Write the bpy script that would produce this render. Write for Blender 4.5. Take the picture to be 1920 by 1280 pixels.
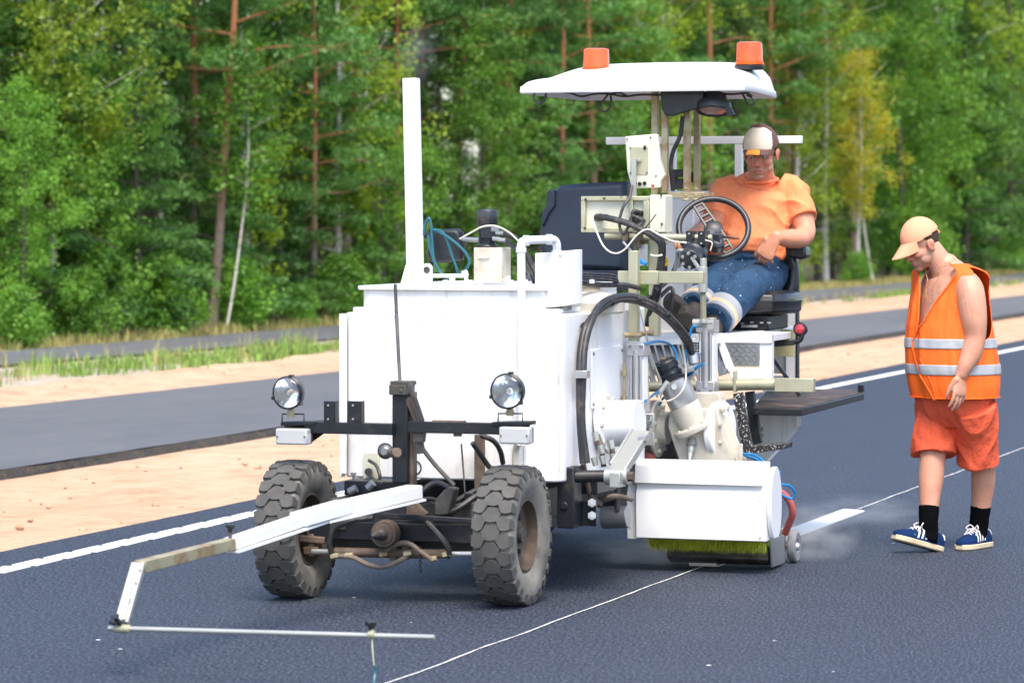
import bpy, bmesh, math, random
import numpy as np
from mathutils import Vector, Matrix, noise as mnoise

random.seed(7)
S = bpy.context.scene
COL = S.collection
for o in list(bpy.data.objects):
    bpy.data.objects.remove(o)

# ------------------------------------------------------------------ camera
EYE = 1.68
FPX = 6400.0                      # focal length in photo pixels (120 mm on a 36 mm frame)
HZ = 405.0                        # photo row of the horizon
cam_d = bpy.data.cameras.new('camera')
cam = bpy.data.objects.new('camera', cam_d)
COL.objects.link(cam)
cam.location = (0, 0, EYE)
cam.rotation_euler = (math.radians(90), 0, 0)
cam_d.sensor_width = 36.0
cam_d.lens = 36.0 * FPX / 1920.0
cam_d.shift_y = -(640 - HZ) / 1920.0
cam_d.clip_start = 0.5
cam_d.clip_end = 2000
cam_d.dof.use_dof = True
cam_d.dof.focus_distance = 16.4
cam_d.dof.aperture_fstop = 4.4
S.camera = cam

# ------------------------------------------------------------------ light
SUN_EL, SUN_AZ = 62.0, 172.0      # azimuth: compass degrees, camera looks to 0
w = bpy.data.worlds.new("World")
S.world = w
w.use_nodes = True
nt = w.node_tree
bg = nt.nodes['Background']
sky = nt.nodes.new('ShaderNodeTexSky')
sky.sky_type = 'NISHITA'
sky.sun_disc = False
sky.sun_elevation = math.radians(SUN_EL)
sky.sun_rotation = math.radians(SUN_AZ)
sky.air_density = 1.0
sky.dust_density = 2.0
sky.ozone_density = 1.0
nt.links.new(sky.outputs[0], bg.inputs[0])
bg.inputs[1].default_value = 0.12
sun_d = bpy.data.lights.new('sun', 'SUN')
sun_d.energy = 1.5
sun_d.angle = math.radians(32)
sun_d.color = (1.0, 0.90, 0.76)
sun = bpy.data.objects.new('sun', sun_d)
COL.objects.link(sun)
_az, _el = math.radians(SUN_AZ), math.radians(SUN_EL)
_dir = Vector((math.sin(_az) * math.cos(_el), math.cos(_az) * math.cos(_el), math.sin(_el)))
sun.rotation_euler = _dir.to_track_quat('Z', 'Y').to_euler()
sun.location = (0, 0, 30)
S.view_settings.view_transform = 'Standard'
S.view_settings.look = 'None'
S.view_settings.gamma = 1.0
S.view_settings.use_curve_mapping = False
S.view_settings.exposure = 1.78
S.render.engine = 'CYCLES'
S.cycles.use_denoising = True
S.cycles.max_bounces = 6
S.cycles.transparent_max_bounces = 12
S.cycles.volume_step_rate = 2.0

# ------------------------------------------------------------------ road frame
# the road (and the machine on it) runs at 18.4 degrees to the view: x forward along the machine,
# y towards the machine's left hand, z up; origin on the asphalt under the front axle
ANG = math.atan2(2133, FPX)
FW = Vector((-math.sin(ANG), -math.cos(ANG), 0))
LF = Vector((math.cos(ANG), -math.sin(ANG), 0))
ORG = Vector((-0.4755, 14.9127, 0))
ROAD = Matrix(((FW.x, LF.x, 0, ORG.x), (FW.y, LF.y, 0, ORG.y), (0, 0, 1, 0), (0, 0, 0, 1)))
ROADROT = math.atan2(FW.y, FW.x)

def to_loc(p):
    d = Vector(p) - ORG
    return Vector((d.dot(FW), d.dot(LF), p[2]))

def to_world(p):
    return ROAD @ Vector(p)

def P(u, v, b):
    """measured point: photo pixel (u, v) at b metres behind the front axle -> machine coordinates"""
    du, dv = (u - 960) / FPX, (HZ - v) / FPX
    t = (-b + ORG.dot(FW)) / (du * FW.x + FW.y)
    return to_loc((du * t, t, EYE + dv * t))

def Q(u, v, y):
    """measured point: photo pixel (u, v) on the lengthwise plane y -> machine coordinates"""
    du, dv = (u - 960) / FPX, (HZ - v) / FPX
    t = (y + ORG.dot(LF)) / (du * LF.x + LF.y)
    return to_loc((du * t, t, EYE + dv * t))

def H_(u, v, z):
    """measured point: photo pixel on the horizontal plane z -> machine coordinates"""
    Z = FPX * (EYE - z) / (v - HZ)
    return to_loc(((u - 960) * Z / FPX, Z, z))

def W(u, v, Z):
    """measured point: photo pixel at distance Z -> world"""
    return Vector(((u - 960) * Z / FPX, Z, EYE + (HZ - v) * Z / FPX))

# ------------------------------------------------------------------ materials
MATS = {}

def _n(nt, t, **k):
    n = nt.nodes.new(t)
    for a, b in k.items():
        if a in ('x', 'y'):
            continue
        setattr(n, a, b)
    return n

def pm(name, col, rough=0.5, metal=0.0, var=0.08, vscale=6.0, dirt=None, bump=None, spec=0.5, coat=0.0, trans=0.0, sss=0.0, sheen=0.0, island=0.0):
    """procedural principled material: base colour with slow variation, optional dirt layers and relief"""
    m = bpy.data.materials.new(name)
    m.use_nodes = True
    nt = m.node_tree
    L = nt.links
    bs = nt.nodes['Principled BSDF']
    tc = _n(nt, 'ShaderNodeTexCoord')
    nz = _n(nt, 'ShaderNodeTexNoise')
    nz.inputs['Scale'].default_value = vscale
    nz.inputs['Detail'].default_value = 5
    L.new(tc.outputs['Object'], nz.inputs['Vector'])
    hsv = _n(nt, 'ShaderNodeHueSaturation')
    hsv.inputs['Color'].default_value = (*col, 1)
    mr = _n(nt, 'ShaderNodeMapRange')
    mr.inputs['From Min'].default_value = 0.3
    mr.inputs['From Max'].default_value = 0.7
    mr.inputs['To Min'].default_value = 1 - var
    mr.inputs['To Max'].default_value = 1 + var
    L.new(nz.outputs['Fac'], mr.inputs['Value'])
    L.new(mr.outputs[0], hsv.inputs['Value'])
    out = hsv.outputs[0]
    if island:
        g = _n(nt, 'ShaderNodeNewGeometry')
        h2 = _n(nt, 'ShaderNodeHueSaturation')
        r2 = _n(nt, 'ShaderNodeMapRange')
        r2.inputs['To Min'].default_value = 1 - island
        r2.inputs['To Max'].default_value = 1 + island
        L.new(g.outputs['Random Per Island'], r2.inputs['Value'])
        L.new(r2.outputs[0], h2.inputs['Value'])
        L.new(out, h2.inputs['Color'])
        out = h2.outputs[0]
    rough_in = None
    for d in (dirt or []):
        dcol, dscale, lo, hi, amt = d[:5]
        st = d[5] if len(d) > 5 else (1, 1, 1)
        mp = _n(nt, 'ShaderNodeMapping')
        mp.inputs['Scale'].default_value = st
        mp.inputs['Location'].default_value = (dscale * .37, dscale * .11, dscale * .53)
        L.new(tc.outputs['Object'], mp.inputs['Vector'])
        n2 = _n(nt, 'ShaderNodeTexNoise')
        n2.inputs['Scale'].default_value = dscale
        n2.inputs['Detail'].default_value = 6
        n2.inputs['Roughness'].default_value = 0.62
        L.new(mp.outputs[0], n2.inputs['Vector'])
        r = _n(nt, 'ShaderNodeMapRange')
        r.inputs['From Min'].default_value = lo
        r.inputs['From Max'].default_value = hi
        r.inputs['To Max'].default_value = amt
        L.new(n2.outputs['Fac'], r.inputs['Value'])
        mx = _n(nt, 'ShaderNodeMix', data_type='RGBA')
        mx.inputs['B'].default_value = (*dcol, 1)
        for i in mx.inputs:
            pass
        L.new(r.outputs[0], mx.inputs[0])
        L.new(out, mx.inputs[6])
        mx.inputs[7].default_value = (*dcol, 1)
        out = mx.outputs[2]
    L.new(out, bs.inputs['Base Color'])
    bs.inputs['Roughness'].default_value = rough
    bs.inputs['Metallic'].default_value = metal
    bs.inputs['Specular IOR Level'].default_value = spec
    bs.inputs['Coat Weight'].default_value = coat
    bs.inputs['Transmission Weight'].default_value = trans
    if sss:
        bs.inputs['Subsurface Weight'].default_value = sss
        bs.inputs['Subsurface Radius'].default_value = (0.012, 0.005, 0.003)
        bs.inputs['Subsurface Scale'].default_value = 1.0
    if sheen:
        bs.inputs['Sheen Weight'].default_value = sheen
    if bump:
        bscale, bstr, bdist = bump[:3]
        st = bump[3] if len(bump) > 3 else (1, 1, 1)
        mp = _n(nt, 'ShaderNodeMapping')
        mp.inputs['Scale'].default_value = st
        L.new(tc.outputs['Object'], mp.inputs['Vector'])
        n3 = _n(nt, 'ShaderNodeTexNoise')
        n3.inputs['Scale'].default_value = bscale
        n3.inputs['Detail'].default_value = 4
        L.new(mp.outputs[0], n3.inputs['Vector'])
        bp = _n(nt, 'ShaderNodeBump')
        bp.inputs['Strength'].default_value = bstr
        bp.inputs['Distance'].default_value = bdist
        L.new(n3.outputs['Fac'], bp.inputs['Height'])
        L.new(bp.outputs[0], bs.inputs['Normal'])
    MATS[name] = m
    return m

GRIME = (0.30, 0.24, 0.17)
pm('white_paint', (0.76, 0.76, 0.755), 0.35, var=0.03, dirt=[(GRIME, 3.0, .56, .8, .45), ((.45, .43, .4), 30, .62, .75, .5), (GRIME, 5, .54, .78, .5, (1, 6, .4))], coat=.1)
pm('clean_white', (0.75, 0.75, 0.75), 0.35, var=0.02, dirt=[((.55, .52, .47), 9, .64, .8, .35)])
pm('dirty_white', (0.50, 0.47, 0.40), 0.5, var=0.08, dirt=[((.30, .22, .13), 9, .5, .74, .6), ((.08, .07, .06), 35, .64, .75, .55)])
pm('cream_paint', (0.56, 0.55, 0.45), 0.45, var=0.04, dirt=[((.36, .30, .2), 8, .58, .8, .4)])
pm('zinc', (0.40, 0.39, 0.27), 0.45, metal=.4, var=0.12, vscale=9, dirt=[((.52, .42, .25), 11, .55, .75, .45), ((.25, .2, .13), 25, .62, .75, .35)])
pm('zinc_bright', (0.40, 0.41, 0.38), 0.42, metal=.5, var=0.1, dirt=[((.42, .38, .28), 14, .58, .75, .35)])
pm('zinc_rusty', (0.38, 0.34, 0.22), 0.5, metal=.4, var=0.15, dirt=[((.26, .13, .06), 9, .46, .62, .85), ((.5, .42, .15), 16, .55, .7, .4)])
pm('aluminium', (0.48, 0.48, 0.49), 0.35, metal=.7, var=0.06, dirt=[((.4, .38, .33), 12, .6, .8, .35)])
pm('steel_grey', (0.24, 0.255, 0.27), 0.42, metal=.7, var=0.1, dirt=[((.25, .21, .16), 14, .55, .75, .5)])
pm('black_steel', (0.011, 0.013, 0.017), 0.42, var=0.2, spec=.35, dirt=[((.11, .088, .065), 7, .55, .8, .5), ((.25, .24, .23), 60, .69, .75, .5)], bump=(60, .15, .002))
pm('dusty_steel', (0.035, 0.035, 0.035), 0.55, var=0.25, dirt=[((.19, .15, .11), 8, .48, .75, .6), ((.15, .085, .05), 15, .6, .74, .5)], bump=(50, .2, .003))
pm('rust_brown', (0.085, 0.058, 0.042), 0.75, var=0.25, dirt=[((.28, .21, .15), 8, .48, .75, .6), ((.05, .04, .035), 20, .55, .72, .6)], bump=(60, .3, .003))
pm('tyre_rubber', (0.058, 0.056, 0.052), 0.72, var=0.15, dirt=[((.125, .115, .102), 8, .42, .78, .6), ((.04, .038, .035), 26, .6, .75, .5)], bump=(90, .3, .002))
pm('tyre_side', (0.075, 0.07, 0.063), 0.8, var=0.15, dirt=[((.25, .23, .195), 7, .35, .66, .85)], bump=(40, .15, .002))
pm('hose_black', (0.022, 0.022, 0.024), 0.45, var=0.15, dirt=[((.2, .17, .13), 16, .52, .75, .5)])
pm('hose_brown', (0.13, 0.10, 0.075), 0.65, var=0.2, dirt=[((.24, .19, .14), 16, .5, .72, .6)])
pm('cable_white', (0.62, 0.58, 0.48), 0.5)
pm('hose_blue', (0.006, 0.17, 0.42), 0.3)
pm('hose_teal', (0.012, 0.10, 0.13), 0.35)
pm('hose_red', (0.38, 0.085, 0.075), 0.6, var=.15, dirt=[((.5, .3, .27), 16, .55, .75, .5)])
pm('navy_vinyl', (0.015, 0.026, 0.046), 0.5, var=0.1, dirt=[((.05, .055, .065), 5, .5, .8, .35)], bump=(160, .1, .001))
pm('black_vinyl', (0.008, 0.009, 0.011), 0.33, var=0.1, dirt=[((.12, .115, .11), 8, .54, .8, .4)])
pm('black_plastic', (0.012, 0.014, 0.017), 0.4, var=0.12, dirt=[((.14, .125, .11), 10, .56, .8, .45)])
pm('dark_blue_motor', (0.014, 0.018, 0.026), 0.35, var=0.15, dirt=[((.3, .29, .28), 40, .66, .74, .6), ((.15, .12, .09), 9, .55, .75, .4)])
pm('yellow_plastic', (0.75, 0.5, 0.02), 0.35)
pm('red_plastic', (0.45, 0.03, 0.05), 0.2, coat=.5)
pm('orange_lens', (0.92, 0.13, 0.012), 0.22, var=0.1, dirt=[((.9, .65, .55), 34, .66, .72, .8)], trans=.45, coat=.25)
pm('white_lens', (0.42, 0.43, 0.43), 0.22, var=0.03, coat=.5, bump=(70, .3, .002, (1, .1, 1)))
pm('reflector', (0.86, 0.88, 0.9), 0.12, metal=1.0, var=0.12, vscale=30, bump=(55, .35, .004, (1, 1, .15)))
pm('road_paint', (0.80, 0.80, 0.78), 0.6, var=0.04, dirt=[((.5, .49, .46), 20, .6, .8, .35)], bump=(120, .2, .002))
pm('chalk', (0.72, 0.71, 0.68), 0.9, var=.2, vscale=40, dirt=[((.2, .2, .2), 45, .52, .66, .75)])
pm('bristle', (0.46, 0.48, 0.03), 0.6, var=0.2, island=.45)
pm('plate_steel', (0.34, 0.345, 0.35), 0.35, metal=.75, var=.1, dirt=[((.32, .27, .2), 10, .55, .75, .5)])
pm('wood_plate', (0.04, 0.028, 0.022), 0.7, var=.3, dirt=[((.17, .12, .085), 9, .48, .7, .7)])
pm('grip_black', (0.014, 0.014, 0.016), 0.8, var=.2, dirt=[((.7, .69, .66), 95, .585, .615, .95)], bump=(120, .6, .004))
pm('orange_shirt', (0.88, 0.255, 0.10), 0.85, var=0.05, bump=(13, .9, .03, (1, 1, .45)))
pm('hivis_orange', (0.90, 0.13, 0.004), 0.7, var=0.05, bump=(10, .8, .025, (1, 1, .4)))
pm('red_shorts', (0.72, 0.098, 0.036), 0.85, var=0.06, bump=(13, .9, .03, (1, 1, .7)))
pm('reflective_band', (0.36, 0.37, 0.39), 0.5, metal=.1, var=0.1, bump=(16, .4, .01))
pm('peach_band', (0.80, 0.50, 0.30), 0.7, var=.05)
pm('blue_trousers', (0.008, 0.045, 0.105), 0.8, var=0.18, dirt=[((.7, .72, .74), 42, .665, .68, .95), ((.02, .085, .16), 5, .5, .75, .5)], bump=(13, .9, .03, (1, 1, .6)))
pm('skin', (0.55, 0.27, 0.175), 0.5, var=0.08, vscale=14, dirt=[((.45, .16, .10), 9, .48, .75, .6), ((.33, .14, .09), 34, .58, .75, .35)], bump=(120, .3, .002), sss=.08)
pm('skin_tan', (0.58, 0.26, 0.155), 0.48, var=0.08, vscale=14, dirt=[((.42, .125, .07), 9, .46, .76, .6), ((.26, .10, .06), 34, .58, .75, .35)], bump=(120, .3, .002), sss=.08)
pm('stubble', (0.22, 0.14, 0.105), 0.7, var=.2, vscale=60)
pm('lips', (0.38, 0.13, 0.10), 0.45)
pm('hair_dark', (0.055, 0.038, 0.03), 0.85, spec=.2, var=.3, vscale=50, bump=(180, .6, .003))
pm('eye_white', (0.6, 0.56, 0.53), 0.25)
pm('eye_dark', (0.02, 0.014, 0.01), 0.25)
pm('peach_cap', (0.76, 0.32, 0.185), 0.85, var=.05, bump=(14, .4, .01))
pm('brown_cap', (0.12, 0.055, 0.045), 0.8, var=.12, bump=(60, .2, .004))
pm('cream_cap', (0.66, 0.57, 0.46), 0.85, var=.05, bump=(60, .2, .004))
pm('orange_patch', (0.82, 0.30, 0.04), 0.7)
pm('black_sock', (0.003, 0.003, 0.004), 0.95, spec=.05, bump=(60, .4, .003, (1, 1, .2)))
pm('blue_suede', (0.004, 0.021, 0.08), 0.9, spec=.15, var=.15, vscale=20, dirt=[((.5, .5, .5), 40, .68, .73, .6)])
pm('shoe_white', (0.74, 0.72, 0.68), 0.6, var=.06)
pm('gum_sole', (0.55, 0.44, 0.29), 0.7, var=.15, dirt=[((.2, .15, .1), 14, .55, .75, .5)])
pm('sole_dark', (0.10, 0.085, 0.065), 0.8, var=.25, dirt=[((.3, .24, .17), 14, .5, .72, .6)])
pm('brown_leather', (0.05, 0.038, 0.03), 0.6, var=.2)
pm('gold', (0.75, 0.5, 0.18), 0.3, metal=1.0)
pm('lace', (0.72, 0.68, 0.68), 0.8)
pm('birch_bark', (0.62, 0.58, 0.52), 0.8, var=.1, dirt=[((.05, .045, .04), 5, .58, .66, .9, (.7, .7, 3))])
pm('grass_blade', (0.17, 0.27, 0.045), 0.7, var=.2, island=.5)
pm('dry_grass', (0.30, 0.27, 0.09), 0.8, var=.2, island=.4)

pm('number_back', (0.42, 0.38, 0.2), 0.6, var=.15, dirt=[((.2, .17, .1), 10, .5, .75, .5)])
pm('work_glass', (0.30, 0.19, 0.17), 0.15, var=.1, coat=.5)
pm('caster_rubber', (0.19, 0.195, 0.2), 0.7, var=.15, dirt=[((.5, .5, .5), 14, .55, .75, .5)])
pm('nail', (0.55, 0.33, 0.26), 0.35)

def perforated():
    m = pm('perforated', (0.40, 0.41, 0.41), 0.5, metal=.4, var=.05)
    nt = m.node_tree
    bs = nt.nodes['Principled BSDF']
    src = bs.inputs['Base Color'].links[0].from_socket
    tc = nt.nodes.new('ShaderNodeTexCoord')
    v = nt.nodes.new('ShaderNodeTexVoronoi')
    v.inputs['Scale'].default_value = 70
    v.inputs['Randomness'].default_value = .12
    nt.links.new(tc.outputs['Object'], v.inputs['Vector'])
    r = nt.nodes.new('ShaderNodeMapRange')
    r.inputs['From Min'].default_value = .32
    r.inputs['From Max'].default_value = .38
    nt.links.new(v.outputs['Distance'], r.inputs['Value'])
    mx = nt.nodes.new('ShaderNodeMix')
    mx.data_type = 'RGBA'
    nt.links.new(r.outputs[0], mx.inputs[0])
    mx.inputs[6].default_value = (.05, .05, .05, 1)
    nt.links.new(src, mx.inputs[7])
    nt.links.new(mx.outputs[2], bs.inputs['Base Color'])
perforated()

def tinted_skin(name, dark):
    # the mesh carries where stubble and chest hair grow, and where the skin is flushed
    m = MATS[name]
    nt = m.node_tree
    bs = nt.nodes['Principled BSDF']
    out = bs.inputs['Base Color'].links[0].from_socket
    for att, col in (('flush', (.50, .14, .09)), ('stubble', dark)):
        at = nt.nodes.new('ShaderNodeAttribute')
        at.attribute_name = att
        mx = nt.nodes.new('ShaderNodeMix')
        mx.data_type = 'RGBA'
        nt.links.new(at.outputs['Fac'], mx.inputs[0])
        nt.links.new(out, mx.inputs[6])
        mx.inputs[7].default_value = (*col, 1)
        out = mx.outputs[2]
    nt.links.new(out, bs.inputs['Base Color'])
tinted_skin('skin', (.20, .125, .095))
tinted_skin('skin_tan', (.22, .15, .12))

def pine_bark():
    m = pm('pine_bark', (0.19, 0.145, 0.115), 0.9, var=.3, vscale=9, bump=(20, .5, .02, (1, 1, .3)))
    nt = m.node_tree
    bs = nt.nodes['Principled BSDF']
    src = bs.inputs['Base Color'].links[0].from_socket
    tc = nt.nodes.new('ShaderNodeTexCoord')
    sp = nt.nodes.new('ShaderNodeSeparateXYZ')
    nt.links.new(tc.outputs['Object'], sp.inputs[0])
    r = nt.nodes.new('ShaderNodeMapRange')
    r.inputs['From Min'].default_value = 1.3
    r.inputs['From Max'].default_value = 3.2
    nt.links.new(sp.outputs['Z'], r.inputs['Value'])
    mx = nt.nodes.new('ShaderNodeMix')
    mx.data_type = 'RGBA'
    nt.links.new(r.outputs[0], mx.inputs[0])
    nt.links.new(src, mx.inputs[6])
    mx.inputs[7].default_value = (0.36, 0.155, 0.07, 1)
    nt.links.new(mx.outputs[2], bs.inputs['Base Color'])
pine_bark()
pm('dark_bark', (0.085, 0.07, 0.055), 0.9, var=.3, vscale=9, bump=(20, .5, .02, (1, 1, .3)))

def leaf_mat(name, c1, c2, tr=0.35):
    m = bpy.data.materials.new(name)
    m.use_nodes = True
    nt = m.node_tree
    L = nt.links
    nt.nodes.remove(nt.nodes['Principled BSDF'])
    g = _n(nt, 'ShaderNodeNewGeometry')
    tc = _n(nt, 'ShaderNodeTexCoord')
    nz = _n(nt, 'ShaderNodeTexNoise')
    nz.inputs['Scale'].default_value = 1.6
    nz.inputs['Detail'].default_value = 3
    L.new(tc.outputs['Object'], nz.inputs['Vector'])
    ad = _n(nt, 'ShaderNodeMath', operation='ADD')
    mu = _n(nt, 'ShaderNodeMath', operation='MULTIPLY')
    mu.inputs[1].default_value = 0.5
    L.new(g.outputs['Random Per Island'], mu.inputs[0])
    mr = _n(nt, 'ShaderNodeMapRange')
    mr.inputs['From Min'].default_value = .35
    mr.inputs['From Max'].default_value = .65
    mr.inputs['To Max'].default_value = .5
    L.new(nz.outputs['Fac'], mr.inputs['Value'])
    L.new(mu.outputs[0], ad.inputs[0])
    L.new(mr.outputs[0], ad.inputs[1])
    mx = _n(nt, 'ShaderNodeMix', data_type='RGBA')
    mx.inputs[6].default_value = (*c1, 1)
    mx.inputs[7].default_value = (*c2, 1)
    L.new(ad.outputs[0], mx.inputs[0])
    oi = _n(nt, 'ShaderNodeObjectInfo')
    r3 = _n(nt, 'ShaderNodeMapRange')
    r3.inputs['To Min'].default_value = .9
    r3.inputs['To Max'].default_value = 1.4
    L.new(oi.outputs['Random'], r3.inputs['Value'])
    hs = _n(nt, 'ShaderNodeHueSaturation')
    L.new(mx.outputs[2], hs.inputs['Color'])
    L.new(r3.outputs[0], hs.inputs['Value'])
    d = _n(nt, 'ShaderNodeBsdfDiffuse')
    t = _n(nt, 'ShaderNodeBsdfTranslucent')
    gl = _n(nt, 'ShaderNodeBsdfGlossy')
    gl.inputs['Roughness'].default_value = .5
    gl.inputs['Color'].default_value = (.6, .7, .6, 1)
    ms = _n(nt, 'ShaderNodeMixShader')
    ms.inputs[0].default_value = tr
    ms2 = _n(nt, 'ShaderNodeMixShader')
    ms2.inputs[0].default_value = .04
    L.new(hs.outputs[0], d.inputs['Color'])
    L.new(hs.outputs[0], t.inputs['Color'])
    L.new(d.outputs[0], ms.inputs[1])
    L.new(t.outputs[0], ms.inputs[2])
    L.new(ms.outputs[0], ms2.inputs[1])
    L.new(gl.outputs[0], ms2.inputs[2])
    L.new(ms2.outputs[0], nt.nodes['Material Output'].inputs['Surface'])
    MATS[name] = m
leaf_mat('pine_needles', (0.0425, 0.1357, 0.0283), (0.1357, 0.2773, 0.0496), .38)
leaf_mat('spruce_needles', (0.0425, 0.1062, 0.0260), (0.1239, 0.2183, 0.0413), .35)
leaf_mat('green_leaves', (0.0708, 0.1947, 0.0212), (0.1947, 0.3717, 0.0378), .45)
leaf_mat('birch_leaves', (0.138, 0.235, 0.0118), (0.30, 0.385, 0.0236), .45)
leaf_mat('golden_leaves', (0.2700, 0.2800, 0.0180), (0.5000, 0.4300, 0.0300), .45)
leaf_mat('shaded_woods_leaves', (0.034, 0.078, 0.016), (0.11, 0.165, 0.026), .35)  # leaf colour darkened to stand in for the shade deep in the wood

def ground_mat(name, c1, c2, c3, s1, s2, rough, bumps, speck=None):
    m = bpy.data.materials.new(name)
    m.use_nodes = True
    nt = m.node_tree
    L = nt.links
    bs = nt.nodes['Principled BSDF']
    bs.inputs['Specular IOR Level'].default_value = .35
    tc = _n(nt, 'ShaderNodeTexCoord')
    def noise(s, det=5, st=None):
        q = _n(nt, 'ShaderNodeTexNoise')
        q.inputs['Scale'].default_value = s
        q.inputs['Detail'].default_value = det
        q.inputs['Roughness'].default_value = .65
        src = tc.outputs['Object']
        if st:
            mp = _n(nt, 'ShaderNodeMapping')
            mp.inputs['Scale'].default_value = st
            L.new(src, mp.inputs['Vector'])
            src = mp.outputs[0]
        L.new(src, q.inputs['Vector'])
        return q.outputs['Fac']
    def ramp(f, lo, hi):
        r = _n(nt, 'ShaderNodeMapRange')
        r.inputs['From Min'].default_value = lo
        r.inputs['From Max'].default_value = hi
        L.new(f, r.inputs['Value'])
        return r.outputs[0]
    def mix(f, a, b):
        x = _n(nt, 'ShaderNodeMix', data_type='RGBA')
        L.new(f, x.inputs[0])
        for i, c in ((6, a), (7, b)):
            if isinstance(c, tuple):
                x.inputs[i].default_value = (*c, 1)
            else:
                L.new(c, x.inputs[i])
        return x.outputs[2]
    c = mix(ramp(noise(s1, 4, (.25, 1, 1)), .3, .7), c1, c2)
    c = mix(ramp(noise(s2, 6), .45, .8), c, c3)
    if speck:
        sc, lo, hi, sp = speck[:4]
        c = mix(ramp(noise(sc, 3, speck[4] if len(speck) > 4 else None), lo, hi), c, sp)
    L.new(c, bs.inputs['Base Color'])
    bs.inputs['Roughness'].default_value = rough
    prev = None
    for sc, st, di in bumps:
        b = _n(nt, 'ShaderNodeBump')
        b.inputs['Strength'].default_value = st
        b.inputs['Distance'].default_value = di
        L.new(noise(sc, 3), b.inputs['Height'])
        if prev:
            L.new(prev, b.inputs['Normal'])
        prev = b.outputs[0]
    L.new(prev, bs.inputs['Normal'])
    MATS[name] = m
    return bs
ground_mat('asphalt', (.0095, .0130, .0225), (.0165, .0215, .034), (.020, .0255, .039), .35, 2, .62, [(85, 1.0, .012), (40, .4, .012)], (95, .47, .66, (.090, .110, .160), (.36, 1, 1)))
ground_mat('old_asphalt', (.080, .084, .095), (.112, .116, .126), (.125, .125, .128), .6, 3, .75, [(90, .6, .01)], (120, .6, .7, (.16, .155, .15)))
ground_mat('asphalt_edge', (.03, .028, .026), (.05, .045, .04), (.10, .075, .055), 4, 8, .9, [(40, 1, .04)], (60, .6, .7, (.16, .12, .09)))
ground_mat('sand', (.44, .275, .17), (.54, .36, .24), (.34, .19, .11), .6, 2.6, .95, [(3, .8, .10), (14, .6, .04), (60, .5, .01)], (25, .66, .74, (.30, .19, .12)))
ground_mat('gravel', (.36, .30, .24), (.43, .36, .29), (.26, .22, .15), .7, 4, .95, [(20, .7, .03)], (40, .6, .7, (.2, .17, .13)))
ground_mat('forest_floor', (.045, .05, .018), (.09, .085, .035), (.12, .10, .04), .6, 3, .95, [(8, .7, .05)], (30, .6, .7, (.16, .14, .05)))
ground_mat('verge_soil', (.26, .24, .11), (.34, .28, .16), (.17, .20, .06), .8, 3, .95, [(9, .7, .05)], (30, .6, .7, (.2, .22, .08)))

# ------------------------------------------------------------------ mesh helpers
OFF = Vector((0, 0, 0))
Z3 = Vector((0, 0, 1))
X3 = Vector((1, 0, 0))
Y3 = Vector((0, 1, 0))

def V(*a):
    return Vector(a)

def frame(d, ref=None):
    d = d.normalized()
    ref = ref or (Z3 if abs(d.z) < .9 else X3)
    a = ref - d * ref.dot(d)
    if a.length < 1e-5:
        ref = X3 if abs(d.x) < .9 else Y3
        a = ref - d * ref.dot(d)
    a.normalize()
    return a, d.cross(a)

def spline(pts, k):
    if k <= 1 or len(pts) < 3:
        return list(pts)
    p = [pts[0] * 2 - pts[1]] + list(pts) + [pts[-1] * 2 - pts[-2]]
    out = []
    for i in range(1, len(p) - 2):
        for j in range(k):
            t = j / k
            a, b, c, d = p[i - 1], p[i], p[i + 1], p[i + 2]
            out.append(.5 * (2 * b + (c - a) * t + (2 * a - 5 * b + 4 * c - d) * t * t + (3 * b - a - 3 * c + d) * t ** 3))
    out.append(pts[-1])
    return out

# repeated small pieces: every piece becomes an object of its own
SINGLY = set('hydraulic_hose hose_fitting chassis_hose front_cable side_hose hose_union air_line white_cable cable_loom cable_tie threaded_rod coiled_hose '
             'motor_hose top_hose hose_loop socket_cable panel_bolt hood_bolt base_bolt cap_screw tie_rod filter_slot box_gland motor_union motor_fitting '
             'canopy_rib lamp_cable bracket_bolt barrel_bolt neck_bolt lid_bolt flange_bolt pipe_flange vest_binding clamp_screw lens_screw end_cap pipe_joint panel_seam '
             'tube_clamp box_clamp body_hinge lamp_guard leveling_bolt rod_clamp boom_flange side_stripes box_socket drag_link lamp_shelf bracket_plate hose_clamp front_bracket lift_spindle'.split())

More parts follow.
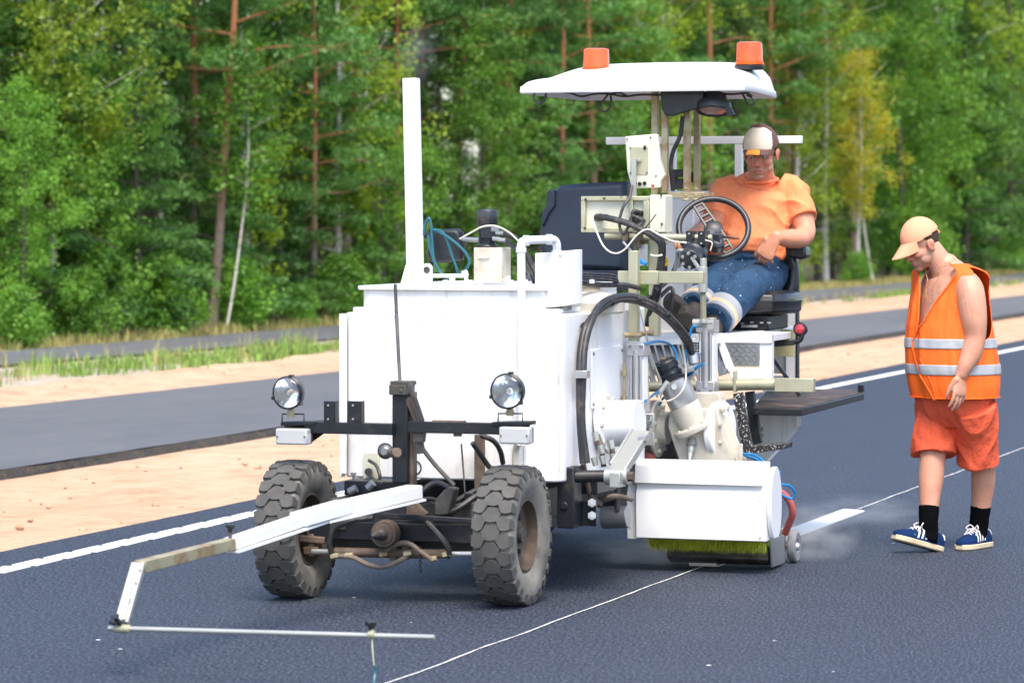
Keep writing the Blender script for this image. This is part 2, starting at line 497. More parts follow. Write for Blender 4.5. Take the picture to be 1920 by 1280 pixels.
class MB:
    def __init__(s):
        s.v, s.f = [], []

    def add(s, vs, fs):
        n = len(s.v)
        s.v += [Vector(x) for x in vs]
        s.f += [tuple(i + n for i in f) for f in fs]
        return s

    def box(s, c, d, R=None):
        c = Vector(c)
        vs = []
        for i in (-1, 1):
            for j in (-1, 1):
                for k in (-1, 1):
                    q = V(i * d[0] / 2, j * d[1] / 2, k * d[2] / 2)
                    vs.append(c + (R @ q if R else q))
        return s.add(vs, [(0, 1, 3, 2), (4, 6, 7, 5), (0, 4, 5, 1), (2, 3, 7, 6), (0, 2, 6, 4), (1, 5, 7, 3)])

    def span(s, a, b):
        a, b = Vector(a), Vector(b)
        d = b - a
        return s.box((a + b) / 2, (abs(d.x), abs(d.y), abs(d.z)))

    def bar(s, p, q, w_, h, up=None):
        p, q = Vector(p), Vector(q)
        d = q - p
        a, b = frame(d, up)
        vs = []
        for e in (p, q):
            for i, j in ((-1, -1), (1, -1), (1, 1), (-1, 1)):
                vs.append(e + a * (h / 2 * j) + b * (w_ / 2 * i))
        return s.add(vs, [(0, 1, 2, 3), (7, 6, 5, 4), (0, 4, 5, 1), (1, 5, 6, 2), (2, 6, 7, 3), (3, 7, 4, 0)])

    def rings(s, rings, cap=True, closed=True):
        n = len(rings[0])
        b = len(s.v)
        for r in rings:
            s.v += [Vector(x) for x in r]
        for i in range(len(rings) - 1):
            for j in range(n if closed else n - 1):
                k = (j + 1) % n
                s.f.append((b + i * n + j, b + i * n + k, b + (i + 1) * n + k, b + (i + 1) * n + j))
        if cap:
            s.f.append(tuple(b + j for j in reversed(range(n))))
            m = b + (len(rings) - 1) * n
            s.f.append(tuple(m + j for j in range(n)))
        return s

    def cyl(s, p, q, r0, r1=None, n=18):
        p, q = Vector(p), Vector(q)
        r1 = r0 if r1 is None else r1
        a, b = frame(q - p)
        cs = [(math.cos(2 * math.pi * i / n), math.sin(2 * math.pi * i / n)) for i in range(n)]
        return s.rings([[p + a * (r0 * c) + b * (r0 * t) for c, t in cs], [q + a * (r1 * c) + b * (r1 * t) for c, t in cs]])

    def lathe(s, o, ax, prof, n=24, cap=True):
        o = Vector(o)
        ax = Vector(ax).normalized()
        a, b = frame(ax)
        cs = [(math.cos(2 * math.pi * i / n), math.sin(2 * math.pi * i / n)) for i in range(n)]
        return s.rings([[o + ax * h + a * (max(r, 1e-4) * c) + b * (max(r, 1e-4) * t) for c, t in cs] for r, h in prof], cap)

    def tube(s, pts, r, n=8, k=5, cap=True):
        pts = spline([Vector(p) for p in pts], k)
        m = len(pts)
        rr = r if callable(r) else (lambda t: r)
        a = None
        rg = []
        for i, p in enumerate(pts):
            d = (pts[min(i + 1, m - 1)] - pts[max(i - 1, 0)])
            if d.length < 1e-7:
                d = Z3
            a, b = frame(d, a)
            q = rr(i / (m - 1))
            rg.append([p + a * (q * math.cos(2 * math.pi * j / n)) + b * (q * math.sin(2 * math.pi * j / n)) for j in range(n)])
        return s.rings(rg, cap)

    def prism(s, poly, ext):
        ext = Vector(ext)
        return s.rings([[Vector(p) for p in poly], [Vector(p) + ext for p in poly]])

    def slab(s, px, b0, b1):
        return s.prism([P(u, v, b0) for u, v in px], (-(b1 - b0), 0, 0))

    def ball(s, c, r, R=None, n=16, m=10):
        c = Vector(c)
        if not hasattr(r, '__len__'):
            r = (r, r, r)
        rg = []
        for i in range(m + 1):
            t = -math.pi / 2 + math.pi * i / m
            t = max(min(t, math.pi / 2 - .02), -math.pi / 2 + .02)
            ring = []
            for j in range(n):
                f = 2 * math.pi * j / n
                q = V(r[0] * math.cos(t) * math.cos(f), r[1] * math.cos(t) * math.sin(f), r[2] * math.sin(t))
                ring.append(c + (R @ q if R else q))
            rg.append(ring)
        return s.rings(rg)

    def torus(s, c, ax, R, r, n=36, m=10):
        c = Vector(c)
        a, b = frame(Vector(ax))
        ax = Vector(ax).normalized()
        rg = []
        for i in range(n + 1):
            f = 2 * math.pi * i / n
            d = a * math.cos(f) + b * math.sin(f)
            rg.append([c + d * (R + r * math.cos(2 * math.pi * j / m)) + ax * (r * math.sin(2 * math.pi * j / m)) for j in range(m)])
        return s.rings(rg, cap=False)

    def pieces(s):
        par = list(range(len(s.v)))
        def find(i):
            while par[i] != i:
                par[i] = par[par[i]]
                i = par[i]
            return i
        for f in s.f:
            r = find(f[0])
            for i in f[1:]:
                par[find(i)] = r
        groups = {}
        for f in s.f:
            groups.setdefault(find(f[0]), []).append(f)
        out = []
        for fs in groups.values():
            m, mp_ = MB(), {}
            for f in fs:
                for i in f:
                    if i not in mp_:
                        mp_[i] = len(m.v)
                        m.v.append(s.v[i])
                m.f.append(tuple(mp_[i] for i in f))
            out.append(m)
        return out

    def build(s, name, mat, parent=None, bevel=0.0, smooth=True, sharp=38, label=None, kind=None, recalc=True):
        if name in SINGLY:
            for q in s.pieces():
                o = q._build(name, mat, parent, bevel, smooth, sharp, label, kind, recalc)
            return o
        return s._build(name, mat, parent, bevel, smooth, sharp, label, kind, recalc)

    def _build(s, name, mat, parent, bevel, smooth, sharp, label, kind, recalc):
        me = bpy.data.meshes.new(name)
        me.from_pydata([tuple(x - OFF) for x in s.v], [], s.f)
        if recalc:
            bm = bmesh.new()
            bm.from_mesh(me)
            bmesh.ops.recalc_face_normals(bm, faces=bm.faces)
            bm.to_mesh(me)
            bm.free()
        return finish(name, me, mat, parent, bevel, smooth, sharp, label, kind)

def finish(name, me, mat, parent=None, bevel=0.0, smooth=True, sharp=38, label=None, kind=None):
    me.materials.append(MATS[mat])
    o = bpy.data.objects.new(name, me)
    COL.objects.link(o)
    if parent:
        o.parent = parent
    if smooth:
        me.polygons.foreach_set('use_smooth', [True] * len(me.polygons))
        me.set_sharp_from_angle(angle=math.radians(sharp))
    if bevel:
        b = o.modifiers.new('bevel', 'BEVEL')
        b.width = bevel
        b.segments = 2
        b.limit_method = 'ANGLE'
        b.angle_limit = math.radians(40)
        b.harden_normals = False
    if label:
        o['label'] = label
    if kind:
        o['kind'] = kind
    return o

def thing(name, label, cat, loc, rz=0.0, group=None):
    o = bpy.data.objects.new(name, None)
    o.empty_display_size = .2
    COL.objects.link(o)
    o.location = loc
    o.rotation_euler = (0, 0, rz)
    o['label'] = label
    o['category'] = cat
    if group:
        o['group'] = group
    return o

def struct(o):
    o['kind'] = 'structure'
    return o
# ------------------------------------------------------------------ ground, roads, lines (road frame)
def poly(b, pts):
    return float(np.interp(b, [p[0] for p in pts], [p[1] for p in pts]))

E_RIGHT = [(-20, 14), (300, 14)]
E_SAND = [(-20, -2.62), (4, -2.66), (20, -2.9), (300, -2.9)]
E_MID = [(-20, -4.9), (300, -4.83)]
E_MIDFAR = [(-20, -8.3), (12, -8.16), (20, -7.9), (38, -7.5), (56, -7.13), (300, -7.0)]
E_BERM = [(-20, -9.5), (14, -9.35), (24, -9.45), (60, -8.9), (300, -8.7)]
E_FAR = [(-20, -12.6), (19, -11.8), (28, -11.25), (48, -10.1), (73, -9.85), (300, -9.8)]
E_FARFAR = [(-20, -13.7), (22, -13.44), (33, -13.15), (57, -12.2), (78, -11.5), (300, -11.4)]
BS = [-17 + i * .25 for i in range(100)] + [8 + i * .6 for i in range(60)] + [44 + i * 2 for i in range(50)] + [150, 180, 220, 300]

def strip(name, e1, e2, ny, zf, mat, bs=BS, jag=0.0, kind='structure'):
    vs, fs = [], []
    for i, b in enumerate(bs):
        y1, y2 = poly(b, e1), poly(b, e2)
        for j in range(ny + 1):
            t = j / ny
            y = y1 + (y2 - y1) * t
            if jag and j in (0, ny):
                y += jag * mnoise.noise((b * 2.3, y1 * 3, 1.7))
            vs.append((-b, y, zf(b, y, t)))
    for i in range(len(bs) - 1):
        for j in range(ny):
            k = i * (ny + 1) + j
            fs.append((k, k + 1, k + ny + 2, k + ny + 1))
    me = bpy.data.meshes.new(name)
    me.from_pydata(vs, [], fs)
    bm = bmesh.new()
    bm.from_mesh(me)
    bmesh.ops.recalc_face_normals(bm, faces=bm.faces)
    if sum(f.normal.z for f in bm.faces) < 0:
        bmesh.ops.reverse_faces(bm, faces=bm.faces)
    bm.to_mesh(me)
    bm.free()
    o = finish(name, me, mat, smooth=True, sharp=80, kind=kind)
    o.matrix_world = ROAD
    return o

def nz(b, y, s, seed=0.0):
    return mnoise.noise((b * s, y * s, seed))

g = MB()
g.add([(-900, -900, -.16), (900, -900, -.16), (900, 900, -.16), (-900, 900, -.16)], [(0, 1, 2, 3)])
struct(g.build('ground', 'forest_floor')).matrix_world = ROAD
strip('road', E_RIGHT, [(b, y - .02) for b, y in E_SAND], 10, lambda b, y, t: 0.0, 'asphalt', jag=.012)
strip('sand_median', [(b, y + .05) for b, y in E_SAND], [(b, y - .1) for b, y in E_MID], 16,
      lambda b, y, t: -.012 - .02 * (1 if t == 0 else 0) + .035 * nz(b, y, .9) * math.sin(math.pi * min(max(t, .0), 1)) + .02 * nz(b, y, 3.1, 4) * min(1, 6 * t * (1 - t)), 'sand')
strip('middle_road', E_MID, E_MIDFAR, 6, lambda b, y, t: .05, 'old_asphalt', jag=.02)
strip('middle_road_edge', [(b, y + .06) for b, y in E_MID], [(b, y - .004) for b, y in E_MID], 3,
      lambda b, y, t: (-.02 if t == 0 else .049 if t == 1 else .02 + .03 * nz(b, y, 7)), 'asphalt_edge', jag=.05)
strip('sand_bank', [(b, y + .06) for b, y in E_MIDFAR], E_BERM, 14,
      lambda b, y, t: .03 + (.055 + .05 * nz(b, y, 1.3)) * math.sin(math.pi * (t ** .75) * .62) + .045 * nz(b, y, 3.6, 2) * min(1, 5 * t), 'sand', jag=.1)
strip('verge_ground', [(b, y + .02) for b, y in E_BERM], E_FAR, 6, lambda b, y, t: .05 + .02 * nz(b, y, 1), 'gravel')
strip('far_road', [(b, y + .1) for b, y in E_FAR], E_FARFAR, 4, lambda b, y, t: .075, 'old_asphalt', jag=.02)
strip('roadside_soil', [(b, y + .05) for b, y in E_FARFAR], [(b, y - 2.2) for b, y in E_FARFAR], 5, lambda b, y, t: .05 + .03 * nz(b, y, 1), 'verge_soil', jag=.1)

# edge line: one ribbed stroke after another, each a bit skewed and stepped
def line_y(b):
    return poly(b, [(-20, -2.23), (0, -2.235), (4, -2.31), (12, -2.42), (19, -2.49), (30, -2.40), (300, -2.3)])
root = bpy.data.objects.new('edge_line', None)
COL.objects.link(root)
root.matrix_world = ROAD
root['kind'] = 'structure'
b = -3.0
rs = random.Random(3)
while b < 5.2:
    ln = .345 + rs.uniform(-.02, .02)
    y0, y1 = line_y(b), line_y(b + ln)
    hw = .066
    sk = .012
    a, c = b + .030, b + ln - .030
    st = rs.uniform(-.001, .003)
    q = [(-(a - sk), y0 - hw + .005, .0), (-(a + sk), y0 + hw + st, .0), (-(c + sk), y1 + hw - .006, 0), (-(c - sk), y1 - hw, 0)]
    m = MB()
    m.prism([V(x, y, .0005) for x, y, z in q], (0, 0, .004))
    m.build('stroke', 'road_paint', root)
    b += ln
m = MB()
bb = [5.2 + i * .9 for i in range(110)]
vs, fs = [], []
for i, q in enumerate(bb):
    for hw in (-.066, .066):
        vs.append((-q, line_y(q) + hw, .0045))
for i in range(len(bb) - 1):
    fs.append((2 * i, 2 * i + 1, 2 * i + 3, 2 * i + 2))
m.add(vs, fs)
m.build('long_stroke', 'road_paint', root)

# chalked snap line, and the finished part of the centre stripe
m = MB()
vs, fs = [], []
n = 420
for i in range(n + 1):
    b = -4 + 44 * i / n
    y = .865 + .012 * mnoise.noise((b * 1.7, 3, 0)) + .004 * mnoise.noise((b * 14, 8, 0))
    hw = (.0038 + .0032 * mnoise.noise((b * 9, 1, 5))) * (1 + .015 * max(b, 0))
    vs += [(-b, y - hw, .0045), (-b, y + hw, .0045)]
    if i and not (2.0 < b < 5.1):
        fs.append((2 * i - 2, 2 * i - 1, 2 * i + 1, 2 * i))
m.add(vs, fs)
o = struct(m.build('chalk_line', 'chalk'))
o.matrix_world = ROAD
m = MB()
m.prism([V(-1.84, .79, .0005), V(-1.84, .93, .0005), V(-5.06, .93, .0005), V(-5.14, .79, .0005)], (0, 0, .006))
o = struct(m.build('centre_stripe', 'road_paint'))
o.matrix_world = ROAD
m = MB()
rs = random.Random(12)
for i in range(26):                                   # stray paint flecks
    b = rs.uniform(-2, 9)
    y = rs.uniform(-1.8, 3.2)
    r = rs.uniform(.004, .012)
    m.add([(-b + r * math.cos(k * 1.05) * rs.uniform(.6, 1.2), y + r * math.sin(k * 1.05) * rs.uniform(.6, 1.2), .004) for k in range(6)], [tuple(range(6))])
o = m.build('paint_flecks', 'road_paint', kind='stuff')
o.matrix_world = ROAD
o['label'] = 'small stray flecks of white paint on the dark asphalt'

m = MB()
rs = random.Random(5)
for i in range(330):                                  # clods on the sand
    b = rs.uniform(-2, 30)
    zone = rs.random()
    if zone < .75:
        y = rs.uniform(-4.7, -2.8); z = -.01
    else:
        t = rs.uniform(.1, .8)
        y = poly(b, E_MIDFAR) + (poly(b, E_BERM) - poly(b, E_MIDFAR)) * t; z = .03 + .05 * math.sin(math.pi * t ** .75 * .62)
    r = rs.uniform(.006, .022) if rs.random() < .93 else rs.uniform(.025, .04)
    R = Matrix.Rotation(rs.uniform(0, 6), 3, 'Z')
    m.ball((-b, y, z), (r, r * rs.uniform(.6, 1), r * .6), R, 6, 4)
o = m.build('sand_clods', 'sand', kind='stuff', recalc=False)
o.matrix_world = ROAD
o['label'] = 'small clods and pebbles scattered on the orange sand'

# ------------------------------------------------------------------ grass (stuff)
def blades(name, gen, mat, label, seed):
    rs = np.random.default_rng(seed)
    pos, hgt = gen(rs)
    n = len(pos)
    ang = rs.uniform(0, 2 * np.pi, n)
    lean = rs.uniform(.05, .45, n) * hgt
    wd = rs.uniform(.004, .010, n)
    dx, dy = np.cos(ang), np.sin(ang)
    v = np.zeros((n, 5, 3))
    v[:, 0] = pos + np.stack([-dy * wd, dx * wd, 0 * wd], 1)
    v[:, 1] = pos + np.stack([dy * wd, -dx * wd, 0 * wd], 1)
    mid = pos + np.stack([dx * lean * .35, dy * lean * .35, hgt * .6], 1)
    v[:, 2] = mid + np.stack([dy * wd * .8, -dx * wd * .8, 0 * wd], 1)
    v[:, 3] = mid + np.stack([-dy * wd * .8, dx * wd * .8, 0 * wd], 1)
    v[:, 4] = pos + np.stack([dx * lean, dy * lean, hgt], 1)
    idx = np.arange(n)[:, None] * 5
    quads = (idx + np.array([0, 1, 2, 3])).tolist()
    tris = (idx + np.array([3, 2, 4])).tolist()
    me = bpy.data.meshes.new(name)
    me.from_pydata(v.reshape(-1, 3).tolist(), [], quads + tris)
    o = finish(name, me, mat, smooth=False, kind='stuff')
    o.matrix_world = ROAD
    o['label'] = label
    return o

def verge_gen(rs):
    pos, hg = [], []
    for i in range(560):
        b = 8 + 72 * rs.random() ** 1.4
        yb, yf = poly(b, E_BERM), poly(b, E_FAR)
        t = rs.beta(1.2, 3.0)
        y = yb + (yf - yb) * t * .9
        k = mnoise.noise((b * .35, y * .8, 2)) + .25
        if b > 36 and rs.random() < .55:
            continue
        if k < .08:
            continue
        tall = rs.random() < .07
        m_ = rs.integers(30, 75)
        p = np.stack([-(b + rs.normal(0, .13, m_)), y + rs.normal(0, .10, m_), np.full(m_, .06)], 1)
        h = rs.uniform(.07, .22, m_) * (1 + 1.2 * k) * (1.7 if tall else .9)
        pos.append(p)
        hg.append(h * .55)
    return np.concatenate(pos), np.concatenate(hg)
def weed_gen(rs):
    pos, hg = [], []
    for i in range(170):
        b = 8 + 60 * rs.random() ** 1.3
        yb, yf = poly(b, E_BERM), poly(b, E_FAR)
        y = yb + (yf - yb) * rs.random() * .95
        m_ = rs.integers(5, 14)
        pos.append(np.stack([-(b + rs.normal(0, .07, m_)), y + rs.normal(0, .06, m_), np.full(m_, .06)], 1))
        hg.append(rs.uniform(.08, .22, m_))
    return np.concatenate(pos), np.concatenate(hg)
blades('verge_weeds', weed_gen, 'dry_grass', 'sparse taller yellowish weeds standing in the green verge grass', 6)
blades('verge_grass', verge_gen, 'grass_blade', 'bright green weedy grass on the bank between the two far roads', 1)

def edge_gen(rs):
    pos, hg = [], []
    for i in range(900):
        b = 10 + 85 * rs.random()
        y = poly(b, E_FARFAR) - .05 - abs(rs.normal(0, .5))
        m_ = rs.integers(14, 30)
        pos.append(np.stack([-(b + rs.normal(0, .25, m_)), y + rs.normal(0, .15, m_), np.full(m_, .05)], 1))
        hg.append(rs.uniform(.06, .2, m_))
    return np.concatenate(pos), np.concatenate(hg)
blades('roadside_grass', edge_gen, 'dry_grass', 'yellowish dry grass along the edge of the forest', 2)

# ------------------------------------------------------------------ trees
def quads_mesh(name, cen, nrm, size, asp, rs, mat):
    """many small leaf faces: kite shaped, one quad each"""
    n = len(cen)
    up = rs.normal(size=(n, 3))
    a = np.cross(nrm, up)
    a /= np.linalg.norm(a, axis=1)[:, None] + 1e-9
    b_ = np.cross(nrm, a)
    L_ = (size * asp)[:, None]
    Wd = size[:, None]
    v = np.stack([cen - a * L_ * .5, cen + b_ * Wd * .42 - a * L_ * .05, cen + a * L_ * .5, cen - b_ * Wd * .42 - a * L_ * .05], 1).reshape(-1, 3)
    me = bpy.data.meshes.new(name)
    me.vertices.add(4 * n)
    me.vertices.foreach_set('co', v.astype(np.float32).ravel())
    me.loops.add(4 * n)
    me.loops.foreach_set('vertex_index', np.arange(4 * n, dtype=np.int32))
    me.polygons.add(n)
    me.polygons.foreach_set('loop_start', np.arange(0, 4 * n, 4, dtype=np.int32))
    me.update(calc_edges=True)
    me.materials.append(MATS[mat])
    return me

def clump_leaves(rs, centres, radii, per, size, flat=1.0, out=None):
    n = len(centres)
    c = np.repeat(centres, per, 0)
    r = np.repeat(radii, per)[:, None]
    d = rs.normal(size=(n * per, 3))
    d /= np.linalg.norm(d, axis=1)[:, None]
    d *= (rs.random(n * per) ** .45)[:, None]
    d[:, 2] *= flat
    p = c + d * r
    nr = rs.normal(size=(n * per, 3)) * .7 + np.array([0, 0, .55]) + d * .6
    nr /= np.linalg.norm(nr, axis=1)[:, None]
    return p, nr, size * rs.uniform(.65, 1.35, n * per)

def trunk_mb(h, r, lean, seed, limbs, rs, bare=False):
    m = MB()
    pts = []
    for i in range(9):
        t = i / 8
        pts.append(V(lean[0] * math.sin(t * 2.2) + .05 * mnoise.noise((t * 3, seed, 0)), lean[1] * t + .05 * mnoise.noise((t * 3, seed, 7)), h * t - .1))
    m.tube(pts, lambda t: r * (1.25 - .25 * min(t * 12, 1)) * (1 - .86 * t), 9, 3)
    for p, q, r0 in limbs:
        mid = (p + q) / 2 + V(rs.normal(0, .06), rs.normal(0, .06), rs.normal(.03, .06))
        m.tube([p, mid, q], lambda t: r0 * (1 - .75 * t), 5, 3)
    return m

def at_trunk(h, lean, seed, t):
    return V(lean[0] * math.sin(t * 2.2) + .05 * mnoise.noise((t * 3, seed, 0)), lean[1] * t + .05 * mnoise.noise((t * 3, seed, 7)), h * t - .1)

def make_pine(seed, h=9.0, base=.38, leaf='pine_needles', lean=(.1, .1), r=.062, spread=1.5, dens=1.0):
    rs = np.random.default_rng(seed)
    limbs, cen, rad = [], [], []
    nl = int(34 * dens)
    for i in range(nl):
        t = base + (.97 - base) * ((i + rs.random()) / nl)
        p = at_trunk(h, lean, seed, t)
        a = i * 2.4 + rs.normal(0, .4)
        L_ = spread * (1.15 - .85 * (t - base) / (1 - base)) * rs.uniform(.55, 1.15)
        q = p + V(math.cos(a) * L_, math.sin(a) * L_, L_ * rs.uniform(.0, .35))
        limbs.append((p, q, .028 * (1.2 - t)))
        for k in range(int(6 * L_) + 3):
            f = rs.uniform(.35, 1.05)
            c = p + (q - p) * f
            cen.append((c.x + rs.normal(0, .2), c.y + rs.normal(0, .2), c.z + rs.normal(.06, .07)))
            rad.append(rs.uniform(.16, .34))
    for i in range(5):                       # dead snags below the crown
        t = rs.uniform(.12, base)
        p = at_trunk(h, lean, seed, t)
        a = rs.uniform(0, 6.28)
        L_ = rs.uniform(.3, .9)
        limbs.append((p, p + V(math.cos(a) * L_, math.sin(a) * L_, rs.uniform(-.15, .2)), .012))
    tm = trunk_mb(h, r, lean, seed, limbs, rs)
    p, nr, sz = clump_leaves(rs, np.array(cen), np.array(rad), 46, .034, .5)
    return tm, ('pine_bark', quads_mesh('crown', p, nr, sz, np.full(len(p), 3.2), rs, leaf))

def make_spruce(seed, h=6.0, leaf='spruce_needles', lean=(.05, .05), spread=1.25):
    rs = np.random.default_rng(seed)
    limbs, cen, rad = [], [], []
    nl = 62
    for i in range(nl):
        t = .06 + .92 * (i + rs.random()) / nl
        p = at_trunk(h, lean, seed, t)
        a = i * 2.4 + rs.normal(0, .4)
        L_ = spread * (1.05 - t) * rs.uniform(.6, 1.15)
        q = p + V(math.cos(a) * L_, math.sin(a) * L_, -L_ * rs.uniform(-.1, .3))
        limbs.append((p, q, .016 * (1.2 - t)))
        for k in range(int(5 * L_) + 2):
            f = rs.uniform(.25, 1.05)
            c = p + (q - p) * f
            cen.append((c.x + rs.normal(0, .1), c.y + rs.normal(0, .1), c.z + rs.normal(0, .05)))
            rad.append(rs.uniform(.14, .26))
    tm = trunk_mb(h, .06, lean, seed, limbs, rs)
    p, nr, sz = clump_leaves(rs, np.array(cen), np.array(rad), 44, .034, .42)
    return tm, ('dark_bark', quads_mesh('crown', p, nr, sz, np.full(len(p), 3.0), rs, leaf))

def make_leafy(seed, h=6.0, leaf='green_leaves', bark='dark_bark', spread=1.3, base=.08, droop=0.1, size=.062, r=.05, lean=(.1, .1), dens=1.0, rise=.5, prof=1.0):
    rs = np.random.default_rng(seed)
    limbs, cen, rad = [], [], []
    nl = int(46 * dens)
    for i in range(nl):
        u = (i + rs.random()) / nl
        t = base + (.98 - base) * u
        p = at_trunk(h, lean, seed, t)
        a = i * 2.4 + rs.normal(0, .5)
        pr = math.sin(math.pi * min(1, .16 + .8 * u ** prof)) ** .8
        L_ = spread * pr * rs.uniform(.5, 1.15)
        q = p + V(math.cos(a) * L_, math.sin(a) * L_, L_ * rise * rs.uniform(.5, 1.3))
        limbs.append((p, q, .010 * (1.2 - t)))
        for k in range(int(5 * L_) + 2):
            f = rs.uniform(.3, 1.1)
            c = p + (q - p) * f
            dz = -droop * rs.random() * 3 * f
            cen.append((c.x + rs.normal(0, .12), c.y + rs.normal(0, .12), max(.15, c.z + dz + rs.normal(0, .1))))
            rad.append(rs.uniform(.14, .34))
    tm = trunk_mb(h, r, lean, seed, limbs, rs)
    p, nr, sz = clump_leaves(rs, np.array(cen), np.array(rad), int(50 * dens ** .3), size, .9)
    return tm, (bark, quads_mesh('crown', p, nr, sz, np.full(len(p), 1.35), rs, leaf))

PROTO = {}
def proto(key, made):
    tm, (bark, crown) = made
    tr = tm.build('trunk', bark, recalc=False)
    me = tr.data
    bpy.data.objects.remove(tr)
    PROTO[key] = (me, crown)
proto('pine_a', make_pine(11, 9.5, .34))
proto('pine_b', make_pine(12, 9.0, .22, lean=(-.12, .15), spread=1.35))
proto('pine_c', make_pine(13, 10, .44, spread=1.6))
proto('pine_hero', make_pine(14, 9.0, .36, lean=(.32, .0), r=.068, spread=1.7, dens=.9))
proto('young_pine', make_spruce(15, 5.4, 'pine_needles', spread=1.3))
proto('spruce_a', make_spruce(16, 7.0))
proto('spruce_b', make_spruce(17, 5.0, spread=1.1))
proto('birch_a', make_leafy(18, 8.5, 'birch_leaves', 'birch_bark', 1.35, .16, .28, .045, rise=.7, dens=1.3))
proto('birch_b', make_leafy(19, 7.5, 'birch_leaves', 'birch_bark', 1.1, .12, .3, .045, rise=.7, dens=1.2))
proto('golden', make_leafy(20, 5.6, 'golden_leaves', 'birch_bark', .62, .32, .16, .05, rise=.6, r=.042, dens=.85, lean=(.08, 0)))
proto('alder_a', make_leafy(21, 4.6, 'green_leaves', 'dark_bark', 1.25, .04, .05, .055))
proto('alder_b', make_leafy(22, 6.2, 'green_leaves', 'dark_bark', 1.35, .05, .05, .054, dens=1.2))
proto('shrub', make_leafy(23, 1.5, 'green_leaves', 'dark_bark', .6, .03, 0, .06, r=.015, dens=.6))
proto('sapling', make_leafy(24, 4.2, 'green_leaves', 'birch_bark', .45, .45, .05, .06, r=.022, lean=(.35, .1), dens=.4))

def tree(key, name, label, cat, loc, sc=1.0, rz=0.0, group=None):
    tm, cm = PROTO[key]
    sc *= max(1.0, loc.y / 60.0)
    r = thing(name, label, cat, loc, rz, group)
    r.scale = (sc, sc, sc)
    for nm, me in (('trunk', tm), ('crown', cm)):
        o = bpy.data.objects.new(nm, me)
        COL.objects.link(o)
        o.parent = r
    return r

def spot(u, back):
    """ground point seen in photo column u, `back` metres behind the far edge of the far road"""
    b = 30.0
    for _ in range(30):
        y = poly(b, E_FARFAR) - back
        b = -Q(u, 600, y).x
    p = to_world((-b, y, 0))
    return V(p.x, p.y, .04)

# the trees one can tell apart, front row from left to right
HERO = [
    ('alder_b', 'leafy_tree', 'bushy bright green tree at the left end of the forest edge', 40, .7, .55, .4),
    ('birch_a', 'birch_tree', 'tall yellow-green birch hanging over the upper left corner', 95, 1.2, 1.15, 1.0),
    ('alder_a', 'leafy_tree', 'full green leafy tree with dense foliage down to the far road verge', 165, .9, .85, 2.1),
    ('young_pine', 'pine_tree', 'small thin-stemmed young pine right of the dense green leafy trees', 262, .8, .95, 3.0),
    ('pine_hero', 'pine_tree', 'big orange-barked pine with a bare curved trunk standing left of the white exhaust pipe', 396, .7, 1.05, 0.0),
    ('sapling', 'birch_tree', 'thin crooked white birch stem leaning beside the big orange pine', 420, .45, 1.0, -.4),
    ('birch_b', 'birch_tree', 'yellow-green birch behind the upper branches of the big orange pine', 640, 1.1, 1.15, 1.7),
    ('pine_b', 'pine_tree', 'brown-trunked pine midway between the big orange pine and the exhaust pipe', 590, 1.0, .85, 2.2),
    ('alder_a', 'leafy_tree', 'low green leafy tree just left of the white exhaust pipe', 715, .6, .8, .9),
    ('alder_b', 'leafy_tree', 'light green leafy tree right of the white exhaust pipe', 905, .8, .82, 4.0),
    ('pine_c', 'pine_tree', 'dark reddish pine trunk rising behind the top of the exhaust pipe', 790, 2.2, 1.1, 1.0),
    ('pine_a', 'pine_tree', 'slim red-trunked pine just left of the machine canopy', 858, 2.0, 1.1, 5.0),
    ('young_pine', 'pine_tree', 'bushy green young pine behind the left tip of the canopy', 1010, 1.1, 1.1, 1.2),
    ('pine_b', 'pine_tree', 'tall green pine seen between the two orange beacons', 1120, 1.6, 1.2, .3),
    ('alder_a', 'leafy_tree', 'leafy green tree behind the control box and canopy posts', 1215, .9, 1.0, 3.3),
    ('pine_c', 'pine_tree', 'red-trunked pine just left of the right-hand beacon', 1340, 1.4, 1.15, 2.6),
    ('birch_b', 'birch_tree', 'pale yellow-green birch right above the driver', 1490, 1.2, 1.0, .2),
    ('golden', 'birch_tree', 'slim golden yellow birch with a white trunk between driver and walking man', 1607, .5, .80, 0.0),
    ('sapling', 'birch_tree', 'leaning thin grey stem right of the golden birch trunk', 1640, .6, .9, 2.6),
    ('birch_a', 'birch_tree', 'largest yellow-green birch behind the walking man, topping the frame', 1765, 1.6, 1.25, 2.2),
    ('alder_b', 'leafy_tree', 'green leafy tree between the golden birch and the walking man', 1690, 1.3, 1.0, 1.1),
    ('spruce_a', 'spruce_tree', 'dark green spruce at the right end of the forest edge', 1893, .9, 1.3, .7),
    ('young_pine', 'pine_tree', 'dark young pine just behind the walking man in the orange vest', 1810, .9, 1.1, .9),
]
for key, nm, lab, u, back, sc, rz in HERO:
    tree(key, nm, lab, 'tree', spot(u, back), sc, rz)

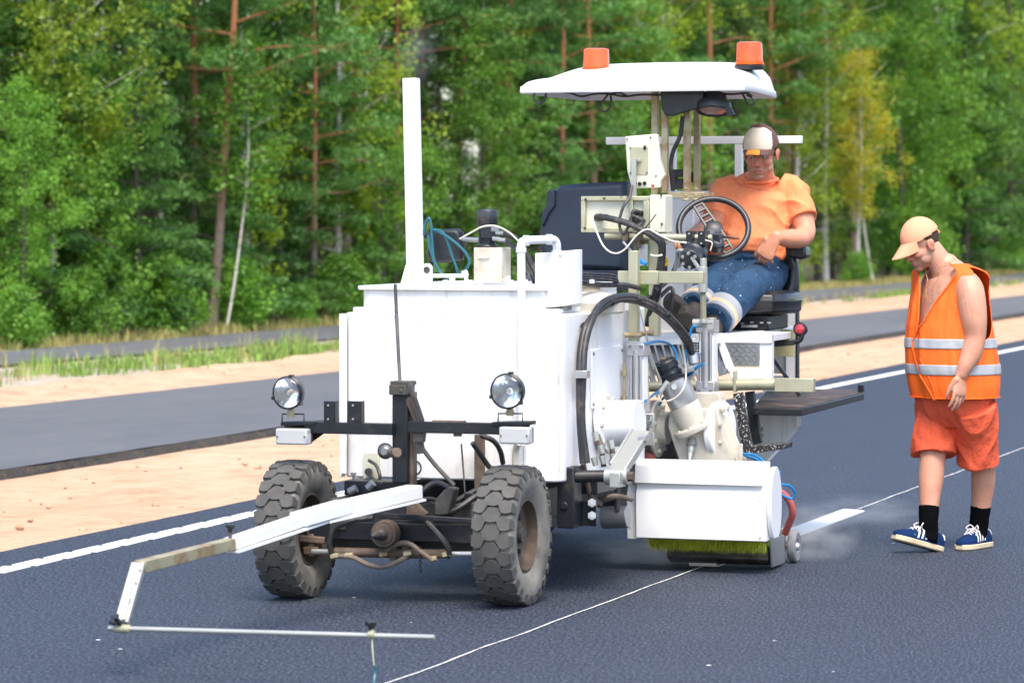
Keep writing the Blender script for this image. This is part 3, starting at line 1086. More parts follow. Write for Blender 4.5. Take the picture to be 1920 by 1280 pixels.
rs = random.Random(21)
FILL = [
    ('spruce_tree', ['spruce_a', 'spruce_b'], 'dark green spruce', 'spruces in the forest edge'),
    ('pine_tree', ['pine_a', 'pine_b', 'pine_c'], 'brown-trunked green pine', 'pines in the forest edge'),
    ('pine_tree', ['young_pine'], 'bushy young pine', 'young pines in the forest edge'),
    ('leafy_tree', ['alder_a', 'alder_b'], 'green leafy tree', 'leafy trees in the forest edge'),
    ('birch_tree', ['birch_a', 'birch_b'], 'yellow-green birch', 'birches in the forest edge'),
]
MARKS = [(60, 'at the left end of the forest edge'), (150, 'by the dense leafy trees near the left end'), (250, 'just right of the dense leafy trees'), (340, 'left of the big orange pine'),
         (430, 'behind the big orange pine'), (520, 'right of the big orange pine'), (610, 'above the left headlamp and tank edge'), (700, 'above the left end of the tank'), (760, 'just left of the exhaust pipe'),
         (840, 'just right of the exhaust pipe'), (930, 'above the black agitator motor'), (1010, 'behind the left tip of the canopy'), (1100, 'below the left-hand beacon'), (1180, 'between the two beacons'),
         (1270, 'behind the canopy posts'), (1350, 'just left of the right-hand beacon'), (1440, 'behind the driver in the cap'), (1530, 'right of the driver'), (1600, 'around the golden birch'), (1680, 'left of the walking man'),
         (1770, 'above the walking man'), (1860, 'right of the walking man'), (9999, 'at the right end of the forest edge')]
def mark(u):
    return next(t for lim, t in MARKS if u < lim)
for row, (back, step, where) in enumerate(((1.7, 64, 'by the road'), (3.1, 66, 'deeper in'))):
    u = -60 + 22 * row
    while u < 1990:
        k = rs.choices(range(5), weights=(2.4, 5 if row else 4, 3.2, 2.0, 1.7))[0]
        nm, keys, lab, grp = FILL[k]
        tree(rs.choice(keys), nm, lab + ' ' + mark(u) + ', ' + where, 'tree', spot(u, back + rs.uniform(-.4, .5)), rs.uniform(.9, 1.25), rs.uniform(0, 6.28), grp)
        u += step * rs.uniform(.75, 1.25)
for i in range(15):
    u = 15 + i * 132 + rs.uniform(-35, 35)
    tree('shrub', 'shrub', 'small green shrub under the trees ' + mark(u), 'shrub', spot(u, rs.uniform(.25, .6)), rs.uniform(.4, .8), rs.uniform(0, 6.28), 'shrubs along the forest edge')

_seen = {}
for o in list(COL.objects):                           # two alike in the same place: say which of them it is
    if o.get('category') in ('tree', 'shrub'):
        _seen.setdefault(o['label'], []).append(o)
for lab, os_ in _seen.items():
    if len(os_) == 2:
        os_.sort(key=lambda o: o.location.x / o.location.y)
        os_[0]['label'] = lab + ', left one'
        os_[1]['label'] = lab + ', right one'

# the wood behind: one mass of trunks and foliage
def far_woods():
    rs = np.random.default_rng(5)
    cen, rad = [], []
    tm = MB()
    for i in range(520):
        b = 4 + 190 * rs.random()
        back = 4.4 + 22 * rs.random() ** 1.2
        y = poly(b, E_FARFAR) - back
        h = rs.uniform(8, 13) * (1 + max(0, b - 40) / 110)
        tm.cyl((-b, y, -.1), (-b + rs.normal(0, .2), y, h), .09, .03, 6)
        con = rs.random() < .5
        for k in range(26):
            t = rs.uniform(.06 if not con else .1, 1.0)
            rr = (1.7 * (1.05 - t) if con else 1.5 * math.sin(math.pi * (.12 + .82 * t)))
            a = rs.uniform(0, 6.28)
            q = rr * math.sqrt(rs.random())
            cen.append((-b + q * math.cos(a), y + q * math.sin(a), h * t))
            rad.append(rs.uniform(.3, .6))
    p, nr, sz = clump_leaves(rs, np.array(cen), np.array(rad), 34, .088, .7)
    me = quads_mesh('far_woods', p, nr, sz, np.full(len(p), 1.6), rs, 'shaded_woods_leaves')
    o = bpy.data.objects.new('far_woods', me)
    COL.objects.link(o)
    o.matrix_world = ROAD
    o['kind'] = 'stuff'
    o['label'] = 'deep mixed wood filling in behind the forest edge trees'
    t = tm.build('woods_trunks', 'dark_bark', recalc=False, kind='stuff')
    t.parent = o
far_woods()
# ------------------------------------------------------------------ road marking machine
M = thing('road_marking_machine', 'white self-propelled road marking machine with a tank, canopy and painting unit on the new asphalt', 'road marker', ORG, ROADROT)

def part(name, mb, mat, parent=None, bevel=0.0, **k):
    return mb.build(name, mat, parent or M, bevel, **k)

def bolts(mb, pts, ax, r=.009, h=.008):
    for p in pts:
        p = Vector(p)
        mb.cyl(p, p + Vector(ax).normalized() * h, r, r * .95, 6)

# ---- wheels
def wheel(yc, out):
    R, Wd = .303, .19
    wy = lambda t: yc + out * t                     # t: metres outwards from the tyre centre
    ax = V(0, out, 0)
    w_ = MB()
    c = V(0, yc, R)
    w_.lathe(c, ax, [(.155, .045), (.165, .062), (.15, .068), (.148, .02), (.06, .012), (.06, .03), (.001, .03)], 36, cap=False)
    w_.lathe(c, ax, [(.155, -.045), (.165, -.062), (.15, -.068), (.146, -.01), (.001, -.01)], 36, cap=False)
    wo = part('wheel', w_, 'rust_brown', label='front wheel with dusty lugged rubber tyre and rusty rim')
    h = MB()
    h.cyl(wy_c := V(0, wy(.025), R), V(0, wy(.052), R), .036, .034, 20)
    bolts(h, [V(.085 * math.cos(i * 1.047), wy(.012), R + .085 * math.sin(i * 1.047)) for i in range(6)], ax, .012, .014)
    h.build('hub', 'dusty_steel', wo)
    t = MB()
    prof = [(.160, -.060), (.185, -.082), (.23, -.092), (.262, -.090), (.281, -.083), (.287, -.05), (.289, 0), (.287, .05), (.281, .083), (.262, .090), (.23, .092), (.185, .082), (.160, .060)]
    t.lathe(c, ax, prof, 64, cap=False)
    ty = t.build('tyre', 'tyre_side', wo, sharp=30)
    t = MB()
    # tread lugs: three staggered columns of scale-shaped blocks; the outer ones run down the shoulder
    n = 25
    rt = random.Random(4)
    pitch = 2 * math.pi / n
    def pt(yy, ph, r):
        return V(r * math.cos(ph), wy(yy), R + r * math.sin(ph))
    def crown(yy):
        return R - .6 * yy * yy
    for col, off in ((-1, 0), (0, .5), (1, 0)):
        for i in range(n):
            ph = (i + off) * pitch
            g_ = pitch * .5 * .97
            if col == 0:
                shape = [(-.045, .1 * g_), (-.034, -g_ * .9), (.0, -g_ * 1.08), (.034, -g_ * .9), (.045, .1 * g_), (.014, g_ * .98), (-.014, g_ * .98)]
            else:
                s_ = col
                shape = [(s_ * .019, .45 * g_), (s_ * .040, -g_ * .85), (s_ * .060, -g_ * 1.02), (s_ * .090, -g_ * .72), (s_ * .090, g_ * .72), (s_ * .048, g_ * .98)]
            shape = [(y + rt.uniform(-.002, .002), q * rt.uniform(.9, 1.0)) for y, q in shape]
            bot = [pt(y, ph + a, crown(y) - .021) for y, a in shape]
            cy = sum(y for y, a in shape) / len(shape)
            top = [pt(cy + (y - cy) * .95, ph + a * .93, crown(y) - (.004 if abs(y) > .08 else 0)) for y, a in shape]
            t.rings([bot, top])
            if col:
                a0, a1 = g_ * .62, g_ * .5
                q0 = [pt(s_ * .086, ph - a0, .298), pt(s_ * .086, ph + a0, .298), pt(s_ * .095, ph + a1, .258), pt(s_ * .095, ph - a1, .258)]
                q1 = [pt(s_ * .070, ph - a0, .283), pt(s_ * .070, ph + a0, .283), pt(s_ * .086, ph + a1, .255), pt(s_ * .086, ph - a1, .255)]
                t.rings([q1, q0])
    t.build('tread_lugs', 'tyre_rubber', wo, sharp=30, kind='stuff')
    return wo
wheel(.502, 1)
wheel(-.50, -1)
for yy in (-.42, .52):                               # rear pair, under the body
    wb = MB()
    c = V(-3.15, yy - .05 if yy > 0 else yy, .36)
    wb.lathe(c, (0, 1, 0), [(.17, -.08), (.2, -.1), (.32, -.1), (.355, -.07), (.36, 0), (.355, .07), (.32, .1), (.2, .1), (.17, .08)], 40, cap=False)
    wo = part('rear_wheel', wb, 'tyre_rubber')
    rb = MB()
    rb.lathe(c, (0, 1, 0), [(.172, -.09), (.165, 0), (.08, .03), (.001, .03)], 28, cap=False)
    rb.build('rim', 'dirty_white', wo)

# ---- front axle and steering
a = MB()
a.prism([P(612, 972, .05), P(893, 976, .05), P(893, 1042, .05), P(640, 1040, .05), P(612, 1030, .05)], (-.12, 0, 0))
a.bar(V(-.02, -.46, .3), V(-.02, .42, .3), .07, .08)
ax_o = part('front_axle', a, 'black_steel', bevel=.006)
a = MB()
a.cyl(V(.06, -.05, .30), V(.115, -.05, .30), .062, .058, 24)
a.cyl(V(.115, -.05, .30), V(.122, -.05, .30), .045, .045, 20)
a.build('pivot_housing', 'rust_brown', ax_o, bevel=.003)
a = MB()
a.lathe(V(.12, -.05, .30), (1, -.25, -.02), [(.026, 0), (.026, .02), (.018, .03), (.02, .05), (.012, .07), (.003, .085)], 14)
a.build('pivot_nut', 'dusty_steel', ax_o)
a = MB()
a.cyl(P(628, 1034, -.02), P(745, 1037, -.02), .021)
a.cyl(P(745, 1037, -.02), P(835, 1038, -.02), .021)
a.cyl(P(738, 1020, -.02), P(738, 1050, -.02), .018)
a.cyl(P(760, 1020, -.02), P(760, 1048, -.02), .018)
st = part('steering_cylinder', a, 'rust_brown')
a = MB()
a.cyl(P(585, 1033, -.02), P(630, 1034, -.02), .012)
a.cyl(P(835, 1038, -.02), P(893, 1038, -.02), .012)
a.build('piston_rod', 'aluminium', st)
a = MB()
for u in (578, ):
    a.bar(P(565, 1008, 0), P(612, 1012, 0), .06, .03)
    a.bar(P(572, 1031, 0), P(600, 1031, 0), .05, .035)
    a.cyl(P(585, 1000, 0), P(585, 1042, 0), .022)
    a.bar(P(575, 990, .02), P(625, 975, .05), .08, .05)
part('steering_knuckle', a, 'rust_brown', bevel=.005)
a = MB()
a.bar(P(700, 965, -.06), P(890, 976, -.03), .028, .022)
part('drag_link', a, 'black_steel', bevel=.003)
a = MB()
for pts in ([P(700, 970, -.05), P(660, 975, -.06), P(628, 990, -.06), P(618, 1015, -.06), P(622, 1038, -.05)],
            [P(800, 978, -.05), P(825, 1005, -.07), P(842, 1030, -.06), P(838, 1045, -.05)],
            [P(785, 925, .02), P(815, 905, .04), P(838, 912, .04), P(850, 925, .06)]):
    a.tube(pts, .013)
part('hydraulic_hose', a, 'hose_black')
a = MB()
for pts in ([P(625, 1042, -.05), P(660, 1044, -.06), P(690, 1058, -.07), P(720, 1062, -.07), P(750, 1050, -.06), P(765, 1040, -.05)],
            [P(720, 1038, -.05), P(738, 1022, -.07), P(765, 1018, -.07), P(790, 1035, -.07), P(808, 1048, -.06)]):
    a.tube(pts, .0115)
part('hydraulic_hose', a, 'hose_brown')
a = MB()
for u, v in ((628, 1043), (655, 1042), (765, 1038), (720, 1040), (812, 1048), (838, 1040)):
    a.cyl(P(u - 7, v, -.055), P(u + 7, v - 2, -.055), .014, .011, 6)
part('hose_fitting', a, 'zinc_rusty')
a = MB()
for i in range(9):                                  # hanging chain
    p = V(.07, .105, .24 - i * .0125)
    a.torus(p, (1, 0, 0) if i % 2 else (0, 1, 0), .0065, .0022, 10, 5)
part('chain', a, 'black_steel')

# ---- front mast, cross bar and lamps
a = MB()
a.span(P(735, 905, .0), P(764, 740, .0) + V(-.07, 0, 0))
mast = part('front_mast', a, 'black_steel', bevel=.005)
a = MB()
a.span(P(766, 935, .03), P(775, 735, .03) + V(-.05, 0, 0))
a.prism([P(757, 745, .0), P(768, 745, .0), P(785, 790, .0), P(778, 795, .0)], (-.02, 0, 0))
a.prism([P(765, 928, -.01), P(800, 962, -.01), P(798, 968, -.01), P(760, 968, -.01)], (-.03, 0, 0))
a.build('back_plate', 'rust_brown', mast, bevel=.002)
a = MB()
a.span(P(729, 740, -.02), P(762, 722, -.02) + V(-.11, 0, 0))
a.span(P(731, 722, -.01), P(768, 715, -.01) + V(-.09, 0, 0))
a.bar(P(768, 718, -.02), P(792, 790, -.02), .02, .018)
bolts(a, [P(752, 732, -.02)], (1, 0, 0))
a.build('top_clamp', 'dusty_steel', mast, bevel=.003)
a = MB()
a.tube([P(783, 820, -.02), P(792, 840, -.02), P(815, 870, -.01), P(838, 895, .0), P(852, 910, .0)], .010)
a.bar(P(778, 815, -.02), P(796, 818, -.02), .04, .05)
a.bar(P(785, 815, -.02), P(790, 850, -.02), .03, .022)
a.build('ratchet_strap', 'dusty_steel', mast)
a = MB()
a.prism([P(838, 912, .02), P(852, 915, .02), P(840, 965, .02), P(812, 968, .02), P(815, 935, .02)], (-.05, .01, 0))
part('mud_flap', a, 'dusty_steel', bevel=.008, label='greenish grey curled rubber flap behind the axle')

a = MB()
a.span(P(570, 812, -.05), P(735, 794, -.05) + V(-.045, 0, 0))
a.span(P(764, 811, -.05), P(975, 794, -.05) + V(-.045, 0, 0))
bar = part('lamp_bar', a, 'black_steel', bevel=.003)
a = MB()
for pl in ([(526, 791), (590, 790), (590, 796), (526, 798)], [(922, 791), (993, 790), (993, 797), (922, 797)]):
    a.prism([P(u, v, -.06) for u, v in pl], (-.09, 0, 0))
a.prism([P(527, 792, .03), P(584, 792, .03), P(608, 812, .03), P(580, 832, .03), P(560, 832, .03)], (-.006, 0, 0))
a.prism([P(925, 795, .03), P(993, 795, .03), P(993, 828, .03), P(950, 824, .03), P(930, 812, .03)], (-.006, 0, 0))
a.build('lamp_shelf', 'black_steel', bar, bevel=.0015)
for pl in (((607, 793), (628, 752)), ((651, 793), (677, 752))):
    a = MB()
    q, r = P(*pl[0], -.05), P(*pl[1], -.05)
    a.span(q, V(q.x - .006, r.y, r.z))
    a.span(V(q.x, r.y - .004, q.z), V(q.x - .045, r.y, r.z))
    a.build('upright_bracket', 'black_steel', bar, bevel=.0015)
    a = MB()
    bolts(a, [(q + (r - q) * .5) * 1.0 + V(.0, -.005, dz) for dz in (-.03, .03)], (1, 0, 0), .005, .004)
    a.build('bracket_bolt', 'aluminium', bar)
a = MB()
a.span(P(810, 793, -.045), P(870, 789, -.045) + V(-.03, 0, 0))
a.span(P(850, 818, -.04), P(862, 811, -.04) + V(-.03, 0, 0))
a.build('bar_lug', 'rust_brown', bar)

def headlamp(u, v, r, b=-.10):
    c = P(u, v, b)
    d = V(1, -.02, .03).normalized()
    hb = MB()
    hb.lathe(c - d * .075, d, [(.02, 0), (.045, .006), (r * .85, .035), (r * 1.02, .06), (r * 1.05, .085), (r * .95, .092), (r * .93, .086)], 36, cap=False)
    for k in range(3):
        f = math.radians(90 + 120 * k + 20)
        e, g_ = frame(d)
        hb.box(c + e * (r * 1.03 * math.cos(f)) + g_ * (r * 1.03 * math.sin(f)), (.03, .016, .016))
    h = part('headlamp', hb, 'black_plastic')
    rb = MB()
    rb.lathe(c + d * -.035, d, [(.012, -.01), (.03, .0), (r * .6, .015), (r * .93, .045)], 36, cap=False)
    rb.build('reflector', 'reflector', h)
    bb_ = MB()
    bb_.ball(c + d * -.02, (.02, .009, .009))
    bb_.build('bulb', 'white_lens', h)
    lb = MB()
    lb.lathe(c + d * .008, d, [(r * .94, 0), (r * .8, .010), (r * .5, .017), (.002, .02)], 36, cap=False)
    lb.build('lens', 'lamp_glass', h)
    sb = MB()
    q = P(u + 4, v + 33, b + .03)
    sb.cyl(c - d * .03 + V(0, 0, -r), q + V(0, 0, -.012), .013, .018, 12)
    sb.cyl(q + V(0, 0, -.012), q + V(0, 0, -.03), .02, .016, 6)
    sb.build('lamp_stem', 'zinc_rusty', h)
    return h
gm = pm('lamp_glass', (1, 1, 1), .06, var=0, bump=(70, .5, .003, (1, 1, .1)), trans=1.0)
headlamp(541, 736, .070)
headlamp(952, 733, .074)
a = MB()
for u0, u1, v0, v1 in ((529, 570, 776, 793), (934, 980, 775, 793)):
    p0, p1 = P(u0, v0, -.03), P(u1, v0, -.03)
    q0, q1 = P(u0, v1, -.03), P(u1, v1, -.03)
    a.tube([q0, p0, p1, q1], .004, 6, 1)
part('lamp_guard', a, 'dusty_steel')
for (u0, u1, v0, v1) in ((516, 575, 804, 833), (935, 992, 801, 832)):
    p, q = P(u0, v1, -.12), P(u1, v0, -.12)
    a = MB()
    a.span(p, V(p.x - .055, q.y, q.z))
    t = part('position_lamp', a, 'white_lens', bevel=.008)
    a = MB()
    bolts(a, [P(u0 + 4, (v0 + v1) / 2, -.121), P(u1 - 4, (v0 + v1) / 2, -.121)], (1, 0, 0), .004, .003)
    a.build('lens_screw', 'dusty_steel', t)
    a = MB()
    a.span(V(p.x - .056, p.y + .004, p.z + .003), V(p.x - .075, q.y - .004, q.z - .003))
    a.build('lamp_back', 'black_plastic', t)
a = MB()                                             # horn
c = P(723, 845, -.02)
a.lathe(c, (1, .1, 0), [(.030, 0), (.036, .006), (.034, .012), (.02, .018), (.018, .03)], 24)
hn = part('horn', a, 'black_plastic')
a = MB()
a.lathe(c + V(.012, .004, 0), (1, .1, 0), [(.03, 0), (.027, .01), (.015, .02), (.015, .03)], 24)
a.build('horn_membrane', 'steel_grey', hn)
a = MB()
a.cyl(P(737, 849, -.06), P(745, 848, -.1), .022, .022, 16)
part('mast_pin', a, 'rust_brown', bevel=.003)

# ---- white guide boom reaching ahead, with galvanised end and pointer rod
b0, b1, b2 = P(778, 921, -.10), P(432, 1019, -1.5), P(262, 1062, -2.42)
a = MB()
mid = P(600, 962, -.8)
for p, q, w_, h_ in ((b0, mid, .085, .058), (mid, b1, .066, .046)):
    a.bar(p, q, w_, h_)
a.bar(mid + (b0 - mid) * .25 + V(0, 0, .005), mid - (mid - b1) * .25 + V(0, 0, .004), .09, .056)
boom = part('guide_boom', a, 'clean_white', bevel=.006)
a = MB()
a.bar(b0 + V(-.02, 0, -.036), mid + V(0, 0, -.034), .10, .010)
a.bar(mid + V(0, 0, -.034), b1 + V(0, 0, -.030), .082, .010)
a.build('boom_flange', 'clean_white', boom)
a = MB()
a.bar(b1 + (b1 - b2) * .1, b2, .05, .045)
a.build('boom_extension', 'zinc_rusty', boom, bevel=.003, label='galvanised boom end with a rusty patch at the joint')
b3 = P(228, 1168, -2.62)
a = MB()
a.bar(b2 + V(.01, 0, .012), b3, .052, .022)
a.bar(b2 + V(.01, -.012, .0), b3 + V(0, .01, .0), .014, .05)
bolts(a, [b2 + (b3 - b2) * t + V(.03, .02, .01) for t in (.08, .3, .6)], (1, .3, .2), .006, .004)
a.build('boom_leg', 'zinc_bright', boom, bevel=.002)
r0, r1 = P(204, 1177, -2.64), P(815, 1194, -2.66)
a = MB()
a.cyl(r0, r1, .0095, .0095, 14)
a.build('pointer_rod', 'zinc_bright', boom)
a = MB()
rd = (r1 - r0).normalized()
c = P(230, 1178, -2.64)
a.cyl(c - rd * .03, c + rd * .03, .016, .016, 16)
c2 = P(697, 1189, -2.66)
a.cyl(c2 - rd * .011, c2 + rd * .011, .016, .016, 14)
a.cyl(c2 + V(0, 0, .01), c2 + V(0, 0, .03), .008, .008, 10)
a.build('rod_clamp', 'zinc', boom, bevel=.002)
def star_knob(c, ax, r, parent):
    k_ = MB()
    ax = Vector(ax).normalized()
    e, f_ = frame(ax)
    pr = []
    for i in range(30):
        t = 2 * math.pi * i / 30
        q = r * (.8 + .22 * math.cos(5 * t))
        pr.append(c + e * (q * math.cos(t)) + f_ * (q * math.sin(t)))
    k_.prism(pr, ax * r * .75)
    k_.cyl(c - ax * r * .9, c, r * .4, r * .6, 12)
    return k_.build('star_knob', 'black_plastic', parent, bevel=.002)
star_knob(P(218, 1163, -2.66), (.6, -.5, .5), .024, boom)
star_knob(P(696, 1172, -2.66), (.15, 0, 1), .022, boom)
star_knob(b1 + V(-.0, 0, .062), (0, .05, 1), .020, boom)
star_knob(P(711, 916, -.15) + V(0, 0, .02), (0, .05, 1), .018, boom)
a = MB()
a.cyl(b1 + V(0, 0, .02), b1 + V(0, 0, .055), .007)
a.build('knob_screw', 'dusty_steel', boom)
a = MB()
e2 = Q(703, 1262, .885)
a.tube([c2, (c2 + e2) / 2 + V(.004, 0, 0), e2], .0028, 6, 3)
a.build('pointer_wire', 'zinc', boom)
a = MB()
a.tube([e2 + V(0, 0, .03), e2, e2 + V(.02, .004, -.026), V(e2.x + .05, e2.y + .015, .01)], .0055, 8, 4)
a.build('pointer_tip', 'hose_teal', boom)
a = MB()
a.cyl(b0 + V(.02, .02, .0), b0 + V(.02, .035, 0), .012, .012, 6)
a.build('boom_bolt', 'dusty_steel', boom)

# ---- chassis under the tank
a = MB()
for y in (-.3, .36):
    a.span(V(.02, y - .04, .30), V(-3.7, y + .04, .44))
a.span(V(-.1, -.3, .30), V(-.2, .36, .42))
a.span(V(-1.9, -.36, .26), V(-2.9, .40, .60))
ch = part('chassis_frame', a, 'dusty_steel', bevel=.006)
a = MB()
a.span(P(645, 928, .10), P(735, 903, .10) + V(-.16, 0, 0))
a.span(P(870, 945, .12), P(895, 925, .12) + V(-.1, 0, 0))
part('front_bracket', a, 'black_steel', bevel=.004)
a = MB()
a.cyl(P(663, 908, .12), P(663, 890, .12), .006)
bolts(a, [P(663, 890, .12)], (0, 0, 1), .013, .01)
a.cyl(P(690, 915, .06), P(700, 905, .06), .018)
a.cyl(P(655, 922, .06), P(668, 915, .06), .018)
part('leveling_bolt', a, 'steel_grey')
a = MB()
for pts, r in (([P(770, 930, .15), P(830, 948, .12), P(880, 925, .16), P(900, 915, .2)], .012), ([P(820, 965, .05), P(855, 955, .05), P(893, 930, .1)], .014),
               ([P(650, 960, .15), P(720, 955, .12), P(800, 962, .15), P(880, 950, .15)], .014), ([P(760, 955, .1), P(800, 935, .1), P(850, 948, .1)], .01)):
    a.tube(pts, r)
part('chassis_hose', a, 'hose_black')
a = MB()
a.tube([P(900, 815, .12), P(925, 826, .16), P(938, 845, .2), P(943, 868, .24)], .012)
a.tube([P(886, 830, .12), P(900, 850, .16), P(915, 872, .2), P(935, 895, .24)], .012)
a.tube([P(865, 832, .30), P(868, 870, .30), P(872, 925, .26)], .004)
part('front_cable', a, 'hose_black')
a = MB()
a.span(P(889, 915, .28), P(907, 815, .28) + V(-.02, 0, 0))
part('tank_bracket', a, 'rust_brown', bevel=.002)
a = MB()
a.tube([P(972, 830, .25), P(967, 845, .27), P(966, 870, .28), P(968, 900, .28)], .016)
part('drain_pipe', a, 'dirty_white')

# ---- tank body
def rbox(x0, x1, y0, y1, z0, z1, r, n=6):
    cs = []
    for cx, cy, a0 in ((x1 - r, y1 - r, 0), (x0 + r, y1 - r, 90), (x0 + r, y0 + r, 180), (x1 - r, y0 + r, 270)):
        for i in range(n + 1):
            t = math.radians(a0 + 90 * i / n)
            cs.append((cx + r * math.cos(t), cy + r * math.sin(t)))
    return [[V(x, y, z) for x, y in cs] for z in (z0, z1)]
a = MB()
a.rings(rbox(-1.72, -.35, -.425, .615, .505, 1.245, .07))
tank = part('tank', a, 'white_paint', bevel=.008)
a = MB()
a.rings(rbox(-1.70, -.37, -.40, .56, 1.2455, 1.268, .07))
a.rings(rbox(-1.62, -.405, -.355, .50, 1.268, 1.347, .05))
a.build('tank_shoulder', 'white_paint', tank, bevel=.004)
a = MB()
a.rings(rbox(-1.65, -.385, -.372, .515, 1.3475, 1.366, .04))
a.build('tank_lid', 'white_paint', tank, bevel=.003)
a = MB()
a.span(V(-.347, -.427, .52), V(-.355, -.400, 1.24))
a.span(V(-.342, -.433, .505), V(-.40, -.424, 1.24))
a.build('corner_flange', 'white_paint', tank, bevel=.002)
a = MB()
for u in (985, 1052):
    p, q = P(u, 612, .349), P(u, 885, .349)
    a.span(V(-.3495, p.y - .006, q.z), V(-.344, p.y + .006, p.z))
a.build('panel_seam', 'white_paint', tank, bevel=.002)
a = MB()
p, q = Q(1107, 655, .617), Q(1165, 756, .617)
a.span(V(p.x, .6155, q.z), V(q.x, .625, p.z))
ap = a.build('access_panel', 'clean_white', tank, bevel=.003)
a = MB()
bolts(a, [V(x, .625, z) for x in (p.x - .02, q.x + .02) for z in (p.z - .02, q.z + .02)], (0, 1, 0), .008, .005)
a.build('panel_bolt', 'steel_grey', tank)
a = MB()
p, q = P(683, 905, .35), P(712, 848, .35)
a.span(V(-.349, p.y, p.z), V(-.335, q.y, q.z))
ob = a.build('outlet_box', 'cream_paint', tank, bevel=.003)
a = MB()
a.tube([P(692, 863, .31), P(705, 872, .27), P(712, 890, .24), P(712, 905, .24)], .008)
a.tube([P(690, 885, .31), P(697, 895, .27), P(708, 905, .24)], .008)
a.cyl(P(692, 884, .33), P(690, 884, .28), .016)
a.build('socket_cable', 'hose_black', tank)
a = MB()
a.lathe(P(778, 876, .352), (1, 0, 0), [(.033, 0), (.033, .006), (.028, .006), (.028, .001), (.001, .001)], 24, cap=False)
a.build('round_port', 'black_steel', tank)
a = MB()
a.tube([P(741, 533, .335), P(744, 600, .30), P(747, 660, .18), P(750, 716, .03)], .008, 8, 4)
part('dip_rod', a, 'dusty_steel')

# ---- things on the tank top
a = MB()
p, q = P(761, 528, 1.0), P(794, 147, 1.0)
c0 = (p + P(797, 528, 1.0)) / 2
c1 = P(771, 147, 1.0)
a.bar(c0, c1, .067, .066, V(1, 0, 0))
ex = part('exhaust_pipe', a, 'clean_white', bevel=.005)
a = MB()
e0 = c0 + V(0, 0, .06)
a.rings([[c0 + V(i * .06, j * .058, -.03) for i, j in ((1, 1), (-1, 1), (-1, -1), (1, -1))], [e0 + V(i * .0345, j * .0355, .02) for i, j in ((1, 1), (-1, 1), (-1, -1), (1, -1))]])
a.build('pipe_foot', 'clean_white', ex)
a = MB()
a.span(c1 + V(-.028, -.028, -.002), c1 + V(.028, .028, .0025))
a.build('pipe_mouth', 'black_steel', ex)
a = MB()
lp = [P(792, 532, .75), P(792, 500, .75), P(797, 494, .75), P(805, 494, .75), P(810, 500, .75), P(810, 532, .75)]
a.prism(lp, (-.012, 0, 0))
lg = part('lifting_lug', a, 'clean_white', bevel=.002)
a = MB()
a.lathe(P(801, 506, .748), (1, 0, 0), [(.0001, .004), (.014, .004), (.016, .007), (.014, .009)], 18, cap=False)
a.build('lug_hole', 'dusty_steel', lg)
a = MB()
a.tube([P(805, 530, .7), P(805, 518, .7), P(808, 517, .7), P(870, 517, .7), P(874, 519, .7), P(874, 530, .7)], .009, 10, 2)
a.cyl(P(848, 530, .72), P(848, 516, .72), .014)
a.cyl(P(868, 514, .72), P(876, 512, .72), .015)
part('lid_handle', a, 'clean_white')
a = MB()
for u, v, b in ((835, 528, .6), (882, 528, .6), (958, 528, .6), (985, 527, .6), (900, 529, .5), (1110, 527, .7)):
    a.cyl(P(u, v + 4, b), P(u, v - 3, b), .012, .012, 6)
a.bar(P(945, 526, .6), P(955, 520, .6), .02, .01)
a.cyl(P(953, 527, .6), P(953, 518, .6), .01)
part('lid_bolt', a, 'clean_white')
# mirror on its post, coiled teal hose
a = MB()
a.cyl(P(808, 530, .85), P(808, 428, .85), .011)
a.cyl(P(796, 441, .85), P(822, 441, .85), .016)
mi = part('mirror_post', a, 'black_steel')
a = MB()
mp = [(802, 445), (812, 432), (838, 429), (858, 428), (866, 436), (869, 470), (866, 487), (835, 492), (806, 494), (799, 480)]
fr = [P(u, v, .84) for u, v in mp]
cn = sum(fr, V(0, 0, 0)) / len(fr)
a.rings([[cn + (p - cn) * .82 + V(.015, 0, 0) for p in fr], [p + V(-.005, 0, 0) for p in fr], [p + V(-.03, 0, 0) for p in fr]])
a.build('mirror', 'black_plastic', mi, bevel=.004)
a = MB()
for pts in ([P(795, 440, .8), P(797, 420, .78), P(804, 409, .78), P(808, 422, .78), P(810, 450, .78), P(815, 490, .78), P(835, 520, .78), P(846, 516, .78)],
            [P(810, 430, .78), P(832, 438, .77), P(848, 480, .77), P(858, 512, .77), P(846, 520, .77), P(824, 510, .78), P(808, 470, .78), P(803, 440, .78)],
            [P(815, 430, .78), P(845, 448, .76), P(870, 470, .76), P(880, 490, .76), P(870, 508, .76), P(850, 516, .77)]):
    a.tube(pts, .0065, 7, 6)
part('coiled_hose', a, 'hose_teal')
# agitator motor on its white box
a = MB()
p, q = P(888, 530, .8), P(941, 464, .8)
a.span(p, V(p.x - .13, q.y, q.z))
mo = part('motor_box', a, 'dirty_white', bevel=.003)
a = MB()
a.span(P(897, 484, .79), P(917, 479, .79) + V(-.03, 0, 0))
a.build('box_catch', 'cream_paint', mo)
a = MB()
c = P(914, 464, .86)
s_ = .0024
a.lathe(c, (0, 0, 1), [(.045, 0), (.05, .01), (.05, .012), (.038, .018), (.040, .055), (.046, .08), (.046, .10), (.049, .104), (.049, .165), (.045, .172), (.01, .176)], 22)
a.box(c + V(.03, .02, .07), (.05, .07, .05))
a.build('agitator_motor', 'dark_blue_motor', mo, bevel=.002)
a = MB()
for u, v in ((928, 430), (936, 436), (930, 447), (940, 449)):
    a.cyl(P(u - 6, v, .8), P(u + 8, v + 1, .8), .011, .010, 8)
a.cyl(P(866, 448, .8), P(898, 450, .8), .010, .012, 8)
a.build('motor_fitting', 'steel_grey', mo)
a = MB()
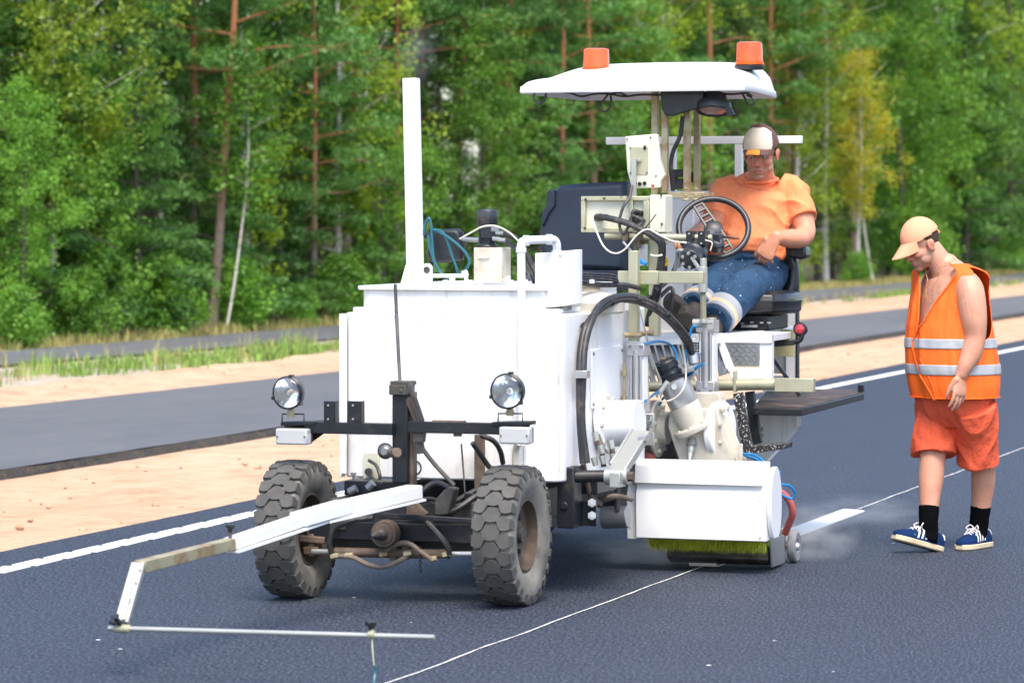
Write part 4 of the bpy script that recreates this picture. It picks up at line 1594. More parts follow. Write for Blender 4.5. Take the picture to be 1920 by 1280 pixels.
a.tube([P(938, 437, .8), P(965, 445, .85), P(980, 465, .9), P(1000, 500, 1.0), P(1010, 525, 1.1)], .013)
a.tube([P(940, 450, .8), P(960, 460, .85), P(975, 475, .9), P(992, 505, 1.0), P(1002, 528, 1.1)], .013)
part('motor_hose', a, 'hose_black')
a = MB()
a.tube([P(862, 448, .8), P(885, 435, .8), P(905, 425, .78), P(930, 424, .78), P(955, 436, .8), P(975, 455, .84)], .004)
part('sensor_cable', a, 'cable_white')
# water box and its pipe
a = MB()
bx = [P(1003, 475, .5), P(1043, 472, .46), P(1085, 468, .60)]
h0 = .245
lo_ = [V(p.x, p.y, p.z - h0) for p in bx]
up = [bx[0], bx[1], bx[2], bx[2] + V(-.12, -.02, 0), bx[0] + V(-.17, -.02, 0)]
dn = [lo_[0], lo_[1] , lo_[2], lo_[2] + V(-.12, -.02, 0), lo_[0] + V(-.17, -.02, 0)]
a.rings([dn, up])
wb = part('water_box', a, 'clean_white', bevel=.004)
a = MB()
a.span(P(1050, 582, .55), P(1062, 568, .55) + V(-.08, 0, 0))
a.span(P(1028, 573, .6), P(1070, 566, .6) + V(-.05, 0, 0))
a.build('box_bracket', 'steel_grey', wb)
a = MB()
pz = [P(979, 834, .30), P(978, 600, .31), P(977, 468, .33), P(978, 456, .34), P(987, 451, .36), P(1030, 449, .44), P(1040, 451, .47), P(1044, 460, .48), P(1044, 474, .49)]
a.tube([pz[0], pz[1], pz[2]], .0185, 14, 1)
a.tube(pz[2:], .0185, 14, 4)
pv = part('plastic_pipe', a, 'clean_white')
a = MB()
for i, d in ((2, (0, 0, 1)), (4, (0, 1, 0)), (5, (0, 1, 0)), (8, (0, 0, 1))):
    d = Vector(d)
    a.cyl(pz[i] - d * .012, pz[i] + d * .012, .023, .023, 14)
a.build('pipe_joint', 'clean_white', pv)
a = MB()
a.lathe(P(1110, 575, .95), (0, 0, 1), [(.14, -.03), (.15, -.02), (.15, .02), (.12, .05), (.05, .07)], 30)
a.lathe(P(1105, 550, 1.0), (0, 0, 1), [(.05, -.06), (.05, .03), (.06, .035), (.06, .05)], 20)
part('filler_neck', a, 'dirty_white')
a = MB()
for k_ in range(3):
    a.tube([P(1083, 512 + 5 * k_, .75), P(1115, 514 + 4 * k_, .85), P(1150, 516 + 5 * k_, 1.0), P(1158, 528 + 3 * k_, 1.05)], .007)
a.tube([P(1085, 530, .8), P(1130, 534, .95), P(1170, 534, 1.1), P(1200, 540, 1.3)], .012)
part('top_hose', a, 'hose_black')
a = MB()                                            # big side hose loop
for off in (0, 1):
    d = 6 * off
    a.tube([P(1094 + d, 868, .50), P(1088 + d * .5, 790, .5), P(1087 + d, 700, .52), P(1090 + d, 650, .56), P(1100 + d, 610, .62), P(1124, 580 - d, .75), P(1155, 563 - d, .9), P(1190, 563 - d, 1.1), P(1225, 577 - d, 1.3), P(1255, 600 - d, 1.5), P(1282 + d, 632, 1.7), P(1298, 664, 1.85)], .017, 10, 5)
part('hose_loop', a, 'hose_black', label='thick black hose loop arching over the machine side')
a = MB()
a.span(P(1077, 709, .47), P(1100, 695, .47) + V(-.05, 0, 0))
a.lathe(P(1298, 662, 1.85), (.0, .15, -1), [(.021, 0), (.024, .01), (.024, .05), (.012, .055), (.012, .08)], 14)
a.tube([P(1301, 690, 1.85), P(1302, 700, 1.85), P(1296, 706, 1.85), P(1284, 708, 1.87)], .011)
part('hose_clamp', a, 'aluminium', bevel=.002)
a = MB()
for i, (u, v, b) in enumerate(((1098, 612, .62), (1145, 566, .85), (1195, 560, 1.12), (1224, 572, 1.3), (1250, 590, 1.45))):
    a.ball(P(u, v, b), (.02, .025, .022), None, 10, 6)
part('cable_tie', a, 'black_plastic')
# ---- brush unit on the left side of the machine
a = MB()
p = P(1044, 990, .42)
q = P(1076, 876, .42)
a.span(p, V(p.x - .12, q.y, q.z))
lb = part('side_bracket', a, 'black_steel', bevel=.006)
a = MB()
a.cyl(P(1074, 893, .46), P(1138, 892, .50), .027, .027, 20)
a.build('bracket_tube', 'black_steel', lb)
a = MB()
a.span(P(1076, 985, .55), P(1118, 940, .55) + V(-.02, 0, 0))
a.span(P(1076, 925, .62), P(1120, 900, .62) + V(-.3, 0, 0))
bolts(a, [P(1058, 948, .42)], (1, 0, 0), .02, .008)
a.build('bracket_plate', 'black_steel', lb, bevel=.003)
a = MB()
for v in (942, 966):
    a.cyl(P(1110, v, .55), P(1110, v, .52), .02, .02, 6)
    a.cyl(P(1110, v, .54), P(1110, v, .49), .009)
a.build('bracket_bolt', 'aluminium', lb)
a = MB()
c = P(1150, 893, .50)
a.cyl(P(1135, 893, .50), P(1178, 893, .50), .037, .037, 20)
a.span(P(1142, 914, .42), P(1162, 886, .42) + V(-.10, 0, 0))
kn = part('arm_clevis', a, 'zinc_bright', bevel=.004)
a = MB()
a.cyl(P(1176, 893, .50), P(1188, 893, .50), .022, .022, 6)
a.build('clevis_nut', 'rust_brown', kn)
a = MB()
a.bar(P(1158, 884, .50), P(1204, 812, .72), .085, .035)
a.bar(P(1146, 876, .53), P(1188, 810, .75), .012, .05)
a.build('lift_arm', 'zinc_bright', kn, bevel=.003)
a = MB()
a.cyl(P(1198, 822, .66), P(1212, 822, .66), .016, .016, 6)
a.build('arm_bolt', 'aluminium', kn)
a = MB()
a.cyl(P(1130, 970, 1.15), P(1178, 968, 1.15), .052, .052, 28)
mt = part('brush_motor', a, 'steel_grey', bevel=.003)
a = MB()
a.cyl(P(1157, 955, 1.1), P(1158, 915, 1.1), .012)
a.build('motor_rod', 'dusty_steel', mt)
a = MB()
for pts in ([P(1120, 815, .62), P(1127, 835, .62), P(1130, 860, .62), P(1132, 875, .62)], [P(1146, 835, .66), P(1149, 855, .66), P(1146, 870, .66)],
            [P(1120, 940, .8), P(1150, 930, .8), P(1185, 935, .9)]):
    a.tube(pts, .013)
a.tube([P(1093, 868, .55), P(1100, 900, .6), P(1108, 930, .65), P(1125, 945, .8)], .013)
part('side_hose', a, 'hose_brown')
a = MB()
for (u, v) in ((1117, 818), (1128, 842), (1130, 862), (1146, 833), (1150, 858), (1115, 865)):
    a.cyl(P(u - 2, v - 8, .61), P(u + 2, v + 8, .61), .016, .013, 8)
part('hose_union', a, 'zinc_bright')

yL, yR = P(1192, 950, 1.5).y, P(1437, 950, 1.5).y
prof = [(-1.50, .160), (-1.495, .372), (-1.515, .400), (-1.515, .43), (-1.60, .49), (-1.70, .49), (-1.73, .40), (-1.73, .17)]
a = MB()
a.prism([V(x, yL, z) for x, z in prof], (0, yR - yL, 0))
hood = part('brush_hood', a, 'clean_white', bevel=.004)
a = MB()
a.prism([V(-1.492, yL - .006, .418), V(-1.505, yL - .006, .505), V(-1.60, yL - .006, .525), V(-1.64, yL - .006, .525), V(-1.64, yL - .006, .496), V(-1.52, yL - .006, .436)], (0, yR - yL - .01, 0))
a.build('hood_cover', 'clean_white', hood, bevel=.004)
a = MB()
def capprof(y, w_):
    pts = [V(-1.50 - .36 * t, y, 0) for t in ()]
    cx, cz = -1.60, .33
    q = []
    for i in range(22):
        t = math.radians(-65 + 310 * i / 21)
        q.append(V(cx + .105 * math.cos(t), y, cz + .175 * math.sin(t)))
    return q
a.prism(capprof(yR + .002, 0), (0, .022, 0))
a.build('hood_end', 'clean_white', hood, bevel=.003)
a = MB()
a.prism([V(-1.53, yL - .002, .15), V(-1.52, yL - .002, .36), V(-1.60, yL - .002, .50), V(-1.68, yL - .002, .50), V(-1.72, yL - .002, .15)], (0, -.05, 0))
a.build('hood_end', 'clean_white', hood, bevel=.004)
a = MB()
bolts(a, [P(1183, 902, 1.49), P(1183, 930, 1.49), P(1182, 990, 1.49)], (1, 0, 0), .009, .006)
bolts(a, [V(-1.4985, yR - .03, z) for z in (.18, .35)], (1, 0, 0), .006, .004)
a.build('hood_bolt', 'dirty_white', hood)
a = MB()
a.cyl(V(-1.62, yL + .04, .215), V(-1.62, yR - .03, .215), .075, .075, 24)
br = part('brush_roller', a, 'black_steel')
a = MB()
rs = random.Random(9)
for i in range(5200):
    y = rs.uniform(yL + .04, yR - .03)
    th = rs.uniform(math.radians(-165), math.radians(-15))
    th += .15 * mnoise.noise((y * 25, th * 3, 0))
    d = V(math.cos(th), 0, math.sin(th))
    c = V(-1.62, y, .215)
    ln = .128 + .010 * mnoise.noise((y * 20, th * 4, 3)) + rs.uniform(-.008, .004)
    s1 = c + d * .07
    s2 = c + d * ln + V(0, rs.uniform(-.012, .012), 0)
    tn = V(-d.z, 0, d.x)
    tw = rs.uniform(-1, 1)
    e = (tn * tw + Y3 * (1 - abs(tw))).normalized() * .0022
    n_ = len(a.v)
    a.v += [s1 - e, s1 + e, s2]
    a.f.append((n_, n_ + 1, n_ + 2))
a.build('bristles', 'bristle', br, smooth=False, recalc=False, kind='stuff')

# screed shoe and pipe roller behind the brush
a = MB()
a.prism([V(-1.74, .70, .05), V(-1.76, .70, .12), V(-1.98, .70, .12), V(-2.0, .70, .05), V(-1.9, .70, .02), V(-1.8, .70, .02)], (0, .50, 0))
sh = part('screed_box', a, 'dusty_steel', bevel=.006)
a = MB()
a.prism([V(-1.75, 1.21, .015), V(-1.72, 1.21, .15), V(-1.98, 1.21, .15), V(-2.0, 1.21, .015)], (0, .01, 0))
a.build('side_skid', 'plate_steel', sh, bevel=.002)
a = MB()
a.span(V(-1.80, .795, .004), V(-1.84, .93, .022))
a.build('paint_shoe', 'dirty_white', sh, bevel=.002)

# ---- valve block
bV = 1.95
a = MB()
a.prism([P(1255, 770, bV - .1), P(1345, 765, bV - .1), P(1352, 800, bV - .1), P(1378, 872, bV - .1), P(1275, 872, bV - .1), P(1252, 800, bV - .1)], (-.2, 0, 0))
a.prism([P(1290, 735, bV), P(1345, 735, bV), P(1352, 745, bV), P(1352, 790, bV), P(1290, 790, bV)], (-.1, 0, 0))
vb = part('valve_block', a, 'dirty_white', bevel=.008)
a = MB()
c = P(1246, 804, bV)
a.lathe(c + V(0, -.03, 0), (0, 1, 0), [(.05, -.04), (.135, -.03), (.138, -.022), (.138, .004), (.12, .008), (.075, .012), (.075, .05)], 36)
c2 = P(1352, 806, bV)
a.build('pipe_flange', 'dirty_white', vb, bevel=.002)
a = MB()
a.lathe(c2 + V(0, -.02, 0), (.22, 1, 0), [(.08, -.05), (.08, -.012), (.132, -.006), (.140, 0), (.140, .03), (.134, .036), (.001, .037)], 36)
a.build('blind_flange', 'clean_white', vb, bevel=.002)
a = MB()
for i in range(8):
    t = i * math.pi / 4 + .3
    e = V(.112 * math.cos(t), 0, .112 * math.sin(t))
    bolts(a, [c + e + V(0, -.024, 0), c2 + e + V(0, .015, 0)], (0, 1, 0), .011, .016)
    a.cyl(c2 + e * 1.02 + V(0, -.045, 0), c2 + e * 1.02 + V(0, -.02, 0), .009, .009, 6)
a.build('flange_bolt', 'dirty_white', vb)
a = MB()
a.lathe(c + V(0, -.062, 0), (0, 1, 0), [(.06, 0), (.14, 0), (.14, .025), (.06, .025)], 32, cap=False)
a.build('rubber_flange', 'steel_grey', vb)
top, bot = P(1262, 712, bV - .12), P(1302, 800, bV - .08)
d = (top - bot).normalized()
a = MB()
a.lathe(bot, d, [(.10, -.02), (.105, -.012), (.105, .006), (.1, .01), (.068, .012), (.072, .06), (.073, .115), (.07, .12)], 32)
a.build('valve_neck', 'dirty_white', vb, bevel=.002)
a = MB()
a.lathe(bot + d * .12, d, [(.071, 0), (.073, .003), (.074, .125), (.06, .13)], 32)
a.build('valve_sleeve', 'aluminium', vb)
a = MB()
e, f_ = frame(d)
bolts(a, [bot + e * (.09 * math.cos(k * .785)) + f_ * (.09 * math.sin(k * .785)) + d * .006 for k in range(8)], d, .011, .012)
a.build('neck_bolt', 'dirty_white', vb)
a = MB()
mtop = bot + d * .255
a.lathe(mtop, d, [(.03, -.02), (.055, 0), (.06, .03), (.052, .034), (.052, .05), (.058, .054), (.058, .085), (.05, .095), (.02, .097)], 26)
a.box(mtop + V(0, .03, 0), (.07, .09, .05))
for k in range(8):
    t = k * math.pi / 4
    a.cyl(mtop + d * .09 + e * (.04 * math.cos(t)) + f_ * (.04 * math.sin(t)), mtop + d * .102 + e * (.04 * math.cos(t)) + f_ * (.04 * math.sin(t)), .008, .008, 6)
vm = a.build('valve_motor', 'dark_blue_motor', vb, bevel=.002)
a = MB()
a.box(mtop + d * .1, (.028, .024, .02), Matrix.Rotation(.5, 3, 'Y'))
a.build('motor_plug', 'rust_brown', vb)
a = MB()
a.cyl(P(1238, 735, bV - .2), P(1252, 715, bV - .18), .013)
a.cyl(P(1282, 695, bV - .15), P(1300, 690, bV - .15), .014)
a.cyl(P(1262, 726, bV - .2), P(1264, 725, bV - .22), .014)
a.cyl(P(1234, 745, bV - .2), P(1239, 732, bV - .2), .014, .012)
a.build('motor_union', 'zinc_bright', vb)
a = MB()
a.lathe(P(1297, 832, bV - .1), V(.5, 0, -.87), [(.026, -.02), (.026, .01), (.019, .014), (.022, .03), (.014, .05), (.016, .055), (.004, .1)], 14)
a.build('grease_tip', 'zinc_bright', vb)
a = MB()
a.cyl(P(1122, 795, .95), P(1200, 792, .95), .105, .105, 32)
a.cyl(P(1128, 795, .93), P(1140, 794, .93), .13, .13, 32)
fb = part('feed_barrel', a, 'clean_white', bevel=.004)
a = MB()
for k in range(9):
    t = k * .698
    bolts(a, [P(1140, 794, .93) + V(.115 * math.cos(t), 0, .125 * math.sin(t))], (0, 1, 0), .012, .014)
a.build('barrel_bolt', 'dirty_white', fb)
# pneumatic cylinders
def air_cylinder(u0, u1, v0, v1, b, cap=22):
    p, q = P(u0, v1, b), P(u1, v0, b)
    w_ = q.y - p.y
    m = MB()
    h_ = .055
    m.span(V(p.x, p.y, p.z), V(p.x - w_, q.y, q.z))
    o = part('air_cylinder', m, 'clean_white', bevel=.006)
    m = MB()
    for t in (.18, .82):
        y = p.y + w_ * t
        m.cyl(V(p.x + .002, y, p.z), V(p.x + .002, y, q.z), .008, .008, 8)
    m.cyl(V(p.x, p.y + w_ / 2, p.z), V(p.x, p.y + w_ / 2, q.z), w_ * .22, w_ * .22, 14)
    m.build('tie_rod', 'aluminium', o)
    m = MB()
    for z in (p.z, q.z):
        m.span(V(p.x + .012, p.y - .006, z - .03), V(p.x - w_ - .006, q.y + .006, z + .03))
    m.build('end_cap', 'aluminium', o, bevel=.004)
    m = MB()
    bolts(m, [V(p.x + .012, p.y + w_ * t, z) for t in (.15, .85) for z in (p.z - .015, q.z + .015)], (1, 0, 0), .008, .005)
    m.build('cap_screw', 'steel_grey', o)
    return o
air_cylinder(1178, 1207, 656, 762, 1.28)
air_cylinder(1308, 1338, 612, 726, 1.98)
a = MB()
a.span(P(1152, 800, 1.26), P(1226, 775, 1.26) + V(-.02, 0, 0))
a.span(P(1165, 790, 1.24), P(1220, 782, 1.24) + V(-.07, 0, 0))
a.span(P(1158, 810, 1.28), P(1226, 835, 1.28) + V(-.02, 0, 0))
bp_ = part('cylinder_base', a, 'zinc_bright', bevel=.003)
a = MB()
bolts(a, [P(u, v, 1.24) for u in (1166, 1216) for v in (780, 795)], (1, 0, 0), .010, .008)
a.cyl(P(1195, 812, 1.26), P(1195, 795, 1.26), .015)
a.build('base_bolt', 'steel_grey', bp_)
a = MB()
for u, b in ((1170, 1.22), (1214, 1.36)):
    a.cyl(P(u, 770, b), P(u, 680, b), .0075)
    a.cyl(P(u, 705, b), P(u, 695, b), .014, .014, 6)
    a.cyl(P(u, 770, b), P(u, 742, b), .013, .013, 10)
part('threaded_rod', a, 'zinc_rusty')
a = MB()
p = P(1308, 680, 1.96)
a.cyl(P(1307, 662, 1.93), P(1307, 640, 1.93), .019, .019, 14)
fl = part('air_filter', a, 'clean_white')
a = MB()
a.cyl(P(1307, 664, 1.93), P(1307, 659, 1.93), .020, .018, 14)
a.build('filter_cap', 'hose_blue', fl)
a = MB()
for k in range(4):
    z0 = P(1307, 643 + 5 * k, 1.93).z
    for j in range(3):
        yy = P(1307, 650, 1.93).y + (-.011 + .011 * j)
        a.box(V(P(1307, 650, 1.93).x + .017, yy, z0), (.006, .008, .010))
a.build('filter_slot', 'black_plastic', fl)
a = MB()
a.cyl(P(1307, 638, 1.93), P(1307, 628, 1.93), .009)
a.build('filter_stem', 'cable_white', fl)

# support posts, lift spindle and cross bars in galvanised steel
a = MB()
a.span(P(1178, 640, 1.30), P(1195, 470, 1.30) + V(-.045, 0, 0))
gp_ = part('front_post', a, 'zinc', bevel=.003)
a = MB()
a.cyl(P(1172, 628, 1.29), P(1203, 628, 1.29), .012, .012, 8)
a.cyl(P(1190, 626, 1.35), P(1225, 624, 1.35), .012)
a.build('post_pin', 'zinc_rusty', gp_)
a = MB()
a.span(P(1158, 533, 1.35), P(1233, 508, 1.35) + V(-.05, 0, 0))
a.span(P(1234, 531, 1.375), P(1318, 509, 1.375) + V(-.045, 0, 0))
a.build('cross_bar', 'zinc', gp_, bevel=.003)
a = MB()
a.span(P(1216, 630, 2.05), P(1234, 430, 2.05) + V(-.05, 0, 0))
part('rear_post', a, 'zinc', bevel=.003)
a = MB()
a.cyl(P(1318, 548, 1.80), P(1318, 500, 1.80), .022, .022, 16)
a.cyl(P(1319, 500, 1.80), P(1319, 484, 1.80), .016, .016, 14)
a.cyl(P(1319, 606, 1.84), P(1319, 598, 1.84), .018, .018, 14)
a.cyl(P(1300, 606, 1.86), P(1338, 604, 1.86), .022, .022, 16)
a.span(P(1325, 618, 1.84), P(1338, 596, 1.84) + V(-.05, 0, 0))
sp = part('lift_spindle', a, 'zinc_bright', bevel=.002)
a = MB()
s0, s1 = P(1318, 548, 1.80), P(1319, 600, 1.84)
pr = []
L_ = (s1 - s0).length
for k in range(29):
    pr += [(.0115, L_ * k / 28), (.015, L_ * (k + .5) / 28)]
a.lathe(s0, s1 - s0, pr[:-1], 12)
s0, s1 = P(1319, 500, 1.80), P(1319, 483, 1.80)
pr = []
for k in range(8):
    pr += [(.013, .045 * k / 8), (.016, .045 * (k + .5) / 8)]
a.lathe(s0, s1 - s0, pr, 12)
a.build('spindle_thread', 'zinc', sp)
a = MB()
a.cyl(P(1135, 443, 2.0), P(1335, 446, 2.05), .0165, .0165, 16)
ht = part('steering_tube', a, 'zinc', bevel=.001)
a = MB()
for k in range(14):
    q = P(1135 + 2.3 * k, 443, 2.0)
    a.cyl(q, q + V(0, .003, 0), .018, .018, 14)
a.build('tube_thread', 'zinc', ht)
a = MB()
for u0, u1 in ((1286, 1298), (1308, 1322)):
    a.span(P(u0, 460, 1.98), P(u1, 433, 1.98) + V(-.09, 0, 0))
a.build('tube_clamp', 'black_steel', ht, bevel=.002)
a = MB()
bolts(a, [P(u, v, 1.98) for u in (1292, 1315) for v in (438, 456)], (1, 0, 0), .005, .003)
a.build('clamp_screw', 'aluminium', ht)
a = MB()
for u in (1166, 1192):
    a.span(P(u, 452, 1.97), P(u + 11, 434, 1.97) + V(-.07, 0, 0))
a.cyl(P(1197, 452, 1.98), P(1197, 466, 1.98), .012)
a.build('box_clamp', 'rust_brown', ht, bevel=.002)
a = MB()
a.bar(P(1168, 453, 1.94), P(1190, 478, 1.94), .02, .012)
a.bar(P(1186, 474, 1.94), P(1200, 494, 1.94), .03, .014)
hv = part('hand_lever', a, 'steel_grey', bevel=.003)
a = MB()
a.bar(P(1200, 488, 1.93), P(1212, 496, 1.93), .026, .02)
a.build('lever_grip', 'hose_blue', hv, bevel=.003)
a = MB()
a.span(P(1198, 498, 2.02), P(1214, 458, 2.02) + V(-.01, 0, 0))
part('switch_plate', a, 'aluminium')
a = MB()
c = P(1247, 492, 2.15)
a.lathe(c, (0, 0, 1), [(.012, -.045), (.014, -.01), (.014, 0)], 12)
yk = part('shift_lever', a, 'black_plastic')
a = MB()
a.lathe(c, (0, 0, 1), [(.012, -.02), (.017, -.015), (.017, .0), (.012, .002), (.017, .008), (.017, .016), (.008, .024)], 16)
a.build('lever_knob', 'yellow_plastic', yk)
# ---- control boxes
a = MB()
ctl = [(1090, 368), (1243, 360), (1246, 425), (1093, 436)]
fx = [P(u, v, 2.05) for u, v in ctl]
zt, zb = fx[0].z, fx[3].z
y0, y1 = P(1089, 400, 2.05).y, P(1247, 400, 2.05).y
ym = P(1217, 400, 2.05).y
x0 = fx[0].x
a.span(V(x0 - .002, ym, zb - .0), V(x0 - .14, y1, zt + .006))                      # closed right-hand box
cb = part('control_box', a, 'cream_paint', bevel=.006)
a = MB()
t_ = .03
a.span(V(x0, y0, zt - .022), V(x0 - .13, ym - .001, zt))
a.span(V(x0, y0, zb), V(x0 - .13, ym - .001, zb + .022))
a.span(V(x0, y0, zb + .0225), V(x0 - .13, y0 + .022, zt - .0225))
a.span(V(x0, ym - .03, zb + .0225), V(x0 - .13, ym - .001, zt - .0225))
yd = P(1184, 400, 2.05).y
a.span(V(x0, yd - .012, zb + .0225), V(x0 - .13, yd + .006, zt - .0225))
a.build('box_frame', 'zinc', cb, bevel=.003)
a = MB()
a.span(V(x0 - .025, y0 + .022, zb + .022), V(x0 - .035, ym - .03, zt - .022))
a.build('box_back', 'cream_paint', cb)
a = MB()
for u, v in ((1098, 374), (1165, 366), (1177, 366), (1240, 366), (1241, 420), (1097, 428), (1133, 372)):
    bolts(a, [P(u, v, 2.048)], (1, 0, 0), .006, .005)
a.cyl(P(1207, 414, 2.07), P(1207, 414, 2.04), .009)
a.cyl(P(1120, 408, 2.08), P(1138, 407, 1.99), .02, .014, 12)
a.cyl(P(1203, 400, 2.08), P(1196, 400, 2.02), .014, .012, 12)
a.cyl(P(1196, 414, 2.08), P(1190, 416, 2.02), .014, .012, 12)
a.build('box_gland', 'black_plastic', cb)
a = MB()
cyl_box = [P(1217 + 3, 424, 2.05), ]
a.span(V(x0 - .02, ym + .006, zb - .05), V(x0 - .14, y1 + .02, zb - .002))
a.build('box_foot', 'aluminium', cb)
# upper display box seen from its back
a = MB()
ub = [(1172, 256), (1233, 251), (1238, 300), (1247, 330), (1240, 338), (1239, 352), (1185, 354), (1176, 320)]
a.rings([[P(u, v, 2.12) for u, v in ub], [P(1205 + (u - 1205) * .96 + 4, 300 + (v - 300) * .97, 2.26) for u, v in ub]])
db = part('display_box', a, 'cream_paint', bevel=.006)
a = MB()
a.span(P(1181, 328, 2.117), P(1215, 276, 2.117) + V(-.01, 0, 0))
pl = a.build('service_plate', 'zinc', db, bevel=.001)
a = MB()
a.span(P(1184, 372, 2.08), P(1192, 296, 2.08) + V(-.016, 0, 0))
a.span(P(1190, 303, 2.1), P(1201, 298, 2.1) + V(-.02, 0, 0))
a.build('box_holder', 'zinc_bright', db, bevel=.001)
a = MB()
for u, v in ((1200, 345), (1209, 344), (1191, 345)):
    a.lathe(P(u, v, 2.117), (1, 0, 0), [(.009, 0), (.010, .006), (.006, .006), (.005, .002)], 14)
bolts(a, [P(u, v, 2.117) for u, v in ((1176, 261), (1220, 258), (1182, 278), (1213, 324), (1230, 330), (1182, 325))], (1, 0, 0), .004, .004)
a.ball(P(1209, 277, 2.116), (.006, .008, .012))
a.build('box_socket', 'black_plastic', db)
a = MB()
a.ball(P(1224, 348, 2.117), (.006, .008, .008))
a.build('status_lamp', 'red_plastic', db)
# cables around the boxes
a = MB()
a.tube([P(1124, 406, 1.98), P(1150, 411, 1.96), P(1180, 420, 1.95), P(1205, 432, 1.94), P(1230, 447, 1.96), P(1240, 462, 1.98), P(1238, 490, 2.0), P(1232, 530, 2.02), P(1222, 575, 2.05), P(1212, 610, 2.08)], .0155, 9, 5)
a.tube([P(1205, 430, 1.955), P(1228, 440, 1.96), P(1243, 455, 1.97), P(1243, 490, 2.0), P(1238, 530, 2.02), P(1232, 560, 2.05), P(1215, 600, 2.08)], .012, 8, 5)
a.tube([P(1184, 348, 2.07), P(1180, 370, 2.03), P(1170, 385, 2.0), P(1162, 410, 1.98), P(1163, 430, 1.97), P(1170, 438, 1.97), P(1178, 425, 1.97), P(1186, 405, 1.98), P(1195, 398, 2.0), P(1188, 410, 2.0)], .0075, 8, 5)
a.tube([P(1199, 398, 2.0), P(1188, 396, 1.98), P(1186, 408, 1.98), P(1192, 418, 2.0)], .010, 8, 4)
a.tube([P(1180, 420, 1.96), P(1186, 405, 1.97), P(1205, 416, 1.98), P(1200, 424, 1.97)], .0075, 7, 4)
a.tube([P(1210, 428, 1.94), P(1220, 415, 1.93), P(1230, 402, 1.92)], .003, 6, 3)
a.tube([P(1228, 545, 2.0), P(1248, 530, 2.1), P(1262, 510, 2.2), P(1270, 490, 2.3)], .012)
a.tube([P(1215, 555, 2.0), P(1232, 560, 2.1), P(1255, 540, 2.2), P(1262, 548, 2.2), P(1258, 580, 2.2)], .01)
part('cable_loom', a, 'hose_black', label='bundle of black cables drooping from the control boxes')
a = MB()
a.tube([P(1110, 409, 1.99), P(1117, 430, 1.96), P(1132, 462, 1.93), P(1152, 475, 1.92), P(1172, 467, 1.92), P(1195, 440, 1.92), P(1215, 430, 1.93), P(1235, 440, 1.95), P(1262, 452, 1.97), P(1288, 455, 1.97)], .0045, 7, 6)
a.tube([P(1195, 566, 1.22), P(1210, 620, 1.3), P(1222, 670, 1.5), P(1240, 715, 1.7)], .004, 6, 5)
a.tube([P(1262, 605, 1.72), P(1278, 640, 1.74), P(1286, 700, 1.76), P(1280, 730, 1.7), P(1262, 748, 1.7), P(1240, 752, 1.7), P(1234, 740, 1.74)], .0045, 6, 5)
a.tube([P(1322, 450, 1.95), P(1335, 455, 1.95), P(1332, 470, 1.95)], .003, 6, 4)
a.tube([P(1220, 478, 1.96), P(1230, 480, 1.95), P(1242, 478, 1.96)], .005, 6, 4)
part('white_cable', a, 'cable_white')
a = MB()
a.tube([P(1207, 645, 1.27), P(1235, 640, 1.5), P(1255, 645, 1.75), P(1266, 658, 1.78), P(1269, 675, 1.78)], .0065, 8, 5)
a.tube([P(1310, 612, 1.85), P(1300, 612, 1.84), P(1294, 625, 1.84), P(1288, 655, 1.84), P(1285, 680, 1.84)], .0065, 8, 5)
a.tube([P(1320, 681, 1.8), P(1305, 690, 1.82), P(1292, 702, 1.86)], lambda t: .006 + .006 * t, 8, 4)
a.tube([P(1209, 752, 1.27), P(1225, 740, 1.6), P(1240, 730, 1.85)], .0065, 8, 4)
a.tube([P(1235, 760, 1.9), P(1245, 745, 1.9), P(1258, 742, 1.9)], .006, 8, 4)
a.tube([P(1392, 850, 1.85), P(1415, 853, 1.85), P(1432, 866, 1.82), P(1446, 890, 1.8), P(1458, 912, 1.8), P(1455, 905, 1.82)], .006, 8, 6)
a.tube([P(1392, 852, 1.87), P(1420, 862, 1.87), P(1445, 880, 1.84), P(1460, 905, 1.82), P(1480, 910, 1.84), P(1490, 922, 1.86), P(1485, 934, 1.86), P(1470, 930, 1.84), P(1456, 920, 1.82), P(1452, 940, 1.82), P(1460, 955, 1.84), P(1452, 965, 1.84)], .006, 8, 6)
part('air_line', a, 'hose_blue', label='bright blue thin air line')
a = MB()
a.tube([P(1452, 918, 1.95), P(1468, 925, 1.98), P(1482, 942, 2.0), P(1486, 962, 2.02), P(1480, 980, 2.05), P(1472, 1000, 2.08)], .017, 12, 6)
part('paint_hose', a, 'hose_red', label='thick dull red ribbed hose by the small wheel')
a = MB()
for u, b in ((1217, 1.9), ):
    a.cyl(P(u, 872, b), P(u, 840, b), .035, .035, 18)
part('spray_tube', a, 'hose_red')

# ---- steering wheel and its pump
c = P(1338, 428, 2.35)
axw = V(.42, .12, .90).normalized()
e, f_ = frame(axw, V(0, 1, 0))
# the rim lies nearly facing the camera: lean it back
axw = V(.80, .22, .52).normalized()
e, f_ = frame(axw, V(0, 1, 0))
a = MB()
a.torus(c, axw, .172, .0155, 56, 12)
swh = part('steering_wheel', a, 'black_plastic')
a = MB()
for sg in (1, -1):
    for k in (-1, 1):
        pass
dsp = (P(1312, 378, 2.35) - c)
dsp = (dsp - axw * dsp.dot(axw)).normalized()
sd = axw.cross(dsp)
for sg in (1, -1):
    for k in (-.022, .022):
        a.bar(c + dsp * (.02 * sg) + sd * k * 1.25, c + dsp * (.168 * sg) + sd * k, .012, .014, axw)
    for t in (.05, .085, .12, .155):
        a.bar(c + dsp * (t * sg) + sd * -.026, c + dsp * (t * sg) + sd * .026, .012, .012, axw)
a.build('spoke', 'black_plastic', swh, bevel=.002)
a = MB()
a.lathe(c - axw * .03, axw, [(.03, 0), (.05, .01), (.045, .035), (.02, .045)], 20)
a.build('wheel_hub', 'black_plastic', swh)
